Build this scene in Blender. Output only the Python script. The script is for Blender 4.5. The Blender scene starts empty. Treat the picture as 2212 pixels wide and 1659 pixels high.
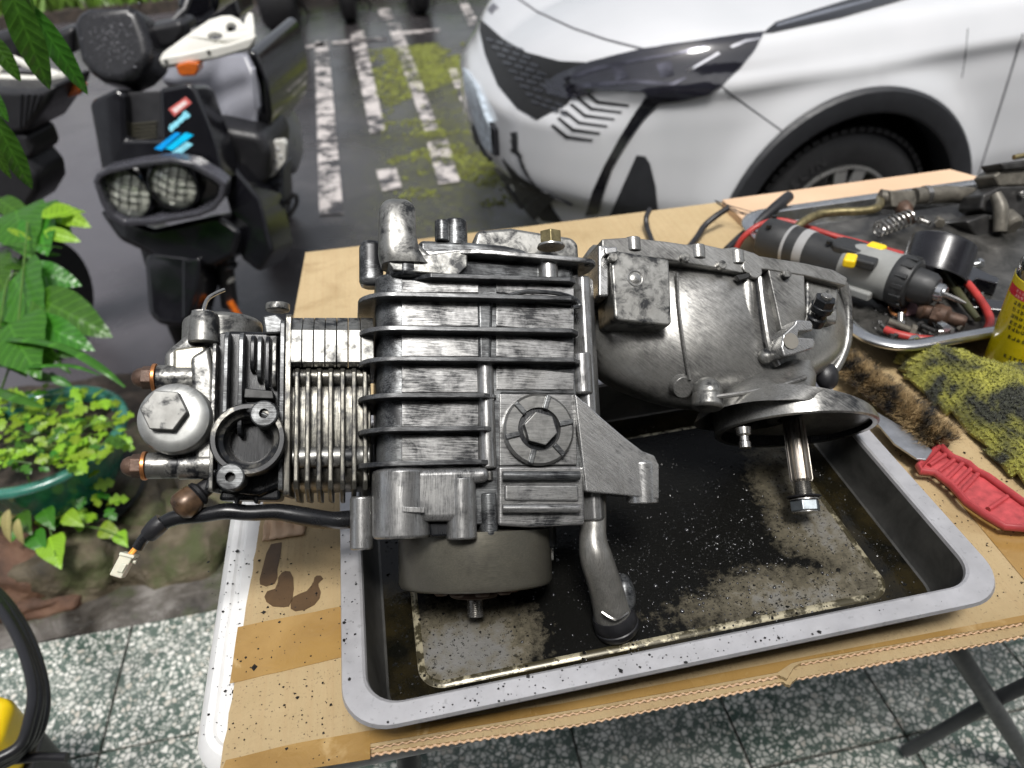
import bpy, bmesh, math, random
from mathutils import Vector as V3, Matrix, noise
SC = bpy.context.scene
COL = SC.collection
rnd = random.Random(11)
R = math.radians
PI = math.pi

# ------------------------------------------------------------------ camera, sky, sun, exposure
F, CX, CY = 1659.0, 1106.0, 829.5
RM = Matrix(((0.98080907, 0.15753823, -0.11487066),
             (-0.18559152, 0.57384323, -0.79765891),
             (-0.05974402, 0.80367012, 0.5920684)))
CAM = V3((0, 0, 1.30))
cd = bpy.data.cameras.new('camera'); cam = bpy.data.objects.new('camera', cd); COL.objects.link(cam)
cam.matrix_world = Matrix.Translation(CAM) @ RM.to_4x4()
cd.sensor_width = 36; cd.lens = 36 * F / 2212.0
cd.clip_start = 0.02; cd.clip_end = 400
cd.dof.use_dof = True; cd.dof.focus_distance = 0.63; cd.dof.aperture_fstop = 6.0
SC.camera = cam

SUN_EL, SUN_AZ = 67.0, 182.0            # azimuth measured clockwise from +Y
world = bpy.data.worlds.new('World'); SC.world = world; world.use_nodes = True
wn = world.node_tree.nodes; wl = world.node_tree.links
for n in list(wn): wn.remove(n)
sky = wn.new('ShaderNodeTexSky'); sky.sky_type = 'NISHITA'; sky.sun_disc = False
sky.sun_elevation = R(SUN_EL); sky.sun_rotation = R(SUN_AZ)
sky.air_density = 1.0; sky.dust_density = 4.0; sky.ozone_density = 1.0; sky.altitude = 50
hsv = wn.new('ShaderNodeHueSaturation'); hsv.inputs['Saturation'].default_value = 0.28
bg = wn.new('ShaderNodeBackground'); bg.inputs['Strength'].default_value = 0.066
wo = wn.new('ShaderNodeOutputWorld')
wl.new(sky.outputs[0], hsv.inputs['Color']); wl.new(hsv.outputs[0], bg.inputs['Color']); wl.new(bg.outputs[0], wo.inputs[0])
sd = bpy.data.lights.new('sun', 'SUN'); sun = bpy.data.objects.new('sun', sd); COL.objects.link(sun)
sd.energy = 1.5; sd.angle = R(14); sd.color = (1.0, 0.975, 0.94)
_d = V3((math.sin(R(SUN_AZ)) * math.cos(R(SUN_EL)), math.cos(R(SUN_AZ)) * math.cos(R(SUN_EL)), math.sin(R(SUN_EL))))
sun.rotation_euler = _d.to_track_quat('Z', 'Y').to_euler()
vs = SC.view_settings
vs.view_transform = 'Standard'; vs.look = 'None'; vs.exposure = 1.22; vs.gamma = 1.0; vs.use_curve_mapping = False
SC.cycles.use_denoising = True
SC.cycles.max_bounces = 6; SC.cycles.transparent_max_bounces = 12
SC.cycles.caustics_reflective = False; SC.cycles.caustics_refractive = False
SC.cycles.sample_clamp_indirect = 6

# ------------------------------------------------------------------ places
def ray(px, py): return (RM @ V3((px - CX, CY - py, -F))).normalized()
def P(px, py, z):
    r = ray(px, py); return CAM + r * ((z - CAM.z) / r.z)
def PY(px, py, y):
    r = ray(px, py); return CAM + r * (y / r.y)
class Frame:
    def __init__(s, o, u, v):
        u = V3(u).normalized(); v = V3(v); v = (v - u * v.dot(u)).normalized(); w = u.cross(v)
        s.o = V3(o); s.u, s.v, s.w = u, v, w
        s.m = Matrix(((u.x, v.x, w.x, s.o.x), (u.y, v.y, w.y, s.o.y), (u.z, v.z, w.z, s.o.z), (0, 0, 0, 1)))
    def to(s, p): q = V3(p) - s.o; return V3((q.dot(s.u), q.dot(s.v), q.dot(s.w)))
    def l(s, px, py, w=0.0):
        r = ray(px, py); t = (w - (CAM - s.o).dot(s.w)) / r.dot(s.w); return s.to(CAM + r * t)
    def d(s, px, py, w=0.0): p = s.l(px, py, w); return (p.x, p.y)
FLAT = lambda z: Frame((0, 0, z), (1, 0, 0), (0, 1, 0))

# ------------------------------------------------------------------ mesh builder
def rrect(x0, x1, y0, y1, r, n=5):
    pts = []
    for cx, cy, a in ((x1 - r, y1 - r, 0), (x0 + r, y1 - r, 90), (x0 + r, y0 + r, 180), (x1 - r, y0 + r, 270)):
        for i in range(n + 1):
            t = R(a + 90 * i / n); pts.append((cx + r * math.cos(t), cy + r * math.sin(t)))
    return pts
def circ(cx, cy, r, n=24, ry=None, a0=0.0):
    ry = r if ry is None else ry
    return [(cx + r * math.cos(a0 + 2 * PI * i / n), cy + ry * math.sin(a0 + 2 * PI * i / n)) for i in range(n)]
def basis(d):
    d = V3(d).normalized(); a = V3((0, 0, 1)) if abs(d.z) < 0.9 else V3((1, 0, 0))
    x = d.cross(a).normalized(); return x, d.cross(x).normalized(), d
def smooth_path(pts, n=6):
    pts = [V3(p) for p in pts]; out = []
    for i in range(len(pts) - 1):
        p0 = pts[max(i - 1, 0)]; p1 = pts[i]; p2 = pts[i + 1]; p3 = pts[min(i + 2, len(pts) - 1)]
        for k in range(n):
            t = k / n
            out.append(0.5 * ((2 * p1) + (p2 - p0) * t + (2 * p0 - 5 * p1 + 4 * p2 - p3) * t * t + (3 * p1 - p0 - 3 * p2 + p3) * t ** 3))
    out.append(pts[-1]); return out
class MB:
    def __init__(s): s.v = []; s.f = []
    def raw(s, vs, fs):
        o = len(s.v); s.v += [tuple(p) for p in vs]; s.f += [tuple(i + o for i in f) for f in fs]; return s
    def prism(s, pts, a0, a1, axis='w', top=None, shear=0.0):
        """pts: 2D outline; axis w: (u,v), axis v: (u,w), axis u: (v,w)"""
        def m(p, a):
            if axis == 'w': return (p[0], p[1], a)
            if axis == 'v': return (p[0], a + shear * p[0], p[1])
            return (a, p[0], p[1])
        top = top or pts; n = len(pts)
        vs = [m(p, a0) for p in pts] + [m(p, a1) for p in top]
        fs = [tuple(range(n)), tuple(range(2 * n - 1, n - 1, -1))]
        fs += [(i, n + i, n + (i + 1) % n, (i + 1) % n) for i in range(n)]
        return s.raw(vs, fs)
    def box(s, c, h, m=None):
        c = V3(c); vs = []
        for x in (-1, 1):
            for y in (-1, 1):
                for z in (-1, 1):
                    p = V3((x * h[0], y * h[1], z * h[2])); vs.append(c + (m @ p if m else p))
        return s.raw(vs, [(0, 1, 3, 2), (4, 6, 7, 5), (0, 4, 5, 1), (2, 3, 7, 6), (0, 2, 6, 4), (1, 5, 7, 3)])
    def lathe(s, prof, o, d, n=32, cap=True, lobes=None):
        x, y, d = basis(d); o = V3(o); vs = []; fs = []
        for r, h in prof:
            for i in range(n):
                a = 2 * PI * i / n; rr = r * (lobes(a) if lobes else 1)
                vs.append(o + d * h + (x * math.cos(a) + y * math.sin(a)) * rr)
        for k in range(len(prof) - 1):
            for i in range(n):
                j = (i + 1) % n; fs.append((k * n + i, k * n + j, (k + 1) * n + j, (k + 1) * n + i))
        if cap:
            fs.append(tuple(range(n - 1, -1, -1))); b = (len(prof) - 1) * n; fs.append(tuple(range(b, b + n)))
        return s.raw(vs, fs)
    def tube(s, pts, r, n=10, cap=True, smooth=0, flat=1.0):
        pts = [V3(p) for p in pts]
        rs = list(r) if isinstance(r, (list, tuple)) else [r] * len(pts)
        if smooth:
            q = smooth_path([(i, rs[i], 0) for i in range(len(rs))], smooth); pts = smooth_path(pts, smooth); rs = [p.y for p in q]
        vs = []; fs = []; prev = None
        for i, p in enumerate(pts):
            t = (pts[min(i + 1, len(pts) - 1)] - pts[max(i - 1, 0)])
            t = t.normalized() if t.length > 1e-9 else V3((0, 0, 1))
            if prev is None: x, y, _ = basis(t)
            else:
                x = prev - t * prev.dot(t); x = x.normalized() if x.length > 1e-6 else basis(t)[0]; y = t.cross(x)
            prev = x
            for k in range(n):
                a = 2 * PI * k / n; vs.append(p + (x * math.cos(a) + y * math.sin(a) * flat) * rs[i])
        for i in range(len(pts) - 1):
            for k in range(n):
                j = (k + 1) % n; fs.append((i * n + k, i * n + j, (i + 1) * n + j, (i + 1) * n + k))
        if cap: fs.append(tuple(range(n - 1, -1, -1))); b = (len(pts) - 1) * n; fs.append(tuple(range(b, b + n)))
        return s.raw(vs, fs)
    def loft(s, secs, cap=True, closed=True):
        n = len(secs[0]); vs = [p for q in secs for p in q]; fs = []
        for k in range(len(secs) - 1):
            for i in range(n if closed else n - 1):
                j = (i + 1) % n; fs.append((k * n + i, k * n + j, (k + 1) * n + j, (k + 1) * n + i))
        if cap: fs.append(tuple(range(n - 1, -1, -1))); b = (len(secs) - 1) * n; fs.append(tuple(range(b, b + n)))
        return s.raw(vs, fs)
    def ball(s, c, r, n=12, m=8, sc=(1, 1, 1)):
        prof = [(math.sin(PI * (i + 0.02) / (m + 0.04)) * r, -math.cos(PI * (i + 0.02) / (m + 0.04)) * r) for i in range(m + 1)]
        b = MB().lathe(prof, (0, 0, 0), (0, 0, 1), n); c = V3(c)
        return s.raw([(c.x + p[0] * sc[0], c.y + p[1] * sc[1], c.z + p[2] * sc[2]) for p in b.v], b.f)
    def mesh(s, name='mesh', ang=38):
        me = bpy.data.meshes.new(name); me.from_pydata(s.v, [], s.f); me.update()
        bm = bmesh.new(); bm.from_mesh(me); bmesh.ops.recalc_face_normals(bm, faces=bm.faces); bm.to_mesh(me); bm.free()
        if ang:
            me.polygons.foreach_set('use_smooth', [True] * len(me.polygons)); me.set_sharp_from_angle(angle=R(ang))
        return me
    def build(s, name, mat, parent=None, bevel=0.0, ang=38, seg=2, sub=0, loc=None):
        me = s.mesh(name, 0 if bevel else ang)
        if bevel: me.polygons.foreach_set('use_smooth', [True] * len(me.polygons))
        o = bpy.data.objects.new(name, me); COL.objects.link(o); me.materials.append(mat)
        if bevel:
            b = o.modifiers.new('bevel', 'BEVEL'); b.width = bevel; b.segments = seg; b.limit_method = 'ANGLE'; b.angle_limit = R(32)
            b.harden_normals = True; b.use_clamp_overlap = True
        if sub:
            m = o.modifiers.new('sub', 'SUBSURF'); m.levels = sub; m.render_levels = sub
        if parent: o.parent = parent
        if loc is not None: o.location = loc
        return o
def tag(o, label=None, cat=None, group=None, kind=None):
    if label: o['label'] = label
    if cat: o['category'] = cat
    if group: o['group'] = group
    if kind: o['kind'] = kind
    return o
def thing(name, label, cat, frame=None, group=None):
    o = bpy.data.objects.new(name, None); COL.objects.link(o); o.empty_display_size = 0.05
    if frame is not None: o.matrix_world = frame.m if isinstance(frame, Frame) else Matrix.Translation(frame)
    return tag(o, label, cat, group)
def inst(o, parent=None, mat4=None, name=None):
    c = o.copy(); COL.objects.link(c); c.parent = parent
    if mat4 is not None: c.matrix_local = mat4
    return c
def text_mesh(body, size, extrude, name, mat, parent):
    cu = bpy.data.curves.new('t', 'FONT'); cu.body = body; cu.size = size; cu.extrude = extrude; cu.align_x = 'CENTER'; cu.align_y = 'CENTER'
    o = bpy.data.objects.new('t', cu); COL.objects.link(o); bpy.context.view_layer.update()
    me = bpy.data.meshes.new_from_object(o.evaluated_get(bpy.context.evaluated_depsgraph_get())); bpy.data.objects.remove(o); me.name = name
    me.materials.clear(); me.materials.append(mat)
    o = bpy.data.objects.new(name, me); COL.objects.link(o); o.parent = parent; return o
def setm(o, frame): o.matrix_world = frame.m; return o

# ------------------------------------------------------------------ materials
class NT:
    def __init__(s, name):
        s.m = bpy.data.materials.new(name); s.m.use_nodes = True; s.t = s.m.node_tree
        s.b = s.t.nodes['Principled BSDF']; s.out = s.t.nodes['Material Output']; s._c = None
    def n(s, typ, **k):
        n = s.t.nodes.new('ShaderNode' + typ)
        for a, b in k.items(): setattr(n, a, b)
        return n
    def l(s, a, b): s.t.links.new(a, b)
    def coord(s, scale=(1, 1, 1), rot=(0, 0, 0), loc=(0, 0, 0), src='Object'):
        if s._c is None: s._c = s.n('TexCoord')
        m = s.n('Mapping'); m.inputs['Scale'].default_value = scale; m.inputs['Rotation'].default_value = rot; m.inputs['Location'].default_value = loc
        s.l(s._c.outputs[src], m.inputs[0]); return m.outputs[0]
    def noise(s, scale=5, detail=4, rough=0.55, dist=0.0, co=None, **k):
        n = s.n('TexNoise'); n.inputs['Scale'].default_value = scale; n.inputs['Detail'].default_value = detail
        n.inputs['Roughness'].default_value = rough; n.inputs['Distortion'].default_value = dist
        s.l(co if co is not None else s.coord(**k), n.inputs['Vector']); return n.outputs['Fac']
    def vor(s, scale=50, feat='F1', out='Distance', co=None, rand=1.0, **k):
        n = s.n('TexVoronoi'); n.feature = feat; n.inputs['Scale'].default_value = scale; n.inputs['Randomness'].default_value = rand
        s.l(co if co is not None else s.coord(**k), n.inputs['Vector']); return n.outputs[out]
    def ramp(s, fac, *stops, interp='LINEAR'):
        n = s.n('ValToRGB'); n.color_ramp.interpolation = interp; e = n.color_ramp.elements
        while len(e) < len(stops): e.new(0.5)
        for el, (p, c) in zip(e, stops):
            el.position = p; c = (c, c, c) if isinstance(c, (int, float)) else c; el.color = (*c[:3], 1)
        s.l(fac, n.inputs[0]); return n.outputs[0]
    def mix(s, fac, a, b, typ='MIX'):
        n = s.n('Mix', data_type='RGBA', blend_type=typ)
        for i, x in ((0, fac), (6, a), (7, b)):
            if isinstance(x, (int, float)): n.inputs[i].default_value = x if i == 0 else (x, x, x, 1)
            elif isinstance(x, (tuple, list)): n.inputs[i].default_value = (*x[:3], 1)
            else: s.l(x, n.inputs[i])
        return n.outputs[2]
    def math(s, op, a, b=0.0, clamp=False):
        n = s.n('Math', operation=op); n.use_clamp = clamp
        for i, x in ((0, a), (1, b)):
            if isinstance(x, (int, float)): n.inputs[i].default_value = x
            else: s.l(x, n.inputs[i])
        return n.outputs[0]
    def sep(s, co=None):
        n = s.n('SeparateXYZ'); s.l(co if co is not None else s.coord(), n.inputs[0]); return n.outputs
    def set(s, **k):
        names = dict(color='Base Color', rough='Roughness', metal='Metallic', spec='Specular IOR Level', coat='Coat Weight', coat_rough='Coat Roughness',
                     trans='Transmission Weight', ior='IOR', alpha='Alpha', sheen='Sheen Weight', sss='Subsurface Weight', aniso='Anisotropic')
        for a, x in k.items():
            i = s.b.inputs[names[a]]
            if isinstance(x, (int, float)): i.default_value = x
            elif isinstance(x, (tuple, list)): i.default_value = (*x[:3], 1)
            else: s.l(x, i)
        return s
    def bump(s, h, strength=0.3, dist=0.002):
        n = s.n('Bump'); n.inputs['Strength'].default_value = strength; n.inputs['Distance'].default_value = dist
        s.l(h, n.inputs['Height']); s.l(n.outputs[0], s.b.inputs['Normal']); return s

def simple(name, col, rough=0.5, metal=0.0, var=0.15, scale=30, bump=0.0, **k):
    t = NT(name); f = t.noise(scale, 5, 0.6)
    lo = tuple(c * (1 - var) for c in col); hi = tuple(min(1, c * (1 + var)) for c in col)
    t.set(color=t.ramp(f, (0.3, lo), (0.7, hi)), rough=t.ramp(t.noise(scale * 2.3, 4), (0.3, max(0.02, rough - 0.06)), (0.7, min(1, rough + 0.08))), metal=metal, **k)
    if bump: t.bump(t.noise(scale * 6, 3), bump, 0.001)
    return t.m

def metal_mat(name, light=(0.50, 0.50, 0.49), grime=(0.010, 0.011, 0.013), amount=0.5, streak='u', rough=0.30, soft=0.07, fine=1.0, metal=0.9, patch=22, bump=0.06):
    """bare aluminium with brushed streaks and black grease worked into them"""
    t = NT(name)
    sc = {'u': (45, 1300, 1300), 'v': (1300, 45, 1300), 'w': (900, 900, 34), None: (90, 90, 90), 'd': (70, 800, 800)}[streak]
    rot = (0, 0, R(38)) if streak == 'd' else (0, 0, 0)
    def rs(scale, ang, loc=(0, 0, 0)):
        m = t.n('Mapping'); m.inputs['Scale'].default_value = scale; m.inputs['Location'].default_value = loc
        wob = t.n('VectorMath', operation='MULTIPLY_ADD'); nz = t.n('TexNoise'); nz.inputs['Scale'].default_value = 30; t.l(t.coord(), nz.inputs['Vector'])
        t.l(nz.outputs['Color'], wob.inputs[0]); wob.inputs[1].default_value = (.004, .004, .004); t.l(t.coord(rot=(0, 0, ang)), wob.inputs[2])
        t.l(wob.outputs[0], m.inputs[0]); return m.outputs[0]
    a1, a2 = (R(38), R(-24)) if streak == 'd' else (R(2), R(-3))
    st = t.noise(1.0 * fine, 4, 0.62, co=rs(sc, a1))
    st2 = t.noise(1.0 * fine, 3, 0.6, co=rs(tuple(c * 1.7 for c in sc), a2, (3, 5, 1)))
    if streak == 'd': st2 = t.math('MAXIMUM', st2, t.noise(1.0 * fine, 3, 0.6, co=rs(tuple(c * 1.4 for c in sc), R(70), (1, 2, 7))))
    big = t.noise(patch, 8, 0.70, 0.3)
    k = 0.34 if streak in ('u', 'v') else (0.3 if streak else 0.0)
    s1 = t.math('ADD', t.math('MULTIPLY', big, 1 - k), t.math('MULTIPLY', st, k))
    th = 0.28 + 0.42 * amount
    g = t.ramp(s1, (max(0, th - soft), 1.0), (min(1, th + soft), 0.0))
    lo, hi = (0.84, 1.12) if streak else (0.88, 1.08)
    tone = t.mix(t.ramp(st2, (0.34, 0.0), (0.66, 1.0)), tuple(c * lo for c in light), tuple(min(1, c * hi) for c in light))
    tone = t.mix(t.math('MULTIPLY', t.ramp(t.noise(38, 5, 0.65), (0.48, 0.0), (0.72, 1.0)), 0.4), tone, tuple(c * f for c, f in zip(light, (0.50, 0.485, 0.45))))
    t.set(color=t.mix(g, tone, grime), metal=t.math('MULTIPLY', t.math('SUBTRACT', 1.0, t.math('MULTIPLY', g, 0.7)), metal),
          rough=t.math('ADD', t.math('MULTIPLY', st, 0.20), t.math('ADD', rough - 0.1, t.math('MULTIPLY', g, 0.05))))
    t.bump(t.math('ADD', st2, t.math('MULTIPLY', g, -0.6)), bump, 0.0006)
    return t.m
M = {}
M['alu_u'] = metal_mat('brushed aluminium along', amount=0.49, light=(.42, .42, .415), rough=.28, soft=.075, patch=30)
M['alu_v'] = metal_mat('brushed aluminium across', amount=0.43, light=(.41, .41, .405), rough=.28, streak='v', soft=.08, patch=30)
M['alu_d'] = metal_mat('scratched aluminium', amount=0.36, streak='d', light=(0.48, 0.48, 0.475), rough=.27, soft=.08, patch=34)
M['alu_dark'] = metal_mat('greasy aluminium', amount=0.66, streak='u', light=(0.28, 0.29, 0.295), soft=.10, patch=34)
M['alu_cast'] = metal_mat('cast aluminium', amount=0.50, streak=None, light=(0.32, 0.315, 0.295), rough=0.34, metal=0.85, soft=0.06, patch=70)
M['alu_clean'] = metal_mat('matte cast aluminium', amount=0.46, streak=None, light=(0.31, 0.308, 0.292), rough=0.38, metal=0.85, soft=0.08, patch=60)
M['alu_gear'] = metal_mat('stained cast aluminium', amount=0.50, streak='d', light=(0.41, 0.405, 0.385), rough=0.29, metal=0.9, soft=0.13, patch=16, bump=.04)
M['oily'] = metal_mat('oily black casting', amount=0.95, streak='v', light=(0.22, 0.22, 0.20), rough=0.24, soft=0.10, bump=0.2)
M['fin'] = metal_mat('dark stained fin', amount=0.62, streak='u', light=(0.22, 0.225, 0.23), rough=0.26, soft=0.12, metal=.65)
M['cyl_fin'] = metal_mat('dull cylinder fin', amount=0.48, streak='v', light=(0.24, 0.23, 0.20), rough=0.32, soft=0.08, patch=60)
M['steel'] = metal_mat('bare steel', amount=0.25, streak=None, light=(0.42, 0.41, 0.39), rough=0.26, metal=0.95)
M['drum'] = metal_mat('dull flywheel steel', amount=0.40, streak='u', light=(0.20, 0.188, 0.15), rough=0.36, soft=0.3, metal=0.75, patch=26)
M['rust'] = simple('rusty steel', (0.085, 0.05, 0.034), 0.5, 0.35, 0.5, 120, 0.4)
M['copper'] = simple('copper washer', (0.62, 0.26, 0.10), 0.35, 0.9, 0.25, 150)
M['brass'] = simple('tarnished brass bolt', (0.22, 0.185, 0.095), 0.42, 0.8, 0.45, 130, 0.2)
M['rubber'] = simple('black rubber', (0.014, 0.014, 0.016), 0.42, 0, 0.3, 60, 0.15)
M['pitblack'] = simple('soot black bore', (0.006, 0.006, 0.006), 0.5, 0, 0.3, 80)
M['white_plastic'] = simple('white table plastic', (0.74, 0.74, 0.73), 0.38, 0, 0.05, 60)
# ------------------------------------------------------------------ setting materials
def pos(t, scale=(1, 1, 1), loc=(0, 0, 0), rot=(0, 0, 0)):
    g = t.n('NewGeometry'); m = t.n('Mapping'); m.inputs['Scale'].default_value = scale; m.inputs['Location'].default_value = loc
    m.inputs['Rotation'].default_value = rot
    t.l(g.outputs['Position'], m.inputs[0]); return m.outputs[0]
def asphalt_nodes(t):
    big = t.noise(0.9, 5, 0.6, 0.4, co=pos(t)); mid = t.noise(7, 5, 0.65, co=pos(t)); fine = t.noise(230, 3, 0.7, co=pos(t))
    x = t.sep(pos(t))
    base = t.ramp(big, (0.35, (0.018, 0.017, 0.018)), (0.65, (0.050, 0.046, 0.048)))
    left = t.ramp(t.math('ADD', x[0], t.math('MULTIPLY', mid, 0.4)), (0.0, 0.0), (1.0, 1.0))
    base = t.mix(t.math('MULTIPLY', fine, 0.55), base, (0.025, 0.024, 0.025))
    base = t.mix(t.ramp(mid, (0.5, 0.0), (0.75, 0.55)), base, (0.075, 0.068, 0.068))
    lm = t.ramp(t.math('MULTIPLY', t.math('ADD', t.math('MULTIPLY', x[0], -1.0), t.math('MULTIPLY', mid, .6)), .5), (.50, 0.0), (.62, 1.0))
    base = t.mix(t.math('MULTIPLY', lm, .8), base, (.085, .080, .090))
    wet = t.ramp(t.noise(1.3, 4, 0.6, 0.5, co=pos(t, loc=(4, 1, 0))), (0.40, 0.07), (0.64, 0.36))
    return base, wet, fine
t = NT('wet asphalt'); base, wet, fine = asphalt_nodes(t)
mo = t.noise(1.1, 6, 0.68, 0.3, co=pos(t, loc=(0, 7, 2))); fm = t.noise(26, 5, 0.7, co=pos(t))
X = t.sep(pos(t))
mask = t.math('MULTIPLY', t.ramp(t.math('ABSOLUTE', t.math('SUBTRACT', X[0], 0.65)), (0.2, 1.0), (1.0, 0.0)), t.ramp(X[1], (0.0, 1.0), (1.0, 1.0)))
my = t.ramp(t.math('DIVIDE', X[1], 10.0), (0.22, 0.3), (0.36, 1.0), (0.60, 0.8), (0.72, 0.0))
mm = t.math('MULTIPLY', t.math('MULTIPLY', mask, my), t.ramp(t.math('ADD', t.math('MULTIPLY', mo, 0.5), t.math('MULTIPLY', fm, 0.5)), (0.40, 0.0), (0.62, 0.8)))
t.set(color=t.mix(mm, base, t.ramp(fm, (0.35, (0.04, 0.042, 0.015)), (0.65, (0.12, 0.13, 0.022)))), rough=t.math('ADD', wet, t.math('MULTIPLY', mm, 0.4)))
t.bump(fine, 0.2, 0.003); M['asphalt'] = t.m
t = NT('worn road paint'); base, wet, fine = asphalt_nodes(t)
w = t.ramp(t.math('ADD', t.math('MULTIPLY', t.noise(9, 6, 0.72, co=pos(t)), 0.75), t.math('MULTIPLY', t.noise(3.5, 2, co=pos(t, scale=(0.2, 1, 1))), 0.25)), (0.47, 0.0), (0.55, 1.0))
t.set(color=t.mix(w, base, (0.52, 0.48, 0.46)), rough=t.math('ADD', wet, 0.12)); t.bump(fine, 0.4, 0.003); M['paint'] = t.m
t = NT('terrazzo')
co = pos(t)
nv = t.n('TexVoronoi'); nv.inputs['Scale'].default_value = 96; t.l(co, nv.inputs['Vector'])
ev = t.n('TexVoronoi'); ev.feature = 'DISTANCE_TO_EDGE'; ev.inputs['Scale'].default_value = 96; t.l(co, ev.inputs['Vector'])
hue = t.sep(nv.outputs['Color'])
chip = t.ramp(hue[0], (0.0, (0.34, 0.37, 0.33)), (0.3, (0.62, 0.62, 0.57)), (0.75, (0.78, 0.77, 0.72)), (1.0, (0.55, 0.51, 0.44)))
matrix = t.ramp(t.noise(5, 4, co=co), (0.35, (0.05, 0.09, 0.07)), (0.65, (0.15, 0.18, 0.16)))
edge = t.ramp(t.math('ADD', ev.outputs['Distance'], t.math('MULTIPLY', hue[1], -0.12)), (0.03, 0.0), (0.09, 1.0))
dirt = t.ramp(t.noise(3.2, 6, 0.65, 0.5, co=pos(t, loc=(2, 3, 0))), (0.36, 0.72), (0.58, 1.0))
yy = t.sep(co)
stain = t.ramp(t.math('ADD', yy[1], t.math('MULTIPLY', t.noise(6, 5, 0.65, co=co), 0.35)), (0.0, 1.0), (1.0, 1.0))
sv = t.n('TexVoronoi'); sv.inputs['Scale'].default_value = 230; t.l(co, sv.inputs['Vector']); sc2 = t.sep(sv.outputs['Color'])
small_ = t.ramp(t.math('ADD', sv.outputs['Distance'], t.math('MULTIPLY', sc2[0], .5)), (.42, 1.0), (.5, 0.0)); matrix = t.mix(t.math('MULTIPLY', small_, .8), matrix, (.55, .55, .5))
keep = t.ramp(hue[2], (.12, 0.0), (.16, 1.0)); edge = t.math('MULTIPLY', edge, keep)
t.set(color=t.mix(1.0, t.mix(edge, matrix, chip), dirt, 'MULTIPLY'), rough=t.ramp(t.noise(8, 4, co=co), (0.3, 0.28), (0.7, 0.55)))
M['terrazzo'] = t.m
t = NT('stained concrete'); co = pos(t)
c = t.ramp(t.noise(7, 7, 0.68, 0.6, co=co), (0.38, (0.026, 0.022, 0.018)), (0.54, (0.095, 0.085, 0.075)), (0.70, (0.24, 0.225, 0.21)))
c = t.mix(t.ramp(t.noise(11, 5, 0.6, co=pos(t, loc=(9, 2, 1))), (0.55, 0.0), (0.68, 0.7)), c, (0.05, 0.065, 0.022))
t.set(color=c, rough=t.ramp(t.noise(5, 4, co=co), (0.35, 0.2), (0.65, 0.65))); t.bump(t.noise(40, 6, 0.7, co=co), 0.6, 0.01); M['concrete'] = t.m
t = NT('damp soil'); co = pos(t)
t.set(color=t.ramp(t.noise(16, 7, 0.7, co=co), (0.35, (0.018, 0.014, 0.011)), (0.55, (0.065, 0.048, 0.036)), (0.75, (0.13, 0.10, 0.08))), rough=0.7)
t.bump(t.noise(60, 6, 0.75, co=co), 1.0, 0.02); M['soil'] = t.m
M['grout'] = simple('dark grout', (0.055, 0.055, 0.045), 0.7, 0, 0.4, 30)
M['grass'] = simple('grass blades', (0.10, 0.19, 0.022), 0.5, 0, 0.5, 8)

# ------------------------------------------------------------------ street
ST = -0.20
st = MB().raw([(-150, -60, ST), (150, -60, ST), (150, 220, ST), (-150, 220, ST)], [(0, 1, 2, 3)]).build('street', M['asphalt']); tag(st, kind='structure')
def stripe(pts):
    q = [P(x, y, ST + 0.005) for x, y in pts]
    MB().raw(q, [tuple(range(len(q)))]).build('painted_stripe', M['paint'], st)
for pts in ([(592, 132), (622, 130), (606, 290), (578, 292)], [(680, 90), (708, 88), (742, 462), (690, 465)], [(756, 70), (785, 66), (832, 282), (800, 288)],
            [(836, 52), (862, 48), (948, 278), (918, 284)], [(812, 368), (856, 362), (868, 405), (826, 412)], [(922, 308), (966, 300), (994, 392), (948, 398)],
            [(968, 150), (985, 146), (1030, 250), (1010, 256)], [(556, 106), (700, 92), (700, 99), (556, 114)], [(716, 90), (836, 78), (836, 85), (716, 97)], [(866, 68), (950, 62), (950, 68), (866, 75)],
            [(990, 2), (1008, 2), (1034, 48), (1014, 56)], [(815, 20), (842, 16), (850, 40), (824, 44)]):
    stripe(pts)
# moss clumps on the asphalt
mb = MB(); r2 = random.Random(5); k = 0
while k < 9000:
    x = r2.gauss(0.62, 0.42); y = r2.uniform(2.6, 7.0)
    dens = noise.noise((x * 1.6, y * 1.1, 3.1)) + 0.55 * noise.noise((x * 5, y * 5, 1.0))
    if dens < -0.08 + 0.3 * r2.random() or x < 0.0: continue
    k += 1; h = r2.uniform(0.004, 0.012); s = r2.uniform(0.006, 0.02); a = r2.random() * 6.3
    vs = [(x + s * math.cos(a + i * 2.09) * r2.uniform(.6, 1.2), y + s * math.sin(a + i * 2.09) * r2.uniform(.6, 1.2), ST + 0.001) for i in range(3)] + [(x, y, ST + h)]
    mb.raw(vs, [(0, 1, 3), (1, 2, 3), (2, 0, 3)])
t = NT('moss'); f = t.noise(14, 5, 0.7, co=pos(t)); t.set(color=t.ramp(f, (0.35, (0.07, 0.07, 0.015)), (0.65, (0.19, 0.22, 0.03))), rough=0.7); M['moss'] = t.m
tag(mb.build('moss', M['moss'], ang=0), 'yellow green moss growing over the wet parking bay', 'moss', kind='stuff')
# far verge with grass
verge = MB().box((0, 13.2, ST + 0.05), (40, 3.4, 0.07)).build('verge', M['soil']); tag(verge, kind='structure')
mb = MB()
for i in range(9000):
    x = r2.uniform(-7, 4); y = r2.uniform(9.82, 12.2); h = r2.uniform(.10, .38); a = r2.random() * 6.3; w = r2.uniform(.012, .035)
    b = V3((x, y, ST + .11)); tip = b + V3((r2.gauss(0, .10), r2.gauss(0, .10), h)); s = V3((math.cos(a), math.sin(a), 0)) * w
    mb.raw([b - s, b + s, tip], [(0, 1, 2)])
tag(mb.build('grass', M['grass'], ang=0), 'bright green grass along the far edge of the parking bays', 'grass', kind='stuff')
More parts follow.
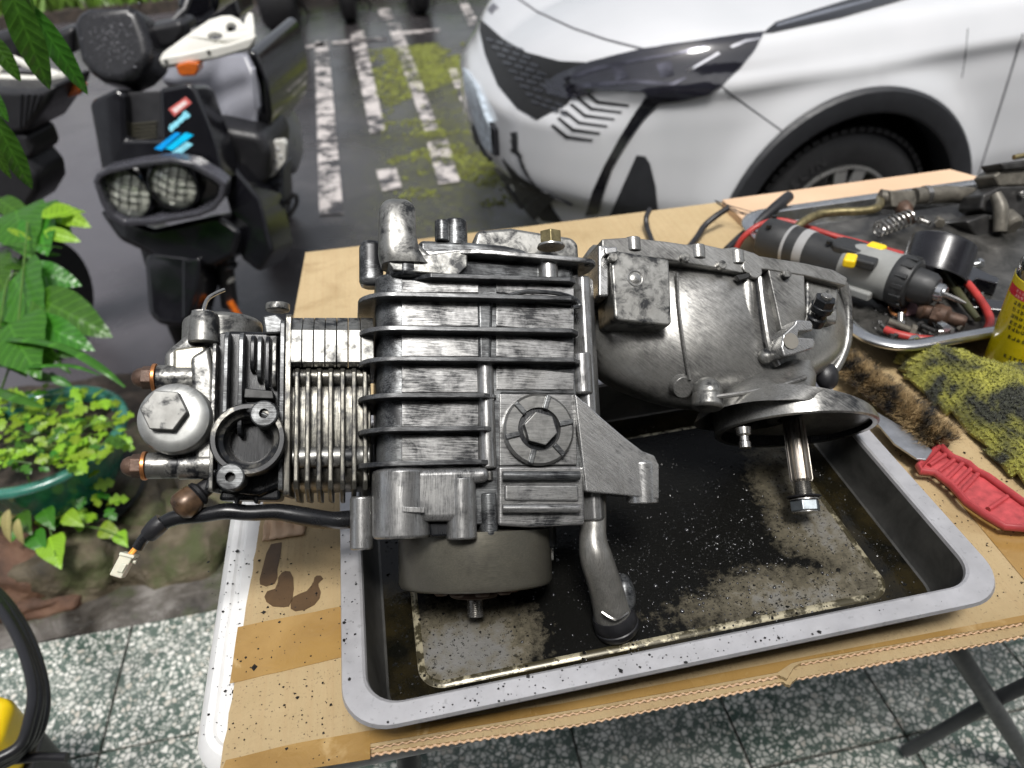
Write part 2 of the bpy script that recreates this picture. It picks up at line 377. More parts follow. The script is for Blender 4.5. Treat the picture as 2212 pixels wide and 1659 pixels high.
# wooden white fence boards at the far left
fr = thing('board_fence', 'pale whitewashed board fence at the far left behind the scooters', 'fence', (-5.2, 11.4, ST + .1))
mwf = simple('pale painted boards', (0.55, 0.53, 0.54), 0.5, 0, 0.15, 4)
for i in range(9): MB().box((0, 0, 0.10 + i * 0.17), (2.9, 0.015, 0.078)).build('board', mwf, fr, bevel=0.006)
for i in range(4): MB().box((-2.8 + i * 1.87, 0.06, 0.78), (0.05, 0.045, 0.8)).build('post', mwf, fr, bevel=0.006)
tb = thing('street_bench', 'low bench with a pale teal slab by the board fence', 'bench', (-3.2, 10.6, ST + .1))
mteal = simple('pale teal paint', (0.45, 0.62, 0.62), 0.4, 0, 0.1, 5)
MB().box((0, 0, .62), (.9, .2, .03)).build('slab', mteal, tb, bevel=.01)
for s in (-1, 1): MB().box((s * .75, 0, .29), (.04, .17, .30)).build('leg', M['rubber'], tb, bevel=.01)

# ------------------------------------------------------------------ terrazzo porch floor
TP = 0.2775; EDGE_Y = 1.135
fl = MB().box((0.15, -.42, -0.12), (2.0, 1.55, 0.112)).build('floor', M['grout']); tag(fl, kind='structure')
tile = MB().box((0, 0, -0.006), (TP / 2 - 0.0022, TP / 2 - 0.0022, 0.006)).mesh('tile', 0); tile.materials.append(M['terrazzo'])
bmx = bmesh.new(); bmx.from_mesh(tile); bmesh.ops.bevel(bmx, geom=[e for e in bmx.edges], offset=0.0015, segments=1, affect='EDGES'); bmx.to_mesh(tile); bmx.free()
for i in range(-4, 8):
    for j in range(0, 6):
        o = bpy.data.objects.new('tile', tile); COL.objects.link(o); o.parent = fl
        o.location = (-0.67 + (i + 0.5) * TP, 0.993 + 0.14 - (j + 0.5) * TP + (0 if j else 0), rnd.uniform(-.0006, .0006)); o['kind'] = 'structure' if False else ''
        del o['kind']
# stained concrete edge of the porch, a low kerb down to the street
def wob(pts_fn, nx, ny, amp, sc, seed):
    vs = []; fs = []
    for j in range(ny + 1):
        for i in range(nx + 1):
            p = V3(pts_fn(i / nx, j / ny)); n_ = noise.fractal(p * sc + V3((seed, 0, 0)), 0.8, 2.0, 4); p.z += amp * n_; vs.append(p)
    for j in range(ny):
        for i in range(nx): a = j * (nx + 1) + i; fs.append((a, a + 1, a + nx + 2, a + nx + 1))
    return MB().raw(vs, fs)
def edge_prof(a, b):
    x = -1.85 + a * 4.0; prof = [(1.134, -0.004), (1.17, 0.0), (1.25, -0.006), (1.36, -0.018), (1.43, -0.03), (1.455, -0.06), (1.47, -0.14), (1.48, -0.24)]
    t_ = b * (len(prof) - 1); i = min(int(t_), len(prof) - 2); u = t_ - i
    return (x, prof[i][0] * (1 - u) + prof[i + 1][0] * u + 0.012 * noise.noise((x * 4, 0, b * 3)), prof[i][1] * (1 - u) + prof[i + 1][1] * u)
tag(wob(edge_prof, 160, 28, 0.008, 9, 1).build('kerb', M['concrete']), kind='structure')
tag(wob(lambda a, b: (-3.2 + a * 2.85, 1.46 + b * 0.98, -0.13 - 0.06 * b), 60, 30, 0.03, 6, 4).build('garden_soil', M['soil']), kind='structure')

# added wall and roof, out of view, darken metal reflections; edge stops before the table
hs_ = thing('reflection_blocker', 'unseen wall and roof added behind the camera to darken reflections', 'added blocker', (0, 0, 0))
mh = simple('grey render', (.30, .295, .285), .8, 0, .15, 3)
MB().box((0, -1.75, 1.5), (4.5, .08, 1.55)).build('wall', mh, hs_)
MB().box((0, -1.28, 2.78), (4.5, .55, .06)).build('roof', simple('white ceiling paint', (.6, .6, .58), .8, 0, .1, 3), hs_, .01)
MB().box((-4.4, -.9, 1.35), (.1, .1, 1.36)).build('post', mh, hs_, .01); MB().box((4.4, -.9, 1.35), (.1, .1, 1.36)).build('post', mh, hs_, .01)
MB().box((0, -1.66, 1.05), (.48, .02, 1.04)).build('door', simple('dark door', (.06, .04, .03), .4), hs_, .006)
# ------------------------------------------------------------------ folding table
TZ = 0.742
t = NT('cardboard'); co = pos(t)
flute = t.noise(1, 3, 0.5, co=pos(t, scale=(230, 3, 3)))
c = t.ramp(t.noise(6, 6, 0.6, co=co), (0.3, (0.36, 0.265, 0.135)), (0.7, (0.48, 0.365, 0.205)))
c = t.mix(t.math('MULTIPLY', t.ramp(flute, (0.45, 0.0), (0.7, 1.0)), 0.25), c, (0.36, 0.235, 0.115))
c = t.mix(t.ramp(t.noise(420, 2, 0.6, co=co), (0.62, 0.0), (0.72, 0.5)), c, (0.10, 0.07, 0.04))
c = t.mix(t.ramp(t.noise(9, 5, 0.6, 0.8, co=pos(t, loc=(3, 8, 1))), (0.54, 0.0), (0.72, 0.6)), c, (0.24, 0.15, 0.06))
t.set(color=c, rough=0.72); t.bump(t.math('ADD', flute, t.math('MULTIPLY', t.noise(14, 5, .6, 1.2, co=pos(t, loc=(1, 1, 4))), 3.0)), 0.3, 0.003); M['card'] = t.m
t = NT('clean cardboard'); co = pos(t)
t.set(color=t.ramp(t.noise(5, 5, 0.6, co=co), (0.3, (0.56, 0.38, 0.24)), (0.7, (0.68, 0.48, 0.32))), rough=0.7); M['card2'] = t.m
t = NT('brown parcel tape'); co = pos(t)
c = t.ramp(t.noise(10, 5, 0.6, 0.5, co=co), (0.35, (0.29, 0.170, 0.05)), (0.65, (0.39, 0.245, 0.085)))
c = t.mix(t.ramp(t.noise(17, 4, 0.55, 1.2, co=pos(t, loc=(5, 1, 1))), (0.60, 0.0), (0.68, 0.55)), c, (0.55, 0.40, 0.20))
t.set(color=c, rough=t.ramp(t.noise(30, 4, co=co), (0.3, 0.12), (0.7, 0.32)), coat=0.3); t.bump(t.noise(35, 5, 0.6, 1.0, co=co), 0.35, 0.004); M['tape'] = t.m
M['stain'] = simple('engine oil stain', (0.085, 0.047, 0.018), 0.5, 0, 0.2, 60)
M['dark_tube'] = simple('dark grey powder coat', (0.055, 0.058, 0.062), 0.38, 0, 0.15, 40)

tbl = thing('folding_table', 'white plastic folding table carrying the engine and cardboard', 'table', (0, 0, 0))
TX0, TX1, TY0, TY1 = -0.214, 1.04, 0.335, 0.955
mb = MB(); secs = []
for off, z in ((0.0, TZ - 0.042), (-0.004, TZ - 0.034), (-0.004, TZ - 0.012), (0.0, TZ - 0.005), (0.005, TZ - 0.0005), (0.011, TZ), (0.0135, TZ - 0.0016), (0.0165, TZ - 0.0016), (0.019, TZ)):
    secs.append([(x, y, z) for x, y in rrect(TX0 + off, TX1 - off, TY0 + off, TY1 - off, 0.035 - off, 8)])
mb.loft(secs); mb.build('table_top', M['white_plastic'], tbl, ang=28)
def leg(pts, r=0.0125): MB().tube(pts, r, 12).build('leg', M['dark_tube'], tbl)
a0 = P(2062, 1396, 0.42); a1 = P(2228, 1655, 0.02); dd = (a1 - a0)
top = a0 + dd * ((a0.z - (TZ - 0.05)) / (a1.z - a0.z) * -1 if False else (TZ - 0.05 - a0.z) / dd.z)
leg([top, a1 + dd * 0.03])
b0 = P(2163, 1505, 0.25); leg([b0 + V3((0.10, -0.13, 0.44)), b0, b0 + V3((-0.045, .06, -0.24))], 0.010)
leg([top + V3((0, 0.34, 0)), a1 + dd * 0.03 + V3((0, 0.34, 0))])
leg([(-0.06, 0.42, TZ - 0.05), (-0.12, 0.42, 0.002)]); leg([(-0.06, 0.86, TZ - 0.05), (-0.12, 0.86, 0.002)])
MB().tube([(-0.115, 0.42, 0.06), (-0.115, 0.86, 0.06)], 0.010).build('cross_bar', M['dark_tube'], tbl)
# a second table carries the far half of the cardboard
tb2 = thing('side_table', 'plain table hidden under the far cardboard beside the white car', 'table', (0, 0, 0))
MB().prism(rrect(-0.08, 1.2, 0.962, 1.13, 0.02), TZ - 0.04, TZ).build('table_top', M['white_plastic'], tb2, bevel=0.004)
for x, y in ((-.02, 1.0), (1.14, 1.0), (-.02, 1.10), (1.14, 1.10)): MB().tube([(x, y, TZ - .04), (x, y, -.008)], .014).build('leg', M['dark_tube'], tb2)

# ------------------------------------------------------------------ cardboard
def sheet(name, px, z, th, mat, label=None, cat=None, parent=None, jit=0.0, world=None):
    q = [P(x, y, z) for x, y in px] if world is None else [V3((*p, z)) for p in world]
    mb = MB().prism([(p.x, p.y) for p in q], z - th, z)
    o = mb.build(name, mat, parent, ang=20)
    if label: tag(o, label, cat)
    return o
def jag(pts, n, amp, seed):
    """straight run with a slightly torn edge"""
    r = random.Random(seed); out = []
    for (x0, y0), (x1, y1) in zip(pts, pts[1:]):
        for i in range(n):
            t = i / n; out.append((x0 + (x1 - x0) * t + r.uniform(-amp, amp), y0 + (y1 - y0) * t + r.uniform(-amp, amp)))
    out.append(pts[-1]); return out
CZ = TZ + 0.0075
left_edge = jag([(640, 700), (608, 1010), (560, 1140), (553, 1185), (528, 1330), (505, 1480), (474, 1668)], 6, 2.0, 3)
near = jag([(474, 1668), (1000, 1580), (1247, 1537), (1683, 1459), (1700, 1466), (1716, 1440), (1730, 1432), (2212, 1344), (2420, 1305)], 5, 1.2, 4)
far_ = [(2600, 700), (2300, 470), (1640, 520)]
lower = sheet('cardboard_sheet', jag([(620, 760), (478, 1672), (1247, 1563), (1690, 1473), (1705, 1480), (1722, 1464), (2212, 1372), (2440, 1330)], 5, 1.2, 6) + far_, TZ + 0.0039, 0.0034, M['card'],
              'lower corrugated cardboard sheet jutting out along the near edge of the table', 'cardboard')
upper = sheet('cardboard_sheet', left_edge + near[1:] + far_, CZ, 0.0034, M['card'], 'oil spotted and taped cardboard sheet directly under the steel tray', 'cardboard')
def corrug(line, z, th, par, pitch=0.0062):
    q = [P(x, y, z) for x, y in line]; vs = []; fs = []; acc = 0
    for a, b in zip(q, q[1:]):
        L = (b - a).length; n = max(2, int(L / pitch * 6)); d = (b - a) / L; out = V3((d.y, -d.x, 0))
        for i in range(n):
            s = acc + L * i / n; p = a + d * (L * i / n) + out * 0.0012
            h = math.sin(s / pitch * 2 * PI) * 0.35 * th - th * 0.5
            vs += [p + V3((0, 0, h + th * .13)), p + V3((0, 0, h - th * .13)), p - out * .004 + V3((0, 0, h - th * .13)), p - out * .004 + V3((0, 0, h + th * .13))]
        acc += L
    for i in range(len(vs) // 4 - 1):
        a = i * 4
        for k in range(4): fs.append((a + k, a + (k + 1) % 4, a + 4 + (k + 1) % 4, a + 4 + k))
    MB().raw(vs, fs).build('corrugation', M['card2'], par, ang=60)
corrug([(500, 1664), (1247, 1537), (1683, 1459)], CZ, 0.0034, upper); corrug([(1730, 1432), (2212, 1344)], CZ, 0.0034, upper)
corrug([(500, 1672), (1247, 1563), (1690, 1473)], TZ + 0.0039, 0.0034, lower); corrug([(1722, 1464), (2212, 1372)], TZ + 0.0039, 0.0034, lower)
def on_card(name, px, mat, dz=0.0006, th=0.0004): return sheet(name, px, CZ + dz, th, mat, parent=upper)
on_card('tape_strip', jag([(514, 1354), (620, 1333), (742, 1309), (742, 1418), (600, 1452), (496, 1476), (514, 1354)], 4, 0.8, 8)[:-1], M['tape'])
on_card('tape_strip', jag([(488, 1642), (640, 1605), (800, 1578), (800, 1640), (470, 1690), (488, 1642)], 4, 0.8, 9)[:-1], M['tape'])
on_card('tape_strip', [(800, 1578), (1210, 1520), (1700, 1426), (2230, 1325), (2230, 1340), (1735, 1426), (1710, 1432), (1680, 1452), (1247, 1531), (800, 1606)], M['tape'], 0.0009)
on_card('tape_strip', [(1960, 950), (2230, 1120), (2290, 1230), (2215, 1255)], M['tape'])
def cr6(pts): return [(x * .3465, 1084.4 + y * .3465) for x, y in pts]
for pts in ([(1690, 262), (1756, 250), (1748, 330), (1728, 420), (1730, 470), (1712, 508), (1660, 525), (1620, 512), (1618, 480), (1640, 400), (1660, 320)],
            [(1756, 440), (1776, 429), (1808, 432), (1828, 470), (1831, 540), (1822, 610), (1800, 650), (1765, 655), (1700, 650), (1660, 622), (1648, 590), (1665, 556), (1715, 540), (1732, 500), (1734, 470)],
            [(1960, 470), (1975, 458), (2000, 458), (2015, 478), (2000, 490), (1984, 508), (1988, 530), (2000, 560), (1992, 600), (1960, 640), (1900, 672), (1840, 680), (1812, 664), (1812, 620), (1830, 590), (1870, 570), (1910, 555), (1938, 525), (1955, 495)]):
    on_card('oil_stain', cr6(pts), M['stain'], 0.0005)
# torn ruffled corner of the sheet
mb = MB(); vs = []; fs = []
for j in range(7):
    for i in range(15):
        p = P(566 + i * 6.5 + j * 1.5, 1168 - i * 1.0 - j * 6.5, CZ + 0.002); p.z += 0.0035 * math.sin(i * 1.5 + j * .6) * (j / 6) + 0.006 * (j / 6) ** 2 + 0.002 * noise.noise((i * .7, j * .7, 0)); vs.append(p)
for j in range(6):
    for i in range(14): a = j * 15 + i; fs.append((a, a + 1, a + 16, a + 15))
o = mb.raw(vs, fs).build('torn_flap', M['card2'], upper); m_ = o.modifiers.new('s', 'SOLIDIFY'); m_.thickness = 0.001
sheet('cardboard_sheet', [(660, 545), (900, 517), (1140, 489), (1560, 436), (1640, 520), (1640, 540), (1520, 700), (631, 700)], CZ + 0.001, 0.004, M['card'], 'pale cardboard sheet showing behind the engine on the far edge', 'cardboard')
bx = thing('flat_carton', 'clean flattened carton under the tool tray beside the car wheel', 'carton', (0, 0, 0))
q = [P(x, y, CZ + 0.014) for x, y in [(1560, 431), (2052, 365), (2100, 378), (2300, 420), (1700, 560), (1650, 520)]]
MB().prism([(p.x, p.y) for p in q], CZ + 0.0012, CZ + 0.014).build('panel', M['card2'], bx, bevel=0.001)
# flecks of black grit on the cardboard and table
mb = MB(); r3 = random.Random(21)
for i in range(620):
    k = r3.random()
    if k < .45: px, py, z = r3.uniform(480, 735), r3.uniform(1180, 1650), CZ + .0006
    elif k < .6: px, py, z = r3.uniform(440, 540), r3.uniform(1180, 1640), TZ + .0006
    else:
        px, py = r3.uniform(1900, 2212), r3.uniform(960, 1300); z = CZ + .0006
    if k < .45 and px < 560 - (py - 1140) * .17: z = TZ + .0006
    p = P(px, py, z); s = 0.0006 * math.exp(r3.gauss(0, .55)); a = r3.random() * 6
    mb.raw([p + V3((s * math.cos(a + j * 1.57) * r3.uniform(.5, 1.3), s * math.sin(a + j * 1.57) * r3.uniform(.5, 1.3), 0)) for j in range(4)] + [p + V3((0, 0, s * .8))], [(0, 1, 4), (1, 2, 4), (2, 3, 4), (3, 0, 4)])
tag(mb.build('grit_flecks', M['pitblack'], ang=0), 'black grit flecks scattered on the cardboard and white table top', 'grit', kind='stuff')

# ------------------------------------------------------------------ steel tray
t = NT('tray steel'); co = pos(t)
c = t.ramp(t.noise(30, 6, 0.65, co=co), (0.3, (0.46, 0.455, 0.465)), (0.7, (0.58, 0.575, 0.59)))
c = t.mix(t.ramp(t.noise(190, 3, 0.65, co=co), (0.60, 0.0), (0.70, 0.25)), c, (0.05, 0.05, 0.05))
t.set(color=c, metal=0.6, rough=t.ramp(t.noise(55, 4, co=co), (0.3, 0.40), (0.7, 0.54))); t.bump(t.noise(1, 3, co=pos(t, scale=(40, 300, 300))), 0.08, 0.0006); M['tray'] = t.m
t = NT('dark tray wall'); co = pos(t)
c = t.ramp(t.noise(14, 6, 0.65, 0.3, co=co), (0.35, (0.045, 0.045, 0.043)), (0.7, (0.15, 0.148, 0.14)))
t.set(color=c, metal=0.55, rough=0.42); M['tray_in'] = t.m  # wall mottled much darker than the rim steel
TR = (-0.092, 0.421, 0.304, 0.665); RZ = 0.8
tray = thing('steel_tray', 'rectangular stainless drip tray full of black oily grit under the engine', 'tray', (0, 0, 0))
def ring(off, z, r): return [(x, y, z) for x, y in rrect(TR[0] + off, TR[1] - off, TR[2] + off, TR[3] - off, r, 9)]
FZ = CZ + 0.0035
rim_s = [ring(0.0012, RZ - 0.006, .036), ring(-0.0006, RZ - 0.003, .037), ring(0.0004, RZ, .037), ring(0.0155, RZ + 0.0008, .028), ring(0.0175, RZ - .0002, .027), ring(0.0185, RZ - .003, .026)]
MB().loft(rim_s, cap=False).build('rim', M['tray'], tray, ang=24)
MB().loft([ring(0.0185, RZ - .003, .026), ring(0.0215, RZ - .02, .027), ring(0.0245, FZ + .008, .028), ring(0.027, FZ + .0025, .028), ring(0.033, FZ, .026)], cap=False).build('wall', M['tray_in'], tray, ang=24)
sh = [ring(0.0012, RZ - 0.006, .036), ring(0.0165, RZ - .007, .028), ring(0.0205, RZ - .02, .028), ring(0.026, FZ - .0012, .029)]
MB().loft(sh, cap=False).build('outer_shell', M['tray'], tray, ang=70)
# floor: flooded gutter round a raised plate
t = NT('tray floor'); co = pos(t); xyz = t.sep(co)
gr = t.ramp(t.noise(24, 6, 0.6, co=co), (0.3, (0.22, 0.217, 0.205)), (0.7, (0.29, 0.285, 0.27)))
n1 = t.noise(13, 7, 0.72, 0.5, co=co); n2 = t.noise(330, 4, 0.7, co=co); n3 = t.noise(120, 5, 0.7, co=co)
def gauss2(cx, cy, sx, sy, k=1.0):
    dx = t.math('DIVIDE', t.math('SUBTRACT', xyz[0], cx), sx); dy = t.math('DIVIDE', t.math('SUBTRACT', xyz[1], cy), sy)
    e = t.math('ADD', t.math('MULTIPLY', dx, dx), t.math('MULTIPLY', dy, dy)); return t.math('MULTIPLY', t.math('POWER', 2.718, t.math('MULTIPLY', e, -1.0)), k)
clean = t.math('MAXIMUM', gauss2(0.0, 0.385, 0.075, 0.06, 1.1), t.math('MAXIMUM', gauss2(0.350, 0.46, 0.065, 0.16, 0.95), gauss2(0.28, 0.372, 0.15, 0.045, 0.85)))
dm = t.math('SUBTRACT', t.math('ADD', t.math('MULTIPLY', n1, 0.42), t.math('ADD', 0.37, t.math('MULTIPLY', n3, 0.34))), t.math('MULTIPLY', clean, 0.42))
grime = t.ramp(dm, (0.38, 0.0), (0.56, 1.0))
sp = t.ramp(t.math('ADD', n2, t.math('MULTIPLY', clean, -0.05)), (0.53, 0.0), (0.57, 1.0))
grime = t.math('MAXIMUM', grime, t.math('MULTIPLY', sp, 0.85))
yel = t.ramp(dm, (0.30, 0.0), (0.42, 0.6))
t.set(color=t.mix(grime, t.mix(yel, gr, (0.16, 0.125, 0.05)), (0.006, 0.006, 0.0055)), spec=0.12, metal=t.math('MULTIPLY', t.math('SUBTRACT', 1.0, grime), 0.5), rough=t.ramp(grime, (0.0, 0.42), (1.0, 0.22)))
t.bump(t.math('ADD', n2, n3), 0.25, 0.002); M['tray_floor'] = t.m
t = NT('painted edge glint'); co = pos(t); f = t.ramp(t.noise(60, 5, .7, co=co), (.44, 0.0), (.52, 1.0))
t.set(color=t.mix(f, (.40, .36, .25), (.06, .052, .03)), rough=.25, metal=.3); M['edge_glint'] = t.m  # cream colour stands in for the wet highlight along the plate edge
PL = (-0.038, 0.362, 0.355, 0.605)
MB().loft([ring(0.033, FZ, .026)] + [[(x, y, FZ) for x, y in rrect(PL[0] - .006, PL[1] + .006, PL[2] - .006, PL[3] + .006, .02, 9)]] +
          [[(x, y, z) for x, y in rrect(PL[0] + o_, PL[1] - o_, PL[2] + o_, PL[3] - o_, .02 - o_, 9)] for o_, z in ((-.003, FZ + .0006), (0.0, FZ + .0026), (.003, FZ + .0032))], cap=False).raw(
          [(x, y, FZ + .0032) for x, y in rrect(PL[0] + .003, PL[1] - .003, PL[2] + .003, PL[3] - .003, .017, 9)], [tuple(range(40))]).build('floor_plate', M['tray_floor'], tray, ang=60)
t = NT('black oily water'); co = pos(t)
t.set(color=t.ramp(t.noise(30, 5, 0.6, co=co), (0.4, (0.004, 0.004, 0.003)), (0.75, (0.022, 0.017, 0.007))), rough=0.04, spec=0.28); t.bump(t.noise(60, 5, 0.6, co=co), 0.14, 0.003); M['oil'] = t.m
g = MB(); a_ = ring(0.0265, FZ + .0017, .028); b_ = [(x, y, FZ + .0017) for x, y in rrect(PL[0] - .001, PL[1] + .001, PL[2] - .001, PL[3] + .001, .02, 9)]
tag(g.loft([a_, b_], cap=False).build('oil_pool', M['oil'], ang=0), 'black oily water standing in the gutter around the tray floor', 'oil', kind='stuff')
MB().loft([[(x, y, z) for x, y in rrect(PL[0] + o_, PL[1] - o_, PL[2] + o_, PL[3] - o_, .02 - o_, 9)] for o_, z in ((-.0012, FZ + .0018), (.0008, FZ + .0033), (.0036, FZ + .0037), (.0046, FZ + .0033))], cap=False).build('edge_glint', M['edge_glint'], tray, ang=80)
# wet grit and droplets
mb = MB(); md = MB(); r4 = random.Random(33)
def grain(b, p, s, r):
    vs = [p + V3((s * r.uniform(.5, 1) * math.cos(a), s * r.uniform(.5, 1) * math.sin(a), s * r.uniform(-.1, .2))) for a in (0, 1.3, 2.5, 3.7, 5.0)] + [p + V3((0, 0, s * r.uniform(.5, .9)))]
    b.raw(vs, [(i, (i + 1) % 5, 5) for i in range(5)])
n_ = 0
while n_ < 6200:
    x = r4.uniform(TR[0] + .034, TR[1] - .034); y = r4.uniform(TR[2] + .034, TR[3] - .04)
    inp = PL[0] < x < PL[1] and PL[2] < y < PL[3]
    cl = max(math.exp(-((x - .012) / .055) ** 2 - ((y - .385) / .05) ** 2), math.exp(-((x - .345) / .03) ** 2 - ((y - .44) / .09) ** 2), .9 * math.exp(-((x - .27) / .085) ** 2 - ((y - .378) / .026) ** 2))
    hot = math.exp(-((x - .23) / .09) ** 2 - ((y - .41) / .07) ** 2) + .9 * math.exp(-((y - .338) / .012) ** 2) + .6 * math.exp(-((x + .05) / .015) ** 2) + .7 * math.exp(-((x - .375) / .012) ** 2)
    d = (.25 + hot) * (1 - .75 * cl) * (0.6 + noise.noise((x * 40, y * 40, 0)))
    if r4.random() > d: continue
    n_ += 1; s = 0.00065 * math.exp(r4.gauss(0, .5)); p = V3((x, y, FZ + (.0032 if inp else .0016)))
    grain(mb, p, s, r4)
tag(mb.build('oily_grit', simple('wet black grit', (0.010, 0.010, 0.009), 0.22, 0, 0.4, 200), ang=0), 'wet black grit scraped off the engine lying in the tray', 'grit', kind='stuff')
drop = []
M['droplet'] = simple('bright oil bead', (.02, .02, .022), .04, 0, .2, 30, spec=1.0, coat=1.0)
for i in range(2600):
    x = r4.gauss(.215, .085); y = r4.gauss(.415, .06)
    if r4.random() < .25: x = r4.uniform(-.06, .38); y = r4.uniform(.334, .348)
    if not (PL[0] + .01 < x < PL[1] - .006 and .335 < y < .6): continue
    if noise.noise((x * 38, y * 38, 4.0)) < r4.uniform(-.5, .5): continue
    s = 0.0006 * math.exp(r4.gauss(0, .5)); z = FZ + (.0032 if y > PL[2] else .0016); n0 = len(md.v)
    md.lathe([(s, -.0001), (s * .9, s * .35), (s * .6, s * .66), (s * .2, s * .8)], (x, y, z), (0, 0, 1), 7)
tag(md.build('oil_droplets', M['droplet'], ang=80), 'shiny oil droplets beaded on the black film in the tray', 'droplets', kind='stuff')
r5 = random.Random(8); mb = MB()
for i in range(150):
    y = TR[2] + r5.uniform(.001, .016); x = r5.uniform(TR[0] + .03, TR[0] + .33) if r5.random() < .8 else r5.uniform(.0, .4)
    if r5.random() < .2: x = TR[0] + r5.uniform(.002, .014); y = r5.uniform(.34, .5)
    grain(mb, V3((x, y, RZ + .0006)), 0.0007 * math.exp(r5.gauss(0, .5)), r5)
tag(mb.build('rim_grit', M['pitblack'], ang=0), 'dry black crumbs sprinkled along the near rim of the tray', 'grit', kind='stuff')
# ------------------------------------------------------------------ the engine
_a, _b = R(12), R(10)
EU = RM @ V3((math.cos(_a), 0, -math.sin(_a))); EV = RM @ V3((0, math.cos(_b), -math.sin(_b)))
EO = CAM + RM @ V3(((1050 - CX) / F * .61, (CY - 800) / F * .61, -.61))
EF = Frame(EO, EU, EV); E = EF.l; Ed = EF.d
eng = thing('scooter_engine', 'greasy bare aluminium scooter engine with cooling fins lying in the steel tray', 'engine', EF)
def pxs(pts, w): return [Ed(x, y, w) for x, y in pts]
def part(mb, name, mat, bevel=0.0, ang=38, par=None, seg=2, sub=0): return mb.build(name, M[mat] if isinstance(mat, str) else mat, par or eng, bevel, ang, seg, sub)
def vcol(px, y0, y1, r, w, n=20, name='boss', mat='alu_v', bevel=0.001, r1=None, par=None):
    """round boss running along the crank axis (v)"""
    a = E(px, y0, w + r * .8); b = E(px, y1, w + r * .8); u = (a.x + b.x) / 2
    r1 = r if r1 is None else r1
    h = a.y - b.y
    return part(MB().lathe([(r1, 0), (r, h)], (u, b.y, w), (0, 1, 0), n), name, mat, bevel, par=par)
def hexs(c, d, r, h, n=6, rot=0.0):
    x, y, dd = basis(d); x, y = x * math.cos(rot) + y * math.sin(rot), y * math.cos(rot) - x * math.sin(rot)
    c = V3(c); ps = [[c + dd * k + (x * math.cos(i * PI / 3) + y * math.sin(i * PI / 3)) * r for i in range(6)] for k in (0, h)]
    return MB().loft(ps)

# main crankcase block (cross-section in u,w swept along v)
def body_sec(off, wl, wr=None, right=.074, back=-.118):
    r = .020 + off * .6; ul = -.0855 - off; wf = 0 + off
    pts = [(right, back), (right, wf)]
    for i in range(7):
        a = R(90 + 15 * i); pts.append((ul + r + r * math.cos(a), wf - r + r * math.sin(a)))
    pts += [(ul, wl + .008), (ul + .004, wl), (ul + .03, back)]
    return pts
vt = E(1000, 592, 0).y; vb = E(1000, 1135, 0).y
case = part(MB().prism(body_sec(0, -.095), vb, vt, 'v'), 'crankcase', 'alu_dark', .0015)
fins = [(592, 880, 1247, 'a'), (637, 800, 1252, 'b'), (710, 800, 1254, 'c'), (776, 800, 1258, 'd'), (855, 800, 1068, 'e'), (928, 800, 1068, 'f'), (1002, 800, 1062, 'g')]
for y, xl, xr, k in fins:
    v = E(850, y, .011).y; ur = E(xr, y, .011).x
    if k == 'a':
        ul = E(875, y, .011).x; sec = [(ur, -.03), (ur, .006), (ur - .006, .011), (ul + .02, .011), (ul, -.004), (ul, -.03)]
    else:
        sec = body_sec(.0140, -.088, right=ur, back=-.05)
        sec = [(ur, -.03), (ur, .005), (ur - .008, .0140)] + sec[2:-1] + [(-.06, -.085), (-.04, -.05)]
    part(MB().prism(sec, v - .0019, v + .0019, 'v'), 'cooling_fin', 'fin', .0007, par=case)
# brushed panels standing slightly proud between the fins
ys = [604, 648, 722, 788, 866, 940]; ye = [632, 704, 770, 848, 922, 996]
for i, (a, b) in enumerate(zip(ys, ye)):
    for x0, x1 in ((868, 1034), (1072, 1240)):
        if x0 > 1000 and i > 3: continue
        if x0 > 1000 and i == 3: b = 842
        q = pxs([(x0, a), (x1, a + (18 if x0 > 1000 and i < 4 else 6 * (i < 4))), (x1, b + (14 if x0 > 1000 and i < 3 else 0)), (x0, b)], .0014)
        part(MB().prism(q, -.004, .0014), 'panel', 'alu_u', .0006, par=case)
vcol(1053, 772, 1012, .0068, .0005, name='bolt_boss', mat='alu_v', bevel=.002, par=case)
part(MB().lathe([(.0072, 0), (.0072, .003)], E(1053, 862, .001) , (0, 1, 0), 18), 'collar', 'alu_v', .0006, par=case)
c = E(1053, 1018, .004); part(hexs((c.x, c.y, .0005), (0, -1, 0), .0052, .007), 'bolt', 'steel', .0006)
part(MB().prism(pxs([(1030, 640), (1066, 642), (1062, 782), (1034, 780)], .003), -.004, .003), 'rib', 'alu_dark', .003, par=case)
# slotted loop on the second fin
pts = [E(x, y, .010) for x, y in ((1085, 645), (1118, 633), (1150, 630), (1205, 634), (1240, 645), (1252, 660), (1238, 664))]
part(MB().tube(pts, .0019, 8, smooth=4), 'slot_rail', 'fin', par=case)
part(MB().prism(pxs([(1118, 640), (1150, 635), (1205, 639), (1236, 648), (1236, 657), (1115, 648)], .0085), .002, .0085), 'slot', 'pitblack', .0008, par=case)
# right edge pillar (mating flange) and its lugs
ul, ur = E(1250, 800, -.004).x, E(1296, 800, -.012).x; um = (ul + ur) / 2
sec = [(ur, -.112), (ur, -.02), (ur - .002, -.012), (um + .002, -.003), (um - .004, -.002), (ul, -.008), (ul - .01, -.03), (ul - .01, -.112)]
part(MB().prism(sec, E(1270, 1125, -.01).y, E(1270, 600, -.01).y, 'v'), 'mating_flange', 'alu_v', .002)
vcol(1262, 760, 850, .0085, -.006, name='lug', mat='alu_v', bevel=.002)
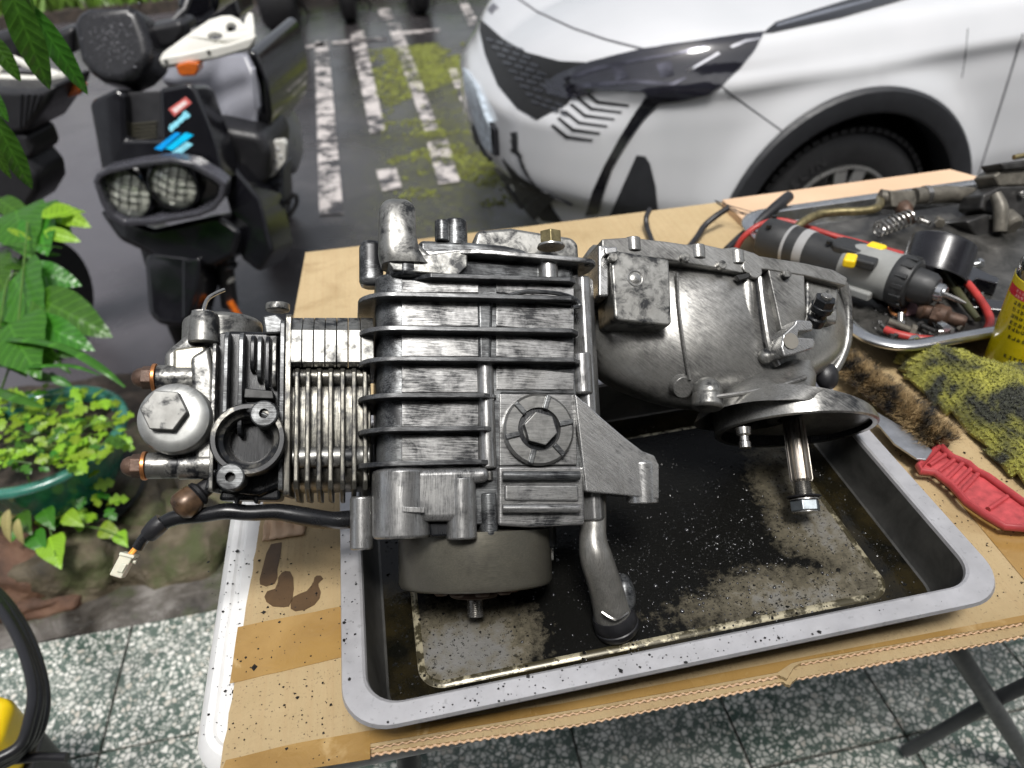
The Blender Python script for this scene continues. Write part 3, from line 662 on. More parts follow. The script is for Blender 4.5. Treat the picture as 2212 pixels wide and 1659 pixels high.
# plug with notched ring
part(MB().prism(pxs([(1079, 850), (1243, 852), (1247, 1004), (1079, 1006)], .003), -.004, .003), 'plug_pad', 'alu_u', .0008)
pc = E(1163, 928, .006); pc.z = 0
plug = part(MB().lathe([(.0285, .002), (.0285, .0075), (.0265, .0098), (.0172, .0098), (.0162, .0062), (.0, .0062)], pc, (0, 0, 1), 48, cap=False), 'drain_plug', 'alu_dark', 0, 30)
M['plug_face'] = metal_mat('worn plug face', amount=0.45, streak='u', light=(.34, .34, .33), soft=.12, patch=45)
plug.data.materials[0] = M['plug_face']
part(MB().lathe([(.0165, .0066), (.0125, .0068)], pc, (0, 0, 1), 32, cap=False), 'recess', 'oily', par=plug)
part(hexs(pc + V3((0, 0, .006)), (0, 0, 1), .0135, .0085, rot=.25), 'hex_head', M['plug_face'], .0007, par=plug)
for i in range(6):
    a = R(12 + 60 * i); mm = Matrix.Rotation(a, 3, 'Z'); part(MB().box(pc + mm @ V3((.0222, 0, .0102)), (.0058, .0021, .0016), mm), 'notch', 'alu_dark', .0009, par=plug)
# triangular bracket with its eye
bp = pxs([(1241, 850), (1268, 872), (1300, 902), (1350, 945), (1388, 974), (1414, 984), (1424, 1004), (1424, 1078), (1370, 1072), (1266, 1062)], .009)
br = part(MB().prism(bp, -.02, .009), 'bracket', 'alu_d', .0012)
u = E(1392, 1040, .004).x; part(MB().lathe([(.0128, E(1389, 1088, .010).y), (.0136, E(1389, 1000, .010).y), (.0110, E(1389, 990, .010).y)], (u, 0, -.003), (0, 1, 0), 24), 'bracket_eye', 'alu_d', .0012, par=br)
part(MB().lathe([(.0050, E(1389, 1086, .004).y - .0003), (.0050, E(1389, 1086, .004).y + .001)], (u, 0, -.003), (0, 1, 0), 16), 'hole', 'pitblack', par=br)
# lower casting: round lobes on the left, ribbed block on the right
def lobe(x0, x1, y0, y1, wf, depth, mat='alu_v', name='lobe', bev=.002, hole=False):
    a = E(x0, (y0 + y1) / 2, wf - .008).x; b = E(x1, (y0 + y1) / 2, wf - .008).x; r = (b - a) / 2; m = (a + b) / 2; k = min(1.0, .9 * r / r)
    sec = [(m - r, wf - depth)] + [(m + r * math.cos(R(180 - 15 * i)), wf - r + r * math.sin(R(180 - 15 * i))) for i in range(13)] + [(m + r, wf - depth)]
    o = part(MB().prism(sec, E(x0, y1, wf).y, E(x0, y0, wf).y, 'v'), name, mat, bev)
    if hole:
        vv = E(x0, y1, wf).y; part(MB().lathe([(r * .42, vv - .0004), (r * .42, vv + .001)], (m, 0, wf - r), (0, 1, 0), 16), 'bolt_hole', 'pitblack', par=o)
    return o
lobe(806, 932, 1012, 1168, .020, .08, 'alu_v', bev=.003, hole=True)
lobe(966, 1030, 1030, 1168, .0175, .07, 'alu_v', hole=True)
lobe(1036, 1074, 1064, 1160, .004, .05, 'alu_dark')
lobe(756, 806, 1072, 1190, -.016, .03, 'alu_v', bev=.002)
part(MB().prism(pxs([(850, 1013), (1058, 1008), (1060, 1040), (1012, 1046), (1000, 1126), (880, 1128)], .0155), -.06, .0155), 'web', 'alu_v', .007, seg=4)
part(MB().prism(pxs([(926, 1128), (972, 1124), (972, 1158), (930, 1160)], .004), -.03, .004), 'recess', 'oily', .002)
part(MB().prism(pxs([(870, 1094), (918, 1096), (917, 1108), (869, 1106)], .0212), .01, .0212), 'casting_mark', 'alu_v', .0005)
blk = part(MB().prism(pxs([(1076, 1006), (1262, 1006), (1264, 1134), (1150, 1140), (1076, 1136)], .004), -.10, .004), 'sump_block', 'alu_u', .0025)
for y in (1027, 1098):
    a, b = E(1086, y, .010), E(1252, y, .010)
    part(MB().tube([a, b], .0034, 12), 'rib', 'alu_dark' if y < 1050 else 'alu_u', .0, par=blk)
part(MB().prism(pxs([(1090, 1046), (1250, 1046), (1252, 1084), (1090, 1082)], .0062), 0, .0062), 'panel', 'alu_u', .002, par=blk)
# ------------------------------------------------ upper end
def oval(px0, px1, y0, y1, wf, wb, mat, name, bev=.004):
    a = E(px0, y1, (wf + wb) / 2).x; b = E(px1, y1, (wf + wb) / 2).x
    return part(MB().prism(rrect(a, b, wb, wf, min(b - a, wf - wb) * .42, 6), E(px0, y1, wf).y, E(px0, y0, wf).y, 'v'), name, mat, bev)
ps_ = []
for y, x0, x1, wf, wb in ((428, 832, 884, .006, -.016), (432, 824, 892, .011, -.019), (440, 819, 896, .0135, -.02), (490, 818, 897, .014, -.02), (528, 817, 904, .014, -.02), (548, 820, 918, .0135, -.02), (562, 824, 930, .012, -.02), (566, 836, 915, .009, -.018)):
    a, b = E(x0, y, -.003), E(x1, y, -.003); v_ = E(x0, y, wf).y; ps_.append([(x, v_, z) for x, z in rrect(a.x, b.x, wb, wf, min(b.x - a.x, wf - wb) * .36, 6)])
post = part(MB().loft(ps_), 'mounting_post', 'alu_clean', 0, 40)
pb = E(858, 566, .0); part(MB().lathe([(.0075, 0), (.0075, .0015)], (pb.x, E(830, 562, .012).y - .0006, -.001), (0, 1, 0), 18), 'hole', 'pitblack', par=post)
oval(776, 828, 512, 612, -.026, -.05, 'alu_dark', 'rear_post', .006)
sec = [(E(842, 575, 0).x, -.03), (E(842, 575, 0).x, .002), (E(870, 575, 0).x, .010), (E(930, 580, 0).x, .006), (E(990, 590, 0).x, .002), (E(1240, 600, 0).x, .0), (E(1240, 600, 0).x, -.03)]
part(MB().prism(sec, E(850, 600, .0).y, E(850, 556, 0).y, 'v'), 'shoulder', 'alu_dark', .004)
# flange plate
def flange():
    a, b, c = E(1004, 540, .012), E(1290, 566, .010), E(905, 560, .0)
    sec = [(c.x, -.04), (c.x, -.002), (c.x + .012, .0), (a.x, .010), (a.x + .012, .0135), (b.x - .012, .0135), (b.x - .004, .012), (b.x, .006), (b.x, -.01), (b.x - .008, -.04)]
    k = (b.y - a.y) / (b.x - a.x); v0 = a.y - k * a.x
    o = part(MB().prism(sec, v0 - .0026, v0 + .0018, 'v', shear=k), 'top_flange', 'alu_u', .0011)
    h = E(1270, 572, .010); part(MB().lathe([(.0022, -.0032), (.0022, .0004)], (h.x, v0 + k * h.x, .0075), (0, 1, 0), 12), 'hole', 'pitblack', par=o)
    return o
fl_ = flange()
part(MB().prism(pxs([(840, 560), (905, 552), (1010, 538), (1010, 575), (990, 596), (850, 584), (836, 562)], .0085), -.03, .0085), 'gusset', 'alu_clean', .006, seg=4)
part(MB().prism(pxs([(884, 470), (900, 520), (930, 548), (960, 560), (900, 575), (870, 560)], .002), -.02, .002), 'post_fillet', 'alu_clean', .006, seg=4)
vcol(986, 540, 596, .0062, -.0005, name='pillar', mat='alu_v'); vcol(1188, 556, 604, .0085, .0005, name='pillar', mat='alu_v')
part(MB().prism(pxs([(1000, 540), (1250, 560), (1250, 606), (1000, 592)], -.006), -.06, -.006), 'neck', 'alu_u', .002)
part(MB().prism(pxs([(1030, 497), (1105, 491), (1236, 512), (1250, 525), (1252, 565), (1018, 545)], -.03), -.10, -.03), 'upper_cover', 'alu_clean', .006, seg=3)
part(MB().prism(pxs([(905, 517), (1000, 520), (1090, 528), (1140, 540), (1140, 560), (905, 560)], -.018), -.08, -.018), 'upper_step', 'alu_dark', .005, seg=3)
vcol(986, 470, 530, .0105, -.028, name='sensor_boss', mat='alu_dark', bevel=.002)
part(MB().lathe([(.006, 0), (.006, .018)], E(955, 522, -.02), (0, 1, 0), 16), 'boss', 'alu_dark', .001)
cb = E(1190, 535, -.006); part(MB().lathe([(.0118, 0), (.0118, .002)], cb, (0, 1, 0), 24), 'washer', 'steel', .0004); part(hexs(cb + V3((0, .002, 0)), (0, 1, 0), .0098, .0115, rot=.3), 'flange_bolt', 'brass', .0007)
# ------------------------------------------------ gear case
def sup(u, vt_, vb_, wf, wb, n=28, e=2.6):
    vc, wc, rv, rw = (vt_ + vb_) / 2, (wf + wb) / 2, (vt_ - vb_) / 2, (wf - wb) / 2; out = []
    for i in range(n):
        a = 2 * PI * i / n; c, s = math.cos(a), math.sin(a)
        out.append((u, vc + rv * math.copysign(abs(s) ** (2 / e), s), wc + rw * math.copysign(abs(c) ** (2 / e), c)))
    return out
secs = []
for x, yt, yb, wf, wb, e in ((1280, 530, 790, -.060, -.118, 3.2), (1330, 532, 830, -.052, -.118, 3.0), (1400, 536, 856, -.043, -.118, 2.6), (1470, 540, 874, -.034, -.118, 2.5), (1540, 546, 885, -.029, -.116, 2.5),
                             (1610, 556, 880, -.028, -.114, 2.6), (1680, 566, 866, -.034, -.112, 2.8), (1740, 582, 842, -.040, -.112, 2.8), (1790, 598, 815, -.048, -.112, 2.8), (1825, 620, 790, -.060, -.110, 2.6), (1838, 660, 760, -.075, -.105, 2.2)):
    u = E(x, 700, wf).x; secs.append(sup(u, E(x, yt, wf - .03).y, E(x, yb, wf - .03).y, wf, wb, e=e))
gear = part(MB().loft(secs), 'gear_case', 'alu_gear', 0, 50, sub=1)
# soft dents and lumps on the casting
def lump(x, y, w, r, sc=(1, 1, .5), mat='alu_gear', name='casting_lump'):
    c = E(x, y, w); part(MB().ball(c, r, 16, 10, sc), name, mat, 0, 80, par=gear)
lump(1655, 770, -.030, .0075, (1, 1, .9), 'alu_clean', 'ball_boss')
lump(1612, 640, -.038, .018, (.55, 2.4, .5)); lump(1618, 586, -.036, .010, (1.2, .8, .7))
part(MB().lathe([(.012, -.004), (.010, .003), (.006, .003)], E(1475, 835, -.045), (0, -.5, 1), 20), 'blind_boss', 'alu_gear', .001, par=gear)
# flat split flange along the top of the gear case, with small bosses
fp = [(1300, 516), (1360, 512), (1440, 521), (1480, 527), (1520, 527), (1560, 536), (1590, 533), (1630, 546), (1640, 552), (1740, 568), (1800, 582), (1832, 600), (1828, 618), (1740, 596), (1650, 582), (1600, 590), (1560, 582), (1450, 562), (1300, 545)]
part(MB().prism(pxs(fp, -.026), -.10, -.026), 'case_flange', 'alu_gear', .0015, par=gear)
for x, y in ((1372, 522), (1512, 538), (1597, 550)): vcol(x, y - 12, y + 18, .0072, -.030, name='flange_boss', mat='alu_gear', par=gear)
# box pad with the sharp lower lip
bq = pxs([(1318, 538), (1446, 560), (1452, 696), (1446, 704), (1336, 692), (1328, 684)], -.016); bt = pxs([(1322, 544), (1440, 562), (1448, 700), (1334, 690)], -.016)
part(MB().prism(bq, -.060, -.016), 'square_pad', 'alu_clean', .0022)
part(MB().prism(pxs([(1293, 528), (1316, 532), (1316, 640), (1293, 640)], -.022), -.07, -.022), 'pad_web', 'alu_d', .002)
part(MB().prism(pxs([(1306, 534), (1334, 532), (1334, 546), (1308, 550)], -.014), -.05, -.014), 'pad_lip', 'alu_d', .0015)
part(MB().lathe([(.0082, 0), (.0068, .0010), (.0052, .0002), (.0040, .0010), (.0008, .0012)], E(1372, 602, -.0165), (0, 0, 1), 28, cap=False), 'pad_ring', 'alu_gear', 0, 60)
# end cover of the gear case
ep = [(1655, 566), (1738, 580), (1742, 690), (1728, 722), (1700, 730), (1688, 716), (1676, 660)]
part(MB().prism(pxs(ep, -.027), -.07, -.027), 'end_plate', 'alu_gear', .0015)
part(MB().prism(pxs([(1740, 578), (1800, 590), (1815, 610), (1812, 700), (1740, 690)], -.035), -.08, -.035), 'end_cover', 'alu_clean', .004)
part(MB().prism(pxs([(1790, 584), (1812, 588), (1814, 612), (1794, 614)], -.030), -.06, -.030), 'cover_lug', 'alu_clean', .002)
part(MB().tube([E(1820, 612, -.066), E(1830, 660, -.070), E(1828, 740, -.072), E(1805, 795, -.074), E(1780, 815, -.078)], .0050, 10, smooth=5), 'cover_rim', 'alu_gear')
part(MB().ball(E(1786, 812, -.072), .012, 16, 10, (1, 1.2, .8)), 'rubber_bung', 'rubber', 0, 80)
# brake lever clamp and greasy bolt
cl = part(MB().prism(pxs([(1692, 722), (1716, 700), (1720, 690), (1752, 692), (1757, 700), (1756, 714), (1726, 716), (1724, 728), (1758, 730), (1762, 740), (1758, 752), (1716, 766), (1694, 770), (1688, 750)], -.006), -.05, -.006), 'brake_clamp', 'alu_d', .0016)
ch = E(1708, 737, -.0055); part(MB().lathe([(.0072, 0), (.0072, .0008)], ch, (0, 0, 1), 20), 'bore', simple('dull bore', (.16, .15, .13), .6), par=cl)
p0, p1 = E(1752, 712, -.03), E(1786, 640, -.002); dv = (p1 - p0).normalized()
bb = part(MB().lathe([(.0085, 0), (.0095, .008), (.0078, .010), (.0078, .014), (.0105, .016), (.0105, .021), (.0088, .022)], p0 + dv * .006, dv, 16), 'banjo_bolt', 'oily', .0006)
part(hexs(p0 + dv * .026, dv, .0098, .009), 'hex_head', 'oily', .0008, par=bb); part(MB().lathe([(.005, 0), (.005, .004)], p0 + dv * .034, dv, 14), 'tip', 'steel', .0006, par=bb)
for x, y in ((1625, 590), (1612, 580)):
    part(MB().lathe([(.007, 0), (.007, .006)], E(x, y, -.03), (0, 0, 1), 14), 'lug', 'alu_gear', .0012)
part(MB().prism(pxs([(1590, 594), (1622, 588), (1620, 600), (1598, 606)], -.024), -.03, -.024), 'notch', 'pitblack', .001)
# ------------------------------------------------ rear hub
HW = -.056
hc = E(1716, 926, HW); hR = .0730
hf = V3((-.03, -1, .12)).normalized()      # direction of the axle, slightly towards the camera
hub = part(MB().lathe([(hR - .006, .0022), (hR - .0075, -.010), (hR * .78, -.016), (hR * .74, -.010), (hR * .66, -.010), (hR * .62, -.016), (hR * .36, -.017), (hR * .33, -.009), (.0145, -.009), (.0135, -.02), (.0, -.02)], hc, hf, 56, cap=False), 'hub_drum', 'oily', 0, 30)
nk = []
bx_, by_, bd_ = basis(hf)
def hubring(r, h, n=48): return [hc + hf * h + (bx_ * math.cos(2 * PI * i / n) + by_ * math.sin(2 * PI * i / n)) * r for i in range(n)]
def match(pts, ring):
    """re-sample a closed outline so that it starts and turns like the hub ring"""
    out = []; c = sum((V3(p) for p in pts), V3()) / len(pts); n = len(ring); rc = sum(ring, V3()) / n
    for q in ring:
        a = math.atan2(q.z - rc.z, q.x - rc.x); d = V3((math.cos(a), 0, math.sin(a))); best = None
        for i in range(len(pts)):
            p0, p1 = V3(pts[i - 1]) - c, V3(pts[i]) - c; e = p1 - p0; den = d.x * e.z - d.z * e.x
            if abs(den) < 1e-12: continue
            t_ = (p0.x * e.z - p0.z * e.x) / den; k = (p0.x * d.z - p0.z * d.x) / den
            if t_ > 0 and -1e-6 <= k <= 1 + 1e-6: best = c + p0 + e * k; break
        out.append(best if best is not None else c)
    return out
ring0 = [q - hf * (.003 + .026 * max(0.0, min(1.0, .5 - .62 * (q.x - hc.x) / hR))) for q in hubring(hR * .985, 0)]
for y, x0, x1, wf, rr_ in ((776, 1650, 1752, -.036, .02), (806, 1600, 1764, -.024, .022), (836, 1562, 1769, -.013, .028), (866, 1550, 1772, -.002, .034), (888, 1547, 1776, .008, .040)):
    a, b = E(x0, y, wf - .035), E(x1, y, wf - .015); v_ = E((x0 + x1) / 2, y, wf).y; k_ = (y - 776) / 112
    nk.append(match([(x, v_ + k_ * (-.03 * (x - hc.x) + .12 * (z - hc.z)), z) for x, z in rrect(a.x, b.x, -.105, wf, rr_, 8)], ring0))
nk.append([p * .62 + q * .38 + hf * .003 for p, q in zip(nk[-1], ring0)]); nk.append(ring0); nk.append(hubring(hR, -.0015)); nk.append(hubring(hR, .0015)); nk.append(hubring(hR - .002, .0028)); nk.append(hubring(hR - .006, .0022))
part(MB().loft(nk, cap=False), 'hub_neck', 'alu_gear', 0, 40)
part(MB().tube([E(1528, 848, -.028), E(1528, 884, -.026)], [.0132, .0142], 20), 'hub_boss', 'alu_clean', .004, seg=3)
part(MB().ball(E(1528, 846, -.028), .0132, 18, 10), 'boss_dome', 'alu_clean', 0, 80)
# splined axle, thread, washer and nut
sh = part(MB().lathe([(.0092, 0), (.0100, .002), (.0100, .060), (.0088, .062)], hc + hf * -.012, hf, 144, lobes=lambda a: 1.0 if math.sin(14 * a) > -.1 else .80), 'splined_axle', metal_mat('worn spline steel', amount=.2, streak='v', light=(.38, .35, .31), rough=.34), 0, 25)
part(MB().lathe([v for k in range(9) for v in ((.0072, .0495 + k * .0016), (.0080, .0503 + k * .0016))], hc, hf, 24), 'thread', 'steel', 0, 25, par=sh)
part(MB().lathe([(.0150, .0632), (.0155, .064), (.0150, .0648)], hc, hf, 32), 'washer', M['rubber'], 0, 30, par=sh)
part(MB().lathe([(.0140, .0662), (.0140, .0672)], hc, hf, 32), 'washer', 'steel', 0, 30, par=sh)
part(hexs(hc + hf * .0675, hf, .0135, .0095, rot=.2), 'axle_nut', metal_mat('zinc nut', amount=.2, streak=None, light=(.36, .40, .43), rough=.35), .0010, par=sh)
part(MB().lathe([(.0125, .0772), (.0125, .0785)], hc, hf, 28), 'nut_collar', 'steel', .0004, par=sh)
s0 = E(1606, 934, -.022); part(MB().lathe([(.0068, 0), (.0062, .006), (.0040, .0075), (.0040, .012), (.0052, .0125), (.0052, .018)], s0 - hf * .004, hf, 16), 'bleed_screw', 'steel', .0003)
# ------------------------------------------------ flywheel drum
a, b = E(862, 1220, -.055), E(1190, 1220, -.055); fr_ = (b.x - a.x) / 2; fu = (a.x + b.x) / 2; v1 = E(1025, 1150, -.0).y; v0 = E(1025, 1283, .0).y; FW = -.060
fw = part(MB().lathe([(fr_ * .6, v0 + .0005), (fr_ - .006, v0), (fr_ - .002, v0 + .0015), (fr_, v0 + .005), (fr_, v1), (fr_ - .01, v1 + .001)], (fu, 0, FW), (0, 1, 0), 64), 'flywheel', 'drum', 0, 30)
for a in range(0, 360, 40):
    p = V3((fu + .030 * math.sin(R(a)), v0 - .001, FW + .030 * math.cos(R(a)))); part(MB().lathe([(.006, 0), (.006, -.003), (.0045, -.0045)], p, (0, 1, 0), 14), 'rivet', 'rust', par=fw)
part(MB().lathe([(.030, v0 + .001), (.030, v0 - .003)], (fu, 0, FW), (0, 1, 0), 36), 'hub_plate', 'rust', .0006, par=fw)
cu = E(1026, 1300, FW).x
part(MB().lathe([(.0185, v0 - .003), (.0195, v0 - .006), (.0185, v0 - .0085), (.009, v0 - .010)], (cu, 0, FW), (0, 1, 0), 30), 'flange_nut', 'rust', .0003, par=fw)
part(MB().lathe([w_ for k in range(10) for w_ in ((.0062, v0 - .010 - k * .0015), (.0070, v0 - .0107 - k * .0015))], (cu, 0, FW), (0, 1, 0), 24), 'crank_thread', 'steel', 0, 25, par=fw)
part(MB().box(E(1186, 1192, -.055), (.003, .007, .004)), 'pickup_lug', 'steel', .0006, par=fw)
part(MB().prism(rrect(E(950, 1150, -.05).x, E(1200, 1150, -.05).x, -.10, -.03, .02), E(1050, 1190, -.04).y, E(1050, 1120, -.04).y, 'v'), 'stator_base', 'oily', .002)
# ------------------------------------------------ pipe leg with rubber boot
pp = [(1284, 1060, -.018), (1283, 1120, -.017), (1281, 1165, -.014), (1288, 1205, -.014), (1304, 1255, -.020), (1316, 1298, -.026), (1326, 1335, -.031), (1333, 1352, -.034)]
lg = part(MB().tube([E(*p) for p in pp], [.0098, .0100, .0112, .0132, .0136, .0145, .0162, .0166], 20, smooth=5), 'drain_pipe', metal_mat('greasy pipe', amount=.52, streak='v', light=(.42, .41, .38), soft=.25))
e0, e1 = E(1330, 1345, -.033), E(1337, 1366, -.037); dv = (e1 - e0).normalized()
part(MB().lathe([(.0166, -.010), (.0180, -.006), (.0184, .0), (.0178, .0012), (.0186, .002), (.0184, .006), (.0165, .0085), (.012, .009)], e0, dv, 28), 'rubber_boot', 'rubber', 0, 35, par=lg)
part(MB().tube([E(1300, 1322, -.012), E(1330, 1338, -.008), E(1356, 1322, -.012)], .0012, 6, smooth=4), 'boot_clip', 'steel', par=lg)
part(MB().ball(E(1348, 1290, -.028), .012, 14, 10, (.8, 1.6, .8)), 'pipe_elbow', 'alu_dark', 0, 80, par=lg)

for x, y, w in ((1480, 556, -.022), (1560, 572, -.022), (1700, 592, -.022), (1325, 556, -.012)):
    c = E(x, y, w); part(MB().lathe([(.0042, -.004), (.0042, .0008), (.0034, .0014)], c, (0, 0, 1), 14), 'dowel', 'alu_cast', 0, 35, par=gear)
part(MB().tube([E(x, y, w) for x, y, w in ((1462, 590, -.034), (1466, 660, -.0325), (1476, 740, -.033), (1490, 820, -.038))], .0016, 6, smooth=6), 'casting_seam', 'alu_gear', par=gear)
part(MB().tube([E(x, y, w) for x, y, w in ((1640, 600, -.0275), (1650, 680, -.026), (1662, 750, -.0265), (1680, 790, -.028))], .0030, 8, smooth=6), 'casting_rib', 'alu_gear', par=gear)
part(MB().tube([E(x, y, w) for x, y, w in ((1545, 858, -.016), (1600, 850, -.012), (1680, 835, -.012), (1740, 815, -.016))], .0022, 8, smooth=6), 'casting_rib', 'alu_gear', par=gear)
for x0, x1, y in ((868, 1034, 1003), (1082, 1240, 846)): part(MB().tube([E(x0, y, .003), E(x1, y + 2, .003)], .0008, 6), 'casting_seam', 'alu_dark', par=case)
# ------------------------------------------------ cylinder
CW = -.012
def vplate(x, y0, y1, wf, wb, th, mat, name, r=.006, par=None, bev=.0007):
    a = E(x, y1, wf); b = E(x, y0, wf); u = (a.x + b.x) / 2
    return part(MB().prism(rrect(a.y, b.y, wb, wf, min(r, (wf - wb) * .45), 5), u - th / 2, u + th / 2, 'u'), name, mat, bev, par=par)
def ubar(x0, x1, y, r, w, name, mat, n=18, par=None, bevel=.001):
    a, b = E(x0, y, w + r * .8), E(x1, y, w + r * .8); v = (a.y + b.y) / 2
    return part(MB().lathe([(r, 0), (r, b.x - a.x)], (a.x, v, w), (1, 0, 0), n), name, mat, bevel, par=par)
a, b = E(628, 1050, CW - .02), E(800, 790, CW - .02)
cyl = part(MB().prism(rrect(b.y - .1, b.y, -.105, -.020, .03, 6), a.x, b.x, 'u'), 'cylinder', 'cyl_fin', .001)
for i, x in enumerate((640, 664, 689, 714, 740, 765, 789)):
    # blade with a lower rounded foot, wider at the front
    u = E(x, 930, CW).x; vt_, vm, vb_ = E(x, 792, CW).y, E(x, 1040, CW).y, E(x, 1084, CW - .02).y
    sec = [(vt_, -.09), (vt_, CW - .004), (vt_ - .004, CW), (vm, CW), (vm - .006, CW - .004), (vb_ + .004, CW - .020), (vb_, CW - .032), (vb_, -.09)]
    part(MB().prism(sec, u - .0019, u + .0019, 'u'), 'cylinder_fin', 'cyl_fin', .0012, par=cyl)
ubar(630, 800, 985, .0085, CW - .011, 'stud_tunnel', 'alu_clean', par=cyl); ubar(630, 800, 812, .0075, CW - .012, 'stud_tunnel', 'cyl_fin', par=cyl)
# smooth chain tunnel above the fins, cast in slices
tun = None
xs = [628, 652, 677, 702, 727, 752, 780, 808]
for i in range(7):
    a, b = E(xs[i], 735, CW + .004), E(xs[i + 1], 735, CW + .004)
    vt_, vc, vm, vb_ = E(xs[i], 686, CW - .014).y, E(xs[i], 704, CW + .004).y, E(xs[i], 712, CW + .004).y, E(xs[i], 788, CW + .004).y
    sec = [(vt_, -.08), (vt_, CW - .014), (vc, CW - .002), (vm, CW + .004), (vb_ + .002, CW + .004), (vb_, CW - .002), (vb_, -.08)]
    part(MB().prism(sec, a.x + .00015, b.x - .00015, 'u'), 'tunnel_slice', 'alu_clean', .0006, par=cyl)
# ------------------------------------------------ head
vplate(621, 676, 1072, CW + .004, -.09, .0044, 'cyl_fin', 'head_gasket_flange', .004)
vplate(608, 690, 1060, CW + .001, -.09, .0036, 'alu_dark', 'head_flange', .004)
part(MB().prism(pxs([(566, 682), (596, 676), (612, 690), (612, 720), (572, 722)], -.02), -.07, -.02), 'flange_ear', 'alu_dark', .002)
part(MB().lathe([(.0095, 0), (.0095, .006)], E(600, 672, -.035), (0, 1, 0), 16), 'stud_seat', 'alu_cast', .001)
head = part(MB().prism(pxs([(462, 712), (606, 716), (610, 870), (612, 1050), (560, 1072), (470, 1062), (458, 1000), (450, 900)], CW - .012), -.09, CW - .012), 'cylinder_head', 'oily', .004, seg=3)
for x, y0, y1, wf in ((486, 712, 968, .004), (519, 714, 940, .004)):
    vplate(x, y0, y1, CW + wf, -.05, .0034, 'alu_dark', 'head_fin', .008, par=head)
for x, y0, y1, m_ in ((545, 720, 800, 'oily'), (560, 722, 822, 'alu_dark'), (577, 722, 842, 'oily'), (592, 724, 836, 'alu_cast')):
    vplate(x, y0, y1, CW, -.05, .0032, m_, 'head_fin', .008, par=head)
vplate(459, 740, 1062, CW + .002, -.06, .0030, 'alu_cast', 'cover_joint', .003)
part(MB().prism(pxs([(528, 838), (590, 844), (592, 862), (526, 860)], CW + .004), CW - .012, CW + .0042), 'slot', 'pitblack', .001, par=head)
# intake port
ic = E(535, 948, .004); iz = V3((.02, .02, 1)).normalized()
port = part(MB().lathe([(.0265, -.022), (.0265, -.001), (.0255, .001), (.0225, .001), (.0215, -.002), (.0212, -.006), (.0180, -.008), (.0168, -.012), (.0160, -.020), (.0155, -.034)], ic, iz, 48, cap=False), 'intake_port', metal_mat('grimy port rim', amount=.74, streak=None, light=(.26, .25, .22), soft=.08, patch=60), 0, 40)
part(MB().lathe([(.0157, -.030), (.0, -.031)], ic, iz, 28, cap=False), 'port_bore', 'pitblack', par=port)
part(MB().lathe([(.0166, -.018), (.0150, -.022), (.0148, -.026)], ic, iz, 36, cap=False), 'valve_seat', 'steel', 0, 60, par=port)
for x, y in ((570, 893), (497, 1030)):
    c = E(x, y, .008); c.z = .005
    e_ = part(MB().lathe([(.0098, -.022), (.0098, .002), (.0088, .0032), (.0036, .0032), (.0036, -.006)], c, (0, 0, 1), 24, cap=False), 'port_ear', 'alu_dark', 0, 35)
    part(MB().lathe([(.0036, -.004), (0, -.004)], c, (0, 0, 1), 12, cap=False), 'tapped_hole', 'pitblack', par=e_)
part(MB().prism(pxs([(525, 868), (592, 868), (600, 884), (588, 910), (530, 890)], .003), -.03, .003), 'ear_web', 'alu_dark', .003)
part(MB().prism(pxs([(470, 990), (505, 1000), (520, 1040), (490, 1050), (466, 1020)], -.006), -.03, -.006), 'ear_web', 'oily', .003)
part(MB().prism(pxs([(455, 1010), (470, 1015), (452, 1060), (440, 1058)], -.012), -.05, -.012), 'skirt', 'oily', .002)
part(MB().prism(pxs([(480, 1052), (580, 1040), (606, 1044), (606, 1082), (470, 1082)], -.03), -.07, -.03), 'lower_skirt', 'oily', .003)
part(MB().prism(pxs([(500, 1060), (522, 1060), (514, 1092), (508, 1092)], -.03), -.05, -.03), 'drip_tab', 'oily', .002)
part(MB().prism(pxs([(540, 1060), (562, 1060), (556, 1090), (548, 1086)], -.03), -.05, -.03), 'drip_tab', 'oily', .002)
# cam cover, its round cap with a hex plug
def vround(px0, px1, y0, y1, w, mat, name, bev=.003):
    a, b = E(px0, y1, w), E(px1, y1, w); r = (b.x - a.x) / 2
    return part(MB().lathe([(r, E(px0, y1, w + r * .8).y), (r, E(px0, y0, w + r * .5).y + .002), (r * .82, E(px0, y0, w + r * .5).y + .0045)], ((a.x + b.x) / 2, 0, w), (0, 1, 0), 40), name, mat, bev)
vround(392, 566, 690, 780, -.055, 'alu_clean', 'round_cover', .003)
part(MB().lathe([(.0115, 0), (.0105, .020), (.0095, .024)], E(440, 742, -.022), (0, 1, 0), 20), 'stud_tower', 'alu_clean', .001)
st_ = E(438, 690, -.022); part(MB().lathe([(.0085, -.004), (.0085, .006)], st_, (0, 1, 0), 40, lobes=lambda a: 1 if math.sin(20 * a) > 0 else .95), 'knurled_nut', 'steel', .0003)
part(MB().tube([st_ + V3((0, .006, 0)), st_ + V3((.002, .020, -.01)), st_ + V3((.012, .030, -.02))], .0016, 8, smooth=4), 'spring_clip', 'steel')
part(MB().prism(pxs([(352, 760), (400, 720), (452, 716), (462, 735), (462, 850), (352, 840)], -.024), -.075, -.024), 'cam_cover', 'alu_clean', .006, seg=3)
part(MB().prism(pxs([(372, 752), (446, 742), (446, 806), (372, 812)], -.021), -.04, -.021), 'cover_step', metal_mat('oil browned casting', amount=.42, streak=None, light=(.40, .38, .31), soft=.2, metal=.6), .003)
part(MB().prism(pxs([(410, 770), (452, 745), (462, 800), (462, 1000), (440, 1010), (420, 1000)], -.016), -.06, -.016), 'cover_side', 'alu_clean', .006, seg=3)
part(MB().prism(pxs([(330, 850), (455, 830), (455, 1000), (340, 990)], -.030), -.08, -.030), 'cover_base', 'alu_clean', .006)
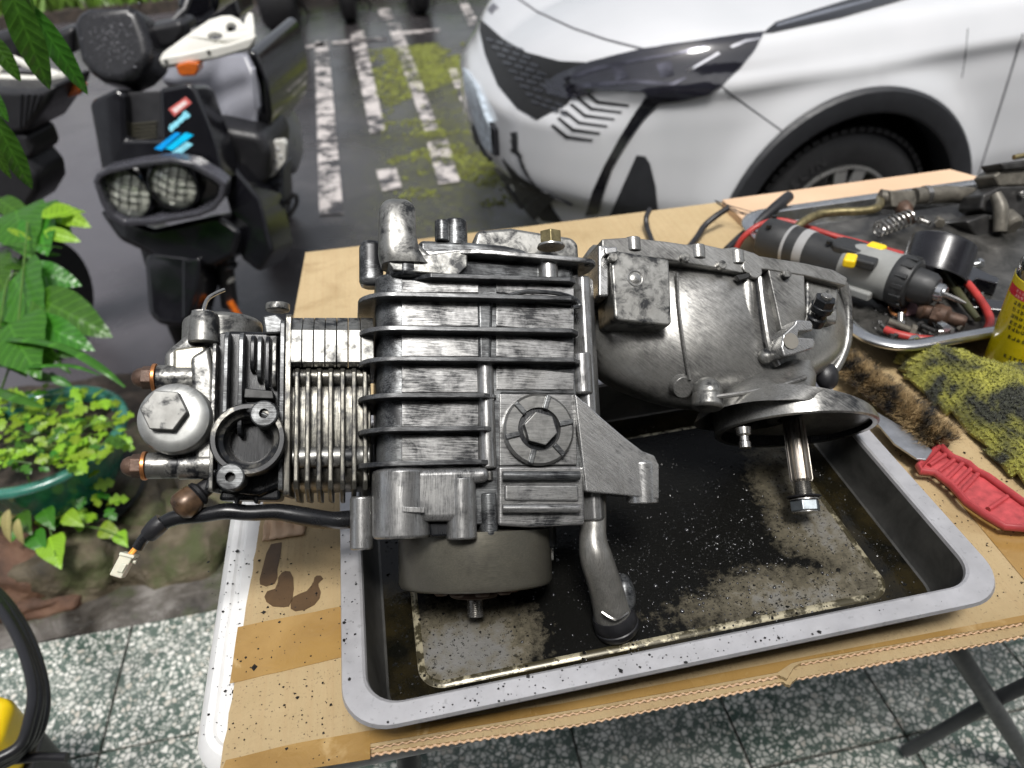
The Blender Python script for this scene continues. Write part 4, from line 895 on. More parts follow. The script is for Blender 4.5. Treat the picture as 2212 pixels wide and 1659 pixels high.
cc = E(376, 903, -.006); ca = V3((-.06, .03, 1)).normalized(); cr = .0262
cap = part(MB().lathe([(cr + .0015, -.026), (cr + .0012, -.016), (cr, -.012), (cr, -.002), (cr - .0012, .0015), (cr - .004, .0034), (cr - .009, .0042), (.0, .0046)], cc, ca, 56, cap=False), 'valve_cap', metal_mat('matte cap', amount=.22, streak=None, light=(.33, .335, .325), rough=.44, metal=.7), 0, 30)
hx = part(hexs(cc + V3((-.0045, .004, .003)), ca, .0162, .0082, rot=.45), 'hex_head', metal_mat('pitted hex', amount=.30, streak=None, light=(.22, .22, .21), rough=.50, metal=.6, patch=90), .0010, par=cap)
# stud tubes with rusty cap nuts and copper washers
def stud(x0, x1, y, w, r):
    o = ubar(x0, x1, y, r, w, 'stud_tube', 'alu_cast')
    p = E(x0, y, w + r * .8); c = V3((p.x, (E(x0, y, w + r * .8).y + E(x1, y, w + r * .8).y) / 2, w))
    part(MB().lathe([(.0108, 0), (.0108, -.0030)], c, (1, 0, 0), 28), 'washer', 'copper', .0006, par=o)
    part(hexs(c + V3((-.003, 0, 0)), (-1, 0, 0), .0092, .0075), 'cap_nut', 'rust', .0008, par=o)
    part(MB().lathe([(.0078, 0), (.0072, .003), (.0052, .0062), (.002, .0078)], c + V3((-.0102, 0, 0)), (-1, 0, 0), 20), 'nut_dome', 'rust', 0, 60, par=o)
stud(312, 462, 1003, -.026, .0098); stud(334, 420, 812, -.028, .0098)
ubar(382, 458, 1003, .0106, -.025, 'stud_collar', 'alu_cast')
# plug cap hanging under the head
p0, p1 = E(462, 1040, -.03), E(388, 1098, -.022); dv = (p1 - p0).normalized(); L_ = (p1 - p0).length
pl = part(MB().lathe([(.0060, 0), (.0066, L_ * .35), (.0095, L_ * .42), (.0100, L_ * .5), (.0085, L_ * .52), (.0100, L_ * .58)], p0, dv, 18), 'plug_cap', 'rubber', 0, 35)
part(MB().lathe([(.0102, L_ * .56), (.0110, L_ * .72), (.0108, L_ * .95), (.0080, L_ * 1.07), (.003, L_ * 1.12)], p0, dv, 20), 'plug_tip', simple('copper streaked rubber', (.10, .06, .035), .32, .3, .8, 70), 0, 50, par=pl)
# wiring harness with a white connector
hp = [(756, 1122, -.042), (715, 1124, -.036), (660, 1116, -.032), (600, 1106, -.03), (540, 1108, -.028), (490, 1104, -.028), (440, 1112, -.03), (380, 1118, -.034), (340, 1138, -.038), (312, 1162, -.042), (297, 1184, -.044)]
hs = part(MB().tube([E(*p) for p in hp], [.0072, .0070, .0072, .0064, .0060, .0062, .0056, .0058, .0050, .0042, .0040], 14, smooth=5), 'wiring_harness', simple('black pvc sleeve', (.010, .0105, .012), .28, 0, .3, 40))
part(MB().tube([E(*p) for p in ((352, 1126, -.037), (336, 1140, -.038), (320, 1156, -.041))], [.0068, .0074, .0062], 12, smooth=3), 'tape_wrap', 'rubber', par=hs)
for k, c in enumerate(((.75, .32, .06), (.70, .55, .10), (.70, .30, .05))):
    part(MB().tube([E(298 - k * 4, 1182 + k, -.044), E(288 - k * 5, 1194 + k * 2, -.044), E(280 - k * 6, 1206, -.044)], .0012, 8), 'wire', simple('wire insulation %d' % k, c, .4), par=hs)
cn = part(MB().prism(pxs([(262, 1194), (289, 1202), (263, 1250), (237, 1242)], -.042), -.052, -.040), 'connector', simple('yellowed nylon', (.62, .59, .47), .4, 0, .12, 60, sss=.1), .001, par=hs)
part(MB().prism(pxs([(260, 1192), (292, 1200), (289, 1207), (257, 1199)], -.040), -.053, -.0385), 'connector_collar', cn.data.materials[0], .0006, par=hs)
part(MB().prism(pxs([(262, 1216), (274, 1219), (263, 1238), (251, 1235)], -.038), -.042, -.0385), 'latch', cn.data.materials[0], .0005, par=hs)
part(MB().tube([E(286, 1212, -.045), E(294, 1214, -.045)], .0018, 8), 'pin', cn.data.materials[0], par=hs)
# ------------------------------------------------------------------ scooters
M['gloss_black'] = simple('wet gloss black plastic', (0.006, 0.006, 0.008), 0.12, 0, .2, 9, coat=.35)
M['satin_black'] = simple('satin black plastic', (0.016, 0.016, 0.018), 0.42, 0, .2, 30)
M['grey_plastic'] = simple('slate grey plastic', (0.21, 0.215, 0.25), 0.3, 0, .12, 6)
M['floor_plastic'] = simple('dark grey footboard', (0.05, 0.055, 0.065), 0.4, 0, .2, 20)
M['ivory'] = simple('ivory white plastic', (0.66, 0.65, 0.60), 0.35, 0, .06, 20)
M['orange'] = simple('amber lens', (0.55, 0.12, 0.012), 0.18, 0, .3, 40, coat=.6)
M['tyre'] = simple('tyre rubber', (0.016, 0.016, 0.017), 0.55, 0, .25, 40, .3)
M['lamp_glass'] = simple('headlamp reflector', (0.62, 0.64, 0.56), 0.2, .25, .3, 45, coat=.6)
M['sticker_red'] = simple('red sticker', (0.55, 0.12, 0.11), .35); M['sticker_white'] = simple('white print', (.75, .62, .6), .4, var=.3, scale=90)
M['sticker_b1'] = simple('blue decal', (0.0, 0.32, 0.80), .3); M['sticker_b2'] = simple('cyan decal', (0.0, 0.50, 0.85), .3); M['sticker_b3'] = simple('pale cyan decal', (0.25, 0.66, 0.80), .3)
SF = Frame((-.70, 2.40, ST), (.978, -.208, 0), (0, 0, 1)); S = SF.l
sc_ = thing('motor_scooter', 'black scooter with twin mesh covered headlights and white hand guards facing us', 'scooter', SF)
def sp(pts, w): return [SF.d(x, y, w) for x, y in pts]
def spart(mb, name, mat, bevel=0.0, ang=38, par=None, seg=3, sub=0): return mb.build(name, M[mat] if isinstance(mat, str) else mat, par or sc_, bevel, ang, seg, sub)
def lean(x, y, w, k, vr):
    """point of a panel that leans back by k from height vr"""
    p = S(x, y, w)
    for _ in range(12): p = S(x, y, w - k * (p.y - vr))
    return p
def splate(pts, w0, w1, name, mat, bevel=.01, par=None, k=0.0, vr=0.0):
    f = [lean(x, y, w1, k, vr) for x, y in pts]; n = len(f); d = V3((0, -k, -1)).normalized() * (w1 - w0)
    return spart(MB().raw(f + [p + d for p in f], [tuple(range(n)), tuple(range(2 * n - 1, n - 1, -1))] + [(i, (i + 1) % n, n + (i + 1) % n, n + i) for i in range(n)]), name, mat, bevel, par=par)
SV = S(340, 372, -.02).y
# front shield with its central recess and headlamp shroud
sh_ = splate([(191, 226), (200, 214), (250, 190), (268, 203), (272, 300), (345, 300), (342, 190), (409, 178), (424, 196), (468, 318), (484, 392), (340, 372), (218, 372)], -.16, -.02, 'front_shield', 'gloss_black', .016, k=.3, vr=SV)
splate([(262, 200), (352, 196), (352, 318), (264, 320)], -.16, -.06, 'grille_recess', 'satin_black', .004, par=sh_, k=.3, vr=SV)
for i in range(5): splate([(278, 268 + i * 8), (338, 262 + i * 8), (338, 265 + i * 8), (278, 271 + i * 8)], -.06, -.054, 'grille_bar', simple('olive mesh', (.06, .055, .035), .5) if i == 0 else bpy.data.materials['olive mesh'], .001, par=sh_, k=.3, vr=SV)
for pts, m_ in (([(364, 236), (401, 209), (414, 222), (377, 251)], 'sticker_red'), ([(371, 237), (399, 217), (405, 223), (379, 244)], 'sticker_white'), ([(333, 321), (379, 286), (391, 288), (349, 325)], 'sticker_b1'), ([(357, 321), (401, 286), (418, 292), (372, 325)], 'sticker_b2'), ([(365, 334), (403, 306), (417, 312), (387, 335)], 'sticker_b3'),
                ([(364, 276), (368, 268), (373, 268), (377, 262), (383, 261), (387, 254), (393, 250), (395, 243), (401, 239), (412, 250), (405, 256), (398, 258), (393, 265), (387, 267), (385, 273), (377, 277), (372, 285), (367, 283)], 'sticker_b3')):
    splate(pts, -.021, -.0185 + (.0006 if m_ == 'sticker_white' else 0), 'decal', m_, 0, par=sh_, k=.3, vr=SV)
rim_o = [(200, 392), (206, 376), (230, 364), (300, 350), (370, 342), (420, 352), (470, 382), (489, 398), (484, 430), (462, 456), (430, 470), (330, 488), (262, 490), (234, 474), (216, 440)]
rim_i = [(214, 398), (220, 384), (240, 376), (302, 362), (368, 354), (412, 363), (456, 389), (474, 402), (470, 424), (452, 446), (424, 458), (330, 474), (268, 477), (246, 464), (228, 436)]
o_, i_ = sp(rim_o, .05), sp(rim_i, .05); n = len(o_)
q = MB().raw([(x, y, .0) for x, y in o_] + [(x, y, .05) for x, y in o_] + [(x, y, .05) for x, y in i_] + [(x, y, -.01) for x, y in i_], [(a * n + k, a * n + (k + 1) % n, (a + 1) * n + (k + 1) % n, (a + 1) * n + k) for a in range(3) for k in range(n)])
hd = spart(q, 'headlamp_shroud', simple('grey black rim', (.05, .05, .06), .25, 0, .2, 20, coat=.3), .006)  # rim grey lifted to stand in for its sky reflection
splate(rim_i, -.06, -.012, 'shroud_back', 'gloss_black', .004, par=hd)
for cx_, cy_, rx, ry in ((274, 418, 52, 38), (376, 399, 50, 36)):
    c = S(cx_, cy_, .01); r = (S(cx_ + rx, cy_, .01) - S(cx_ - rx, cy_, .01)).length / 2; k = .92
    l_ = spart(MB().lathe([(r * 1.14, -.04), (r * 1.14, .0), (r * 1.08, .012), (r, .014), (r * .98, .004)], c, (0, .12, 1), 36, cap=False), 'headlamp', 'gloss_black', 0, 40)
    spart(MB().lathe([(r, -.002), (r * .8, .008), (r * .5, .014), (r * .2, .017), (.001, .0175)], c, (0, .12, 1), 32, cap=False), 'lens', 'lamp_glass', 0, 60, par=l_)
    g = MB()
    for a in (-.55, -.18, .18, .55):
        hh = math.sqrt(1 - a * a) * r
        g.tube([c + V3((a * r - hh * .0, -hh, .004)), c + V3((a * r, 0, .024)), c + V3((a * r, hh, .004))], .0019, 6, smooth=4); g.tube([c + V3((-hh, a * r, .004)), c + V3((0, a * r, .024)), c + V3((hh, a * r, .004))], .0019, 6, smooth=4)
    m3 = Matrix.Rotation(R(-22), 3, 'Z'); g.v = [tuple(c + m3 @ (V3(p) - c)) for p in g.v]
    spart(g, 'mesh_guard', 'satin_black', 0, 50, par=l_)
splate([(206, 452), (330, 494), (470, 462), (520, 500), (505, 555), (455, 578), (340, 560), (255, 520)], -.14, -.005, 'lower_fairing', 'gloss_black', .02, k=.35, vr=S(330, 500, 0).y)
splate([(480, 352), (500, 352), (560, 430), (590, 545), (560, 590), (520, 560), (498, 470), (484, 420)], -.30, -.07, 'leg_shield', 'gloss_black', .03, k=.35, vr=S(530, 470, -.07).y)
# mudguard, fork, wheel
splate([(308, 556), (330, 540), (430, 552), (436, 600), (414, 690), (392, 708), (340, 702), (318, 680)], -.06, .09, 'mudguard', 'gloss_black', .022, k=.6, vr=S(360, 640, .09).y)
splate([(392, 560), (432, 556), (428, 610), (404, 690), (392, 690)], -.02, .104, 'mudguard_ridge', 'gloss_black', .012, k=.6, vr=S(360, 640, .09).y)
fk = spart(MB().tube([S(462, 470, -.05), S(484, 560, -.05), S(496, 660, -.06)], .028, 16), 'fork_leg', 'satin_black', 0)
for i in range(7):
    a = S(466 + i * 4.2, 490 + i * 14, -.05); spart(MB().lathe([(.029, -.008), (.034, 0), (.029, .008)], a, (0, 1, 0), 18, cap=False), 'bellow', 'rubber', par=fk)
spart(MB().lathe([(.022, 0), (.022, .03)], S(494, 606, -.05), (0, 1, 0), 18), 'fork_collar', 'ivory', par=fk)
wc = V3((S(425, 760, -.16).x, .215, -.16))
wh = spart(MB().lathe([(.12, -.05), (.16, -.058), (.20, -.055), (.222, -.035), (.228, 0), (.222, .035), (.20, .055), (.16, .058), (.12, .05)], wc, (.881, 0, -.474), 40, cap=False), 'front_wheel', 'tyre', 0, 60)
spart(MB().lathe([(.02, -.05), (.12, -.045), (.12, .045), (.02, .05)], wc, (.881, 0, -.474), 30), 'rim', 'satin_black', par=wh)
spart(MB().lathe([(.095, 0), (.095, .004)], wc + V3((.06, 0, -.03)), (.881, 0, -.474), 30), 'brake_disc', 'steel', par=wh)
spart(MB().tube([S(496, 650, -.03), S(520, 690, -.02), S(530, 700, -.05)], .012, 8), 'reflector', 'orange')
# handlebar cover, hand guards, indicators
splate([(153, 48), (160, 24), (185, 14), (275, 10), (296, 20), (318, 80), (326, 118), (318, 140), (290, 168), (262, 182), (215, 176), (190, 158), (168, 130)], -.30, -.16, 'handlebar_cover', simple('wet flecked black plastic', (.011, .011, .013), .3, 0, .4, 60, .25), .035, k=.5, vr=S(245, 100, -.16).y)
# rain drops on the cover
g = MB(); rr = random.Random(3)
for i in range(150):
    p = lean(rr.gauss(245, 30), rr.gauss(84, 32), -.159, .5, S(245, 100, -.16).y); s_ = .0016 * math.exp(rr.gauss(0, .35)); g.lathe([(s_, 0), (s_ * .8, s_ * .5), (s_ * .2, s_ * .75)], p, (0, 0, 1), 6)
o_ = spart(g, 'rain_drops', simple('water drops', (.25, .25, .27), .05, 0, .1, 5, spec=.9)); o_['kind'] = 'stuff'
splate([(300, 62), (390, 44), (400, 72), (380, 100), (320, 118)], -.36, -.24, 'switch_housing', 'satin_black', .02)
splate([(105, 72), (158, 58), (160, 120), (120, 118)], -.36, -.24, 'switch_housing', 'satin_black', .02)
def guard(side, front, top_, screws):
    w = -.17
    g_ = splate(front, w - .03, w, 'hand_guard', 'ivory', .006)
    pts = [S(x, y, w - .012 - .10 * k) for x, y, k in top_]
    spart(MB().tube(pts, .011, 10, smooth=5, flat=.7), 'guard_rim', 'ivory', par=g_)
    for x, y in screws: spart(MB().lathe([(.006, 0), (.006, .003), (.003, .004)], S(x, y, w), (0, 0, 1), 12), 'screw', 'steel', par=g_)
    return g_
from mathutils.geometry import tessellate_polygon
def solid_plate(outer, holes, wfun, th, name, mat, par=None):
    loops = [outer] + holes; flat = [p for l_ in loops for p in l_]; tris = tessellate_polygon([[V3((x, y, 0)) for x, y in l_] for l_ in loops])
    top = [S(x, y, wfun(x, y)) for x, y in flat]; bot = [p - V3((0, th, th * .3)) for p in top]; n = len(flat); fs = [tuple(t_) for t_ in tris] + [tuple(i + n for i in reversed(t_)) for t_ in tris]; k = 0
    for l_ in loops:
        m_ = len(l_); fs += [(k + i, k + (i + 1) % m_, n + k + (i + 1) % m_, n + k + i) for i in range(m_)]; k += m_
    return spart(MB().raw(top + bot, fs), name, mat, .003, par=par)
gw = lambda x, y: -.172 - .0011 * max(0, 124 - (x - 344) * .22 - y)
g1 = solid_plate([(344, 128), (352, 113), (400, 78), (452, 42), (478, 34), (500, 33), (518, 42), (526, 52), (530, 38), (537, 26), (545, 28), (549, 60), (549, 84), (536, 100), (450, 122), (357, 140), (347, 136)],
                 [circ(464, 77, 17, 14, 8, .2), circ(499, 58, 12, 12, 10, .3)], gw, .012, 'hand_guard', 'ivory')
splate([(344, 126), (400, 116), (500, 94), (549, 78), (549, 88), (538, 106), (470, 126), (357, 144), (347, 140)], -.195, -.165, 'guard_lip', 'ivory', .006, par=g1)
for x, y in ((359, 132), (451, 112)): spart(MB().lathe([(.006, 0), (.006, .003), (.003, .004)], S(x, y, -.165), (0, 0, 1), 12), 'screw', 'steel', par=g1)
g2 = guard(-1, [(-10, 164), (30, 166), (70, 168), (128, 158), (140, 170), (132, 184), (60, 194), (-10, 192)], [(-10, 160, .2), (20, 128, .4), (60, 140, .4), (128, 162, 0)], [(60, 178)])
for pts in ([(404, 134), (428, 136), (428, 152), (422, 164), (392, 166), (384, 160), (378, 142)], [(133, 184), (160, 180), (176, 188), (172, 206), (150, 212), (138, 206)]):
    splate(pts, -.20, -.15, 'indicator', 'orange', .008)
spart(MB().tube([S(360, 60, -.28), S(400, 20, -.34), S(420, -40, -.4)], .009, 8), 'mirror_stalk', 'satin_black'); spart(MB().tube([S(150, 90, -.28), S(90, 60, -.32), S(40, 40, -.34)], .018, 12), 'handle_grip', 'rubber')
spart(MB().tube([S(380, 80, -.28), S(440, 66, -.32), S(500, 54, -.34)], .018, 12), 'handle_grip', 'rubber')
splate([(372, 8), (396, -20), (470, -24), (468, 30), (440, 48), (400, 54)], -.80, -.55, 'grab_cover', 'gloss_black', .03)
splate([(372, 30), (440, -30), (500, -30), (520, 40), (470, 66), (380, 56)], -1.05, -.85, 'rear_body', 'gloss_black', .04)
# grey seat panel and glossy side cowl behind the shield, white footplate and footboard
splate([(341, 150), (372, 120), (470, 108), (536, 110), (560, 170), (566, 235), (548, 290), (480, 296), (440, 262), (420, 190), (346, 178)], -.80, -.36, 'seat', 'grey_plastic', .05, k=.8, vr=S(450, 230, -.36).y)
splate([(528, 110), (552, 112), (578, 180), (586, 250), (582, 300), (560, 330), (500, 316), (480, 290), (545, 280), (562, 230), (556, 165)], -.85, -.33, 'side_cowl', 'gloss_black', .03)
splate([(542, 148), (550, 146), (562, 232), (556, 240), (548, 236)], -.34, -.322, 'pale_strip', simple('pale strip', (.45, .46, .52), .3), .004)  # plain pale strip laid along the side cowl
splate([(440, 270), (560, 290), (585, 330), (575, 400), (520, 420), (470, 350)], -.50, -.22, 'inner_shield', 'satin_black', .03)
fp_ = splate([(564, 388), (581, 306), (612, 304), (618, 312), (616, 350), (592, 380), (572, 389)], -.32, -.29, 'footplate', 'ivory', .004)
for x, y in ((600, 322), (590, 330), (606, 338), (596, 348), (586, 358), (596, 366), (580, 374)): spart(MB().lathe([(.007, -.001), (.005, .003)], S(x, y, -.29), (0, 0, 1), 10), 'stud', simple('plate stud', (.5, .5, .5), .4) if 'plate stud' not in bpy.data.materials else bpy.data.materials['plate stud'], par=fp_)
splate([(545, 520), (556, 430), (566, 388), (596, 372), (612, 360), (610, 420), (604, 480), (580, 566)], -.42, -.30, 'footboard', 'floor_plastic', .012)
for i in range(6): splate([(556 + i * 3, 500 - i * 22), (600 + i * 1.5, 470 - i * 19), (601 + i * 1.5, 475 - i * 19), (556 + i * 3, 506 - i * 22)], -.31, -.296, 'tread', 'satin_black', .002)
spart(MB().tube([S(618, 440, -.35), S(636, 420, -.35), S(640, 440, -.35), S(618, 476, -.35)], .008, 8, smooth=4), 'side_stand', 'satin_black')
rw = V3((S(540, 330, -1.2).x + .03, .225, -1.25)); r_ = spart(MB().lathe([(.12, -.05), (.16, -.058), (.20, -.055), (.222, -.035), (.228, 0), (.222, .035), (.20, .055), (.16, .058), (.12, .05)], rw, (1, 0, 0), 32, cap=True), 'rear_wheel', 'tyre', 0, 60)
# ---- second scooter at the left edge of the picture
SF2 = Frame((-1.42, 2.62, ST), (.94, -.34, 0), (0, 0, 1)); sc2 = thing('motor_scooter', 'second dark scooter cut off by the left edge behind the hanging leaves', 'scooter', SF2)
def s2(pts, w0, w1, name, mat, bevel=.01): return MB().prism([SF2.d(x, y, w1) for x, y in pts], w0, w1).build(name, M[mat], sc2, bevel, seg=3)
s2([(-60, 190), (60, 196), (118, 186), (104, 222), (60, 286), (10, 296), (-60, 290)], -.25, -.05, 'fairing', 'satin_black', .02)
for i in range(4): s2([(42 + i * 14, 204), (48 + i * 14, 204), (44 + i * 10, 280 - i * 12), (40 + i * 10, 280 - i * 12)], -.06, -.046, 'fairing_rib', 'gloss_black', .002)
s2([(-40, 280), (56, 292), (72, 330), (66, 346), (30, 336), (-40, 380)], -.2, -.06, 'leg_shield', 'satin_black', .02)
s2([(-60, 360), (40, 340), (76, 380), (80, 415), (60, 450), (20, 470), (-60, 470)], -.2, -.04, 'front_mudguard', 'satin_black', .02)
wc2 = V3((SF2.l(20, 520, -.1).x, .22, -.12)); MB().lathe([(.12, -.05), (.20, -.055), (.226, 0), (.20, .055), (.12, .05)], wc2, (1, 0, 0), 32).build('front_wheel', M['tyre'], sc2, 0, 60)
s2([(-60, 90), (20, 60), (60, 90), (40, 150), (-60, 170)], -.4, -.25, 'handlebar_cover', 'satin_black', .03)
# ---- parked motorbikes whose front wheels show at the top edge
for x, y, wpx, lab in ((612, 70, 66, 'parked motorbike with a thick black tyre, left of the three at the top edge'), (758, 50, 30, 'parked motorbike, middle of the three at the top edge above the grass'), (912, 32, 34, 'parked motorbike nearest the car at the top edge')):
    p = P(x, y, ST); d_ = (p - CAM).length; wd = wpx / F * d_ * .5; k = 1.0
    b = thing('parked_motorbike', lab, 'motorbike', Frame((p.x, p.y, ST), (1, 0, 0), (0, 0, 1)), 'motorbikes parked along the far verge')
    wd = min(wd, .16)
    t_ = MB().lathe([(.17, -wd * .8), (.24, -wd), (.29, -wd * .7), (.30, 0), (.29, wd * .7), (.24, wd), (.17, wd * .8)], (0, .30, -.1), (1, 0, 0), 36, cap=False).build('front_wheel', M['tyre'], b, 0, 60)
    MB().lathe([(.03, -wd * .6), (.17, -wd * .7), (.17, wd * .7), (.03, wd * .6)], (0, .30, -.1), (1, 0, 0), 24).build('rim', M['satin_black'], t_)
    for s_ in (-1, 1): MB().tube([(s_ * (wd + .03), .28, -.1), (s_ * (wd + .03), .62, -.2), (s_ * .1, .95, -.3)], .022, 10).build('fork_leg', M['satin_black'], b)
    MB().prism(rrect(-.16, .16, .55, 1.0, .08), -.5, -.2).build('fairing', M['gloss_black'], b, .04)
    MB().tube([(0, .60, .0), (0, .66, -.14), (0, .58, -.36)], [wd * .9, wd, wd * .9], 12, flat=.35).build('mudguard', M['gloss_black'], b)
    MB().prism(rrect(-.14, .14, .35, .8, .08), -1.5, -.5).build('body', M['gloss_black'], b, .05)
    MB().lathe([(.17, -.06), (.29, -.06), (.30, 0), (.29, .06), (.17, .06)], (0, .30, -1.4), (1, 0, 0), 30).build('rear_wheel', M['tyre'], b, 0, 60)
    MB().tube([(.1, .3, -.7), (.22, .0, -.8)], .012, 8).build('side_stand', M['satin_black'], b)
# ------------------------------------------------------------------ white car
from mathutils.bvhtree import BVHTree
t = NT('pearl white car paint'); f = t.noise(3, 3)
t.set(color=t.ramp(f, (.3, (.54, .55, .565)), (.7, (.59, .595, .61))), rough=.16, coat=1.0, coat_rough=.03); M['carpaint'] = t.m
M['cladding'] = simple('black arch cladding', (.020, .021, .024), .5, 0, .15, 25, .2)
M['car_black'] = simple('gloss black trim', (.006, .006, .008), .10, 0, .2, 20, coat=.8)
M['chrome'] = simple('chrome trim', (.75, .75, .78), .12, 1.0, .05, 10)
M['lens_dark'] = simple('smoked headlamp lens', (.012, .012, .018), .06, 0, .5, 7, coat=1.0)
M['lens_part'] = simple('headlamp reflector', (.09, .09, .11), .2, .8, .5, 18)
M['alloy'] = simple('machined alloy', (.62, .62, .60), .28, .9, .12, 8)
ca_ = R(3); CO = P(1892, 193, .58); CO.z = ST
CF = Frame(CO, (math.cos(ca_), math.sin(ca_), 0), (0, 0, 1))     # u to the rear, v up, w towards us
car = thing('parked_car', 'white compact suv parked across the street with its nose to the left', 'car', CF)
WX, WZ = -.035, .335
def plan(a):
    """outline from the door (a=0) round the nose (a=1 is the centre line): u, w"""
    if a < .55: return (.95 - a / .55 * 1.30, 0.0)
    th = (a - .55) / .45 * PI / 2; e = .80
    return (-.35 - .66 * math.sin(th) ** e, -.90 + .90 * math.cos(th) ** .86)
def ztop(a): return .955 + .035 * max(0, 1 - a / .55) - .115 * max(0, (a - .6) / .4) ** 1.4
NA, NZ, NH = 150, 54, 22
prof = [(.0, -.16), (.06, -.11), (.14, -.045), (.28, -.008), (.42, .004), (.58, .0), (.72, -.004), (.84, -.012), (.92, -.024), (.97, -.042), (1.0, -.066)]
def pl_(tab, x):
    for (a, b), (c, d) in zip(tab, tab[1:]):
        if x <= c: t_ = (x - a) / (c - a); t_ = t_ * t_ * (3 - 2 * t_) * .5 + t_ * .5; return b + (d - b) * t_
    return tab[-1][1]
cols = []
for i in range(2 * NA + 1):
    a = i / NA; mir = a > 1; aa = 2 - a if mir else a
    u, w = plan(aa); u2, w2 = plan(min(aa + .004, 1)); u1, w1 = plan(max(aa - .004, 0)); tn = V3((u2 - u1, w2 - w1, 0)).normalized(); nn = V3((tn.y, -tn.x, 0))
    if aa < .55: nn = V3((0, 1, 0))
    if nn.y < 0 and aa < .9: nn = -nn
    if aa >= .999: nn = V3((-1, 0, 0))
    if nn.x > 0.3: nn = -nn
    col = []; zt = ztop(aa); z0 = .18
    for j in range(NZ + 1):
        f = j / NZ; z = z0 + (zt - z0) * f; off = pl_(prof, f)
        d2 = math.hypot(u - WX, z - WZ); fl_a = .032 * math.exp(-((d2 - .44) / .07) ** 2) * (1 if aa < .62 else 0) * (1 if z > .3 else .5)
        off += fl_a + .016 * math.exp(-((z - .86 - .02 * math.sin(u * 2)) / .03) ** 2) * (1 if aa < .8 else 0)
        if aa > .66: off += .075 * min(1, (aa - .66) / .2) * math.exp(-(max(0, abs(z - .60) - .10) / .09) ** 2)
        if aa > .62: off += -.03 * math.exp(-((z - .42) / .07) ** 2) * min(1, (aa - .62) * 6)
        col.append([u + nn.x * off, z, w + nn.y * off])
    tu, tz, tw = col[-1]; su = max(u, -.35)
    for j in range(1, NH + 1):
        f = j / NH; g = math.sin(f * PI / 2)
        col.append([tu + (su + .1 * 0 - tu) * f, tz + (1.075 - (tz)) * (g ** .75) * (.9 if aa < .55 else .75 + .15 * max(0, (1 - aa) / .45)) * 1.0 - .012 * math.exp(-((f - .35) / .05) ** 2) * 0, tw + (-.90 - tw) * f])
    if mir: col = [[p[0], p[1], -1.80 - p[2]] for p in col]
    cols.append(col)
K = NZ + NH + 1; vs = [tuple(p) for c in cols for p in c]; fs = []
for i in range(2 * NA):
    for j in range(K - 1):
        q = (i * K + j, (i + 1) * K + j, (i + 1) * K + j + 1, i * K + j + 1)
        c = V3(vs[q[0]]) + V3(vs[q[2]]); c /= 2
        if math.hypot(c.x - WX, c.y - WZ) < .415 and (c.z > -.3 or c.z < -1.5): continue
        fs.append(q)
CB = BVHTree.FromPolygons([V3(v) for v in vs], [(i * K + j, (i + 1) * K + j, (i + 1) * K + j + 1, i * K + j + 1) for i in range(2 * NA) for j in range(K - 1)])
body = MB().raw(vs, fs).build('body', M['carpaint'], car, ang=50)
INV = CF.m.inverted(); CLOC = INV @ CAM
def hit(px, py):
    d = (INV.to_3x3() @ ray(px, py)).normalized(); h = CB.ray_cast(CLOC, d)
    if h[0] is None: h = CB.find_nearest(CLOC + d * 2.6)
    n = h[1];  n = -n if n.dot(d) > 0 else n
    return h[0], n
def c3(pts): return [(976 + .5588 * x, .5588 * y) for x, y in pts]
def decal(pts, name, mat, off=.002, th=.004, par=None, cuts=3, raw_=False):
    if not raw_: pts = c3(pts)
    bm = bmesh.new(); vv = [bm.verts.new((x, y, 0)) for x, y in pts]; bm.faces.new(vv)
    bmesh.ops.triangulate(bm, faces=bm.faces)
    for k in range(cuts):
        bmesh.ops.subdivide_edges(bm, edges=[e for e in bm.edges if e.calc_length() > 14], cuts=1, use_grid_fill=True); bmesh.ops.triangulate(bm, faces=[f for f in bm.faces if len(f.verts) > 3])
    ps = []
    for v in bm.verts:
        p, n = hit(v.co.x, v.co.y); ps.append((p, n))
    me = bpy.data.meshes.new(name); bm.verts.index_update()
    F_ = [tuple(v.index for v in f.verts) for f in bm.faces]; bm.free()
    top = [p + n * (off + th) for p, n in ps]; bot = [p - n * .004 for p, n in ps]; N_ = len(ps)
    ec = {}
    for f in F_:
        for a, b in zip(f, f[1:] + f[:1]): ec[(a, b)] = 1
    sides = [(a, b, b + N_, a + N_) for (a, b) in ec if (b, a) not in ec]
    mb = MB().raw(top + bot, F_ + sides)
    return mb.build(name, M[mat] if isinstance(mat, str) else mat, par or car, ang=40)
def seam(pts, name='panel_gap', mat='pitblack', r=.0028, raw_=False, off=.0):
    if not raw_: pts = c3(pts)
    q = []
    for (x0, y0), (x1, y1) in zip(pts, pts[1:]):
        for k in range(8): q.append((x0 + (x1 - x0) * k / 8, y0 + (y1 - y0) * k / 8))
    q.append(pts[-1]); MB().tube([hit(*p)[0] + hit(*p)[1] * off for p in q], r, 6).build(name, M[mat] if isinstance(mat, str) else mat, car, ang=60)
M['gapgrey'] = simple('panel gap grey', (.10, .10, .11), .6)  # flat dark grey for the body joints
seam([(250, -10), (330, 45), (470, 110), (600, 155), (740, 190)], r=.004, mat='gapgrey'); seam([(1045, 335), (1150, 415), (1275, 505)], r=.0022, mat='gapgrey'); seam([(2206, 130), (2120, 410), (2030, 690)], r=.0035, mat='gapgrey'); seam([(1995, 110), (1985, 220), (1972, 300)], r=.0016, mat='gapgrey')
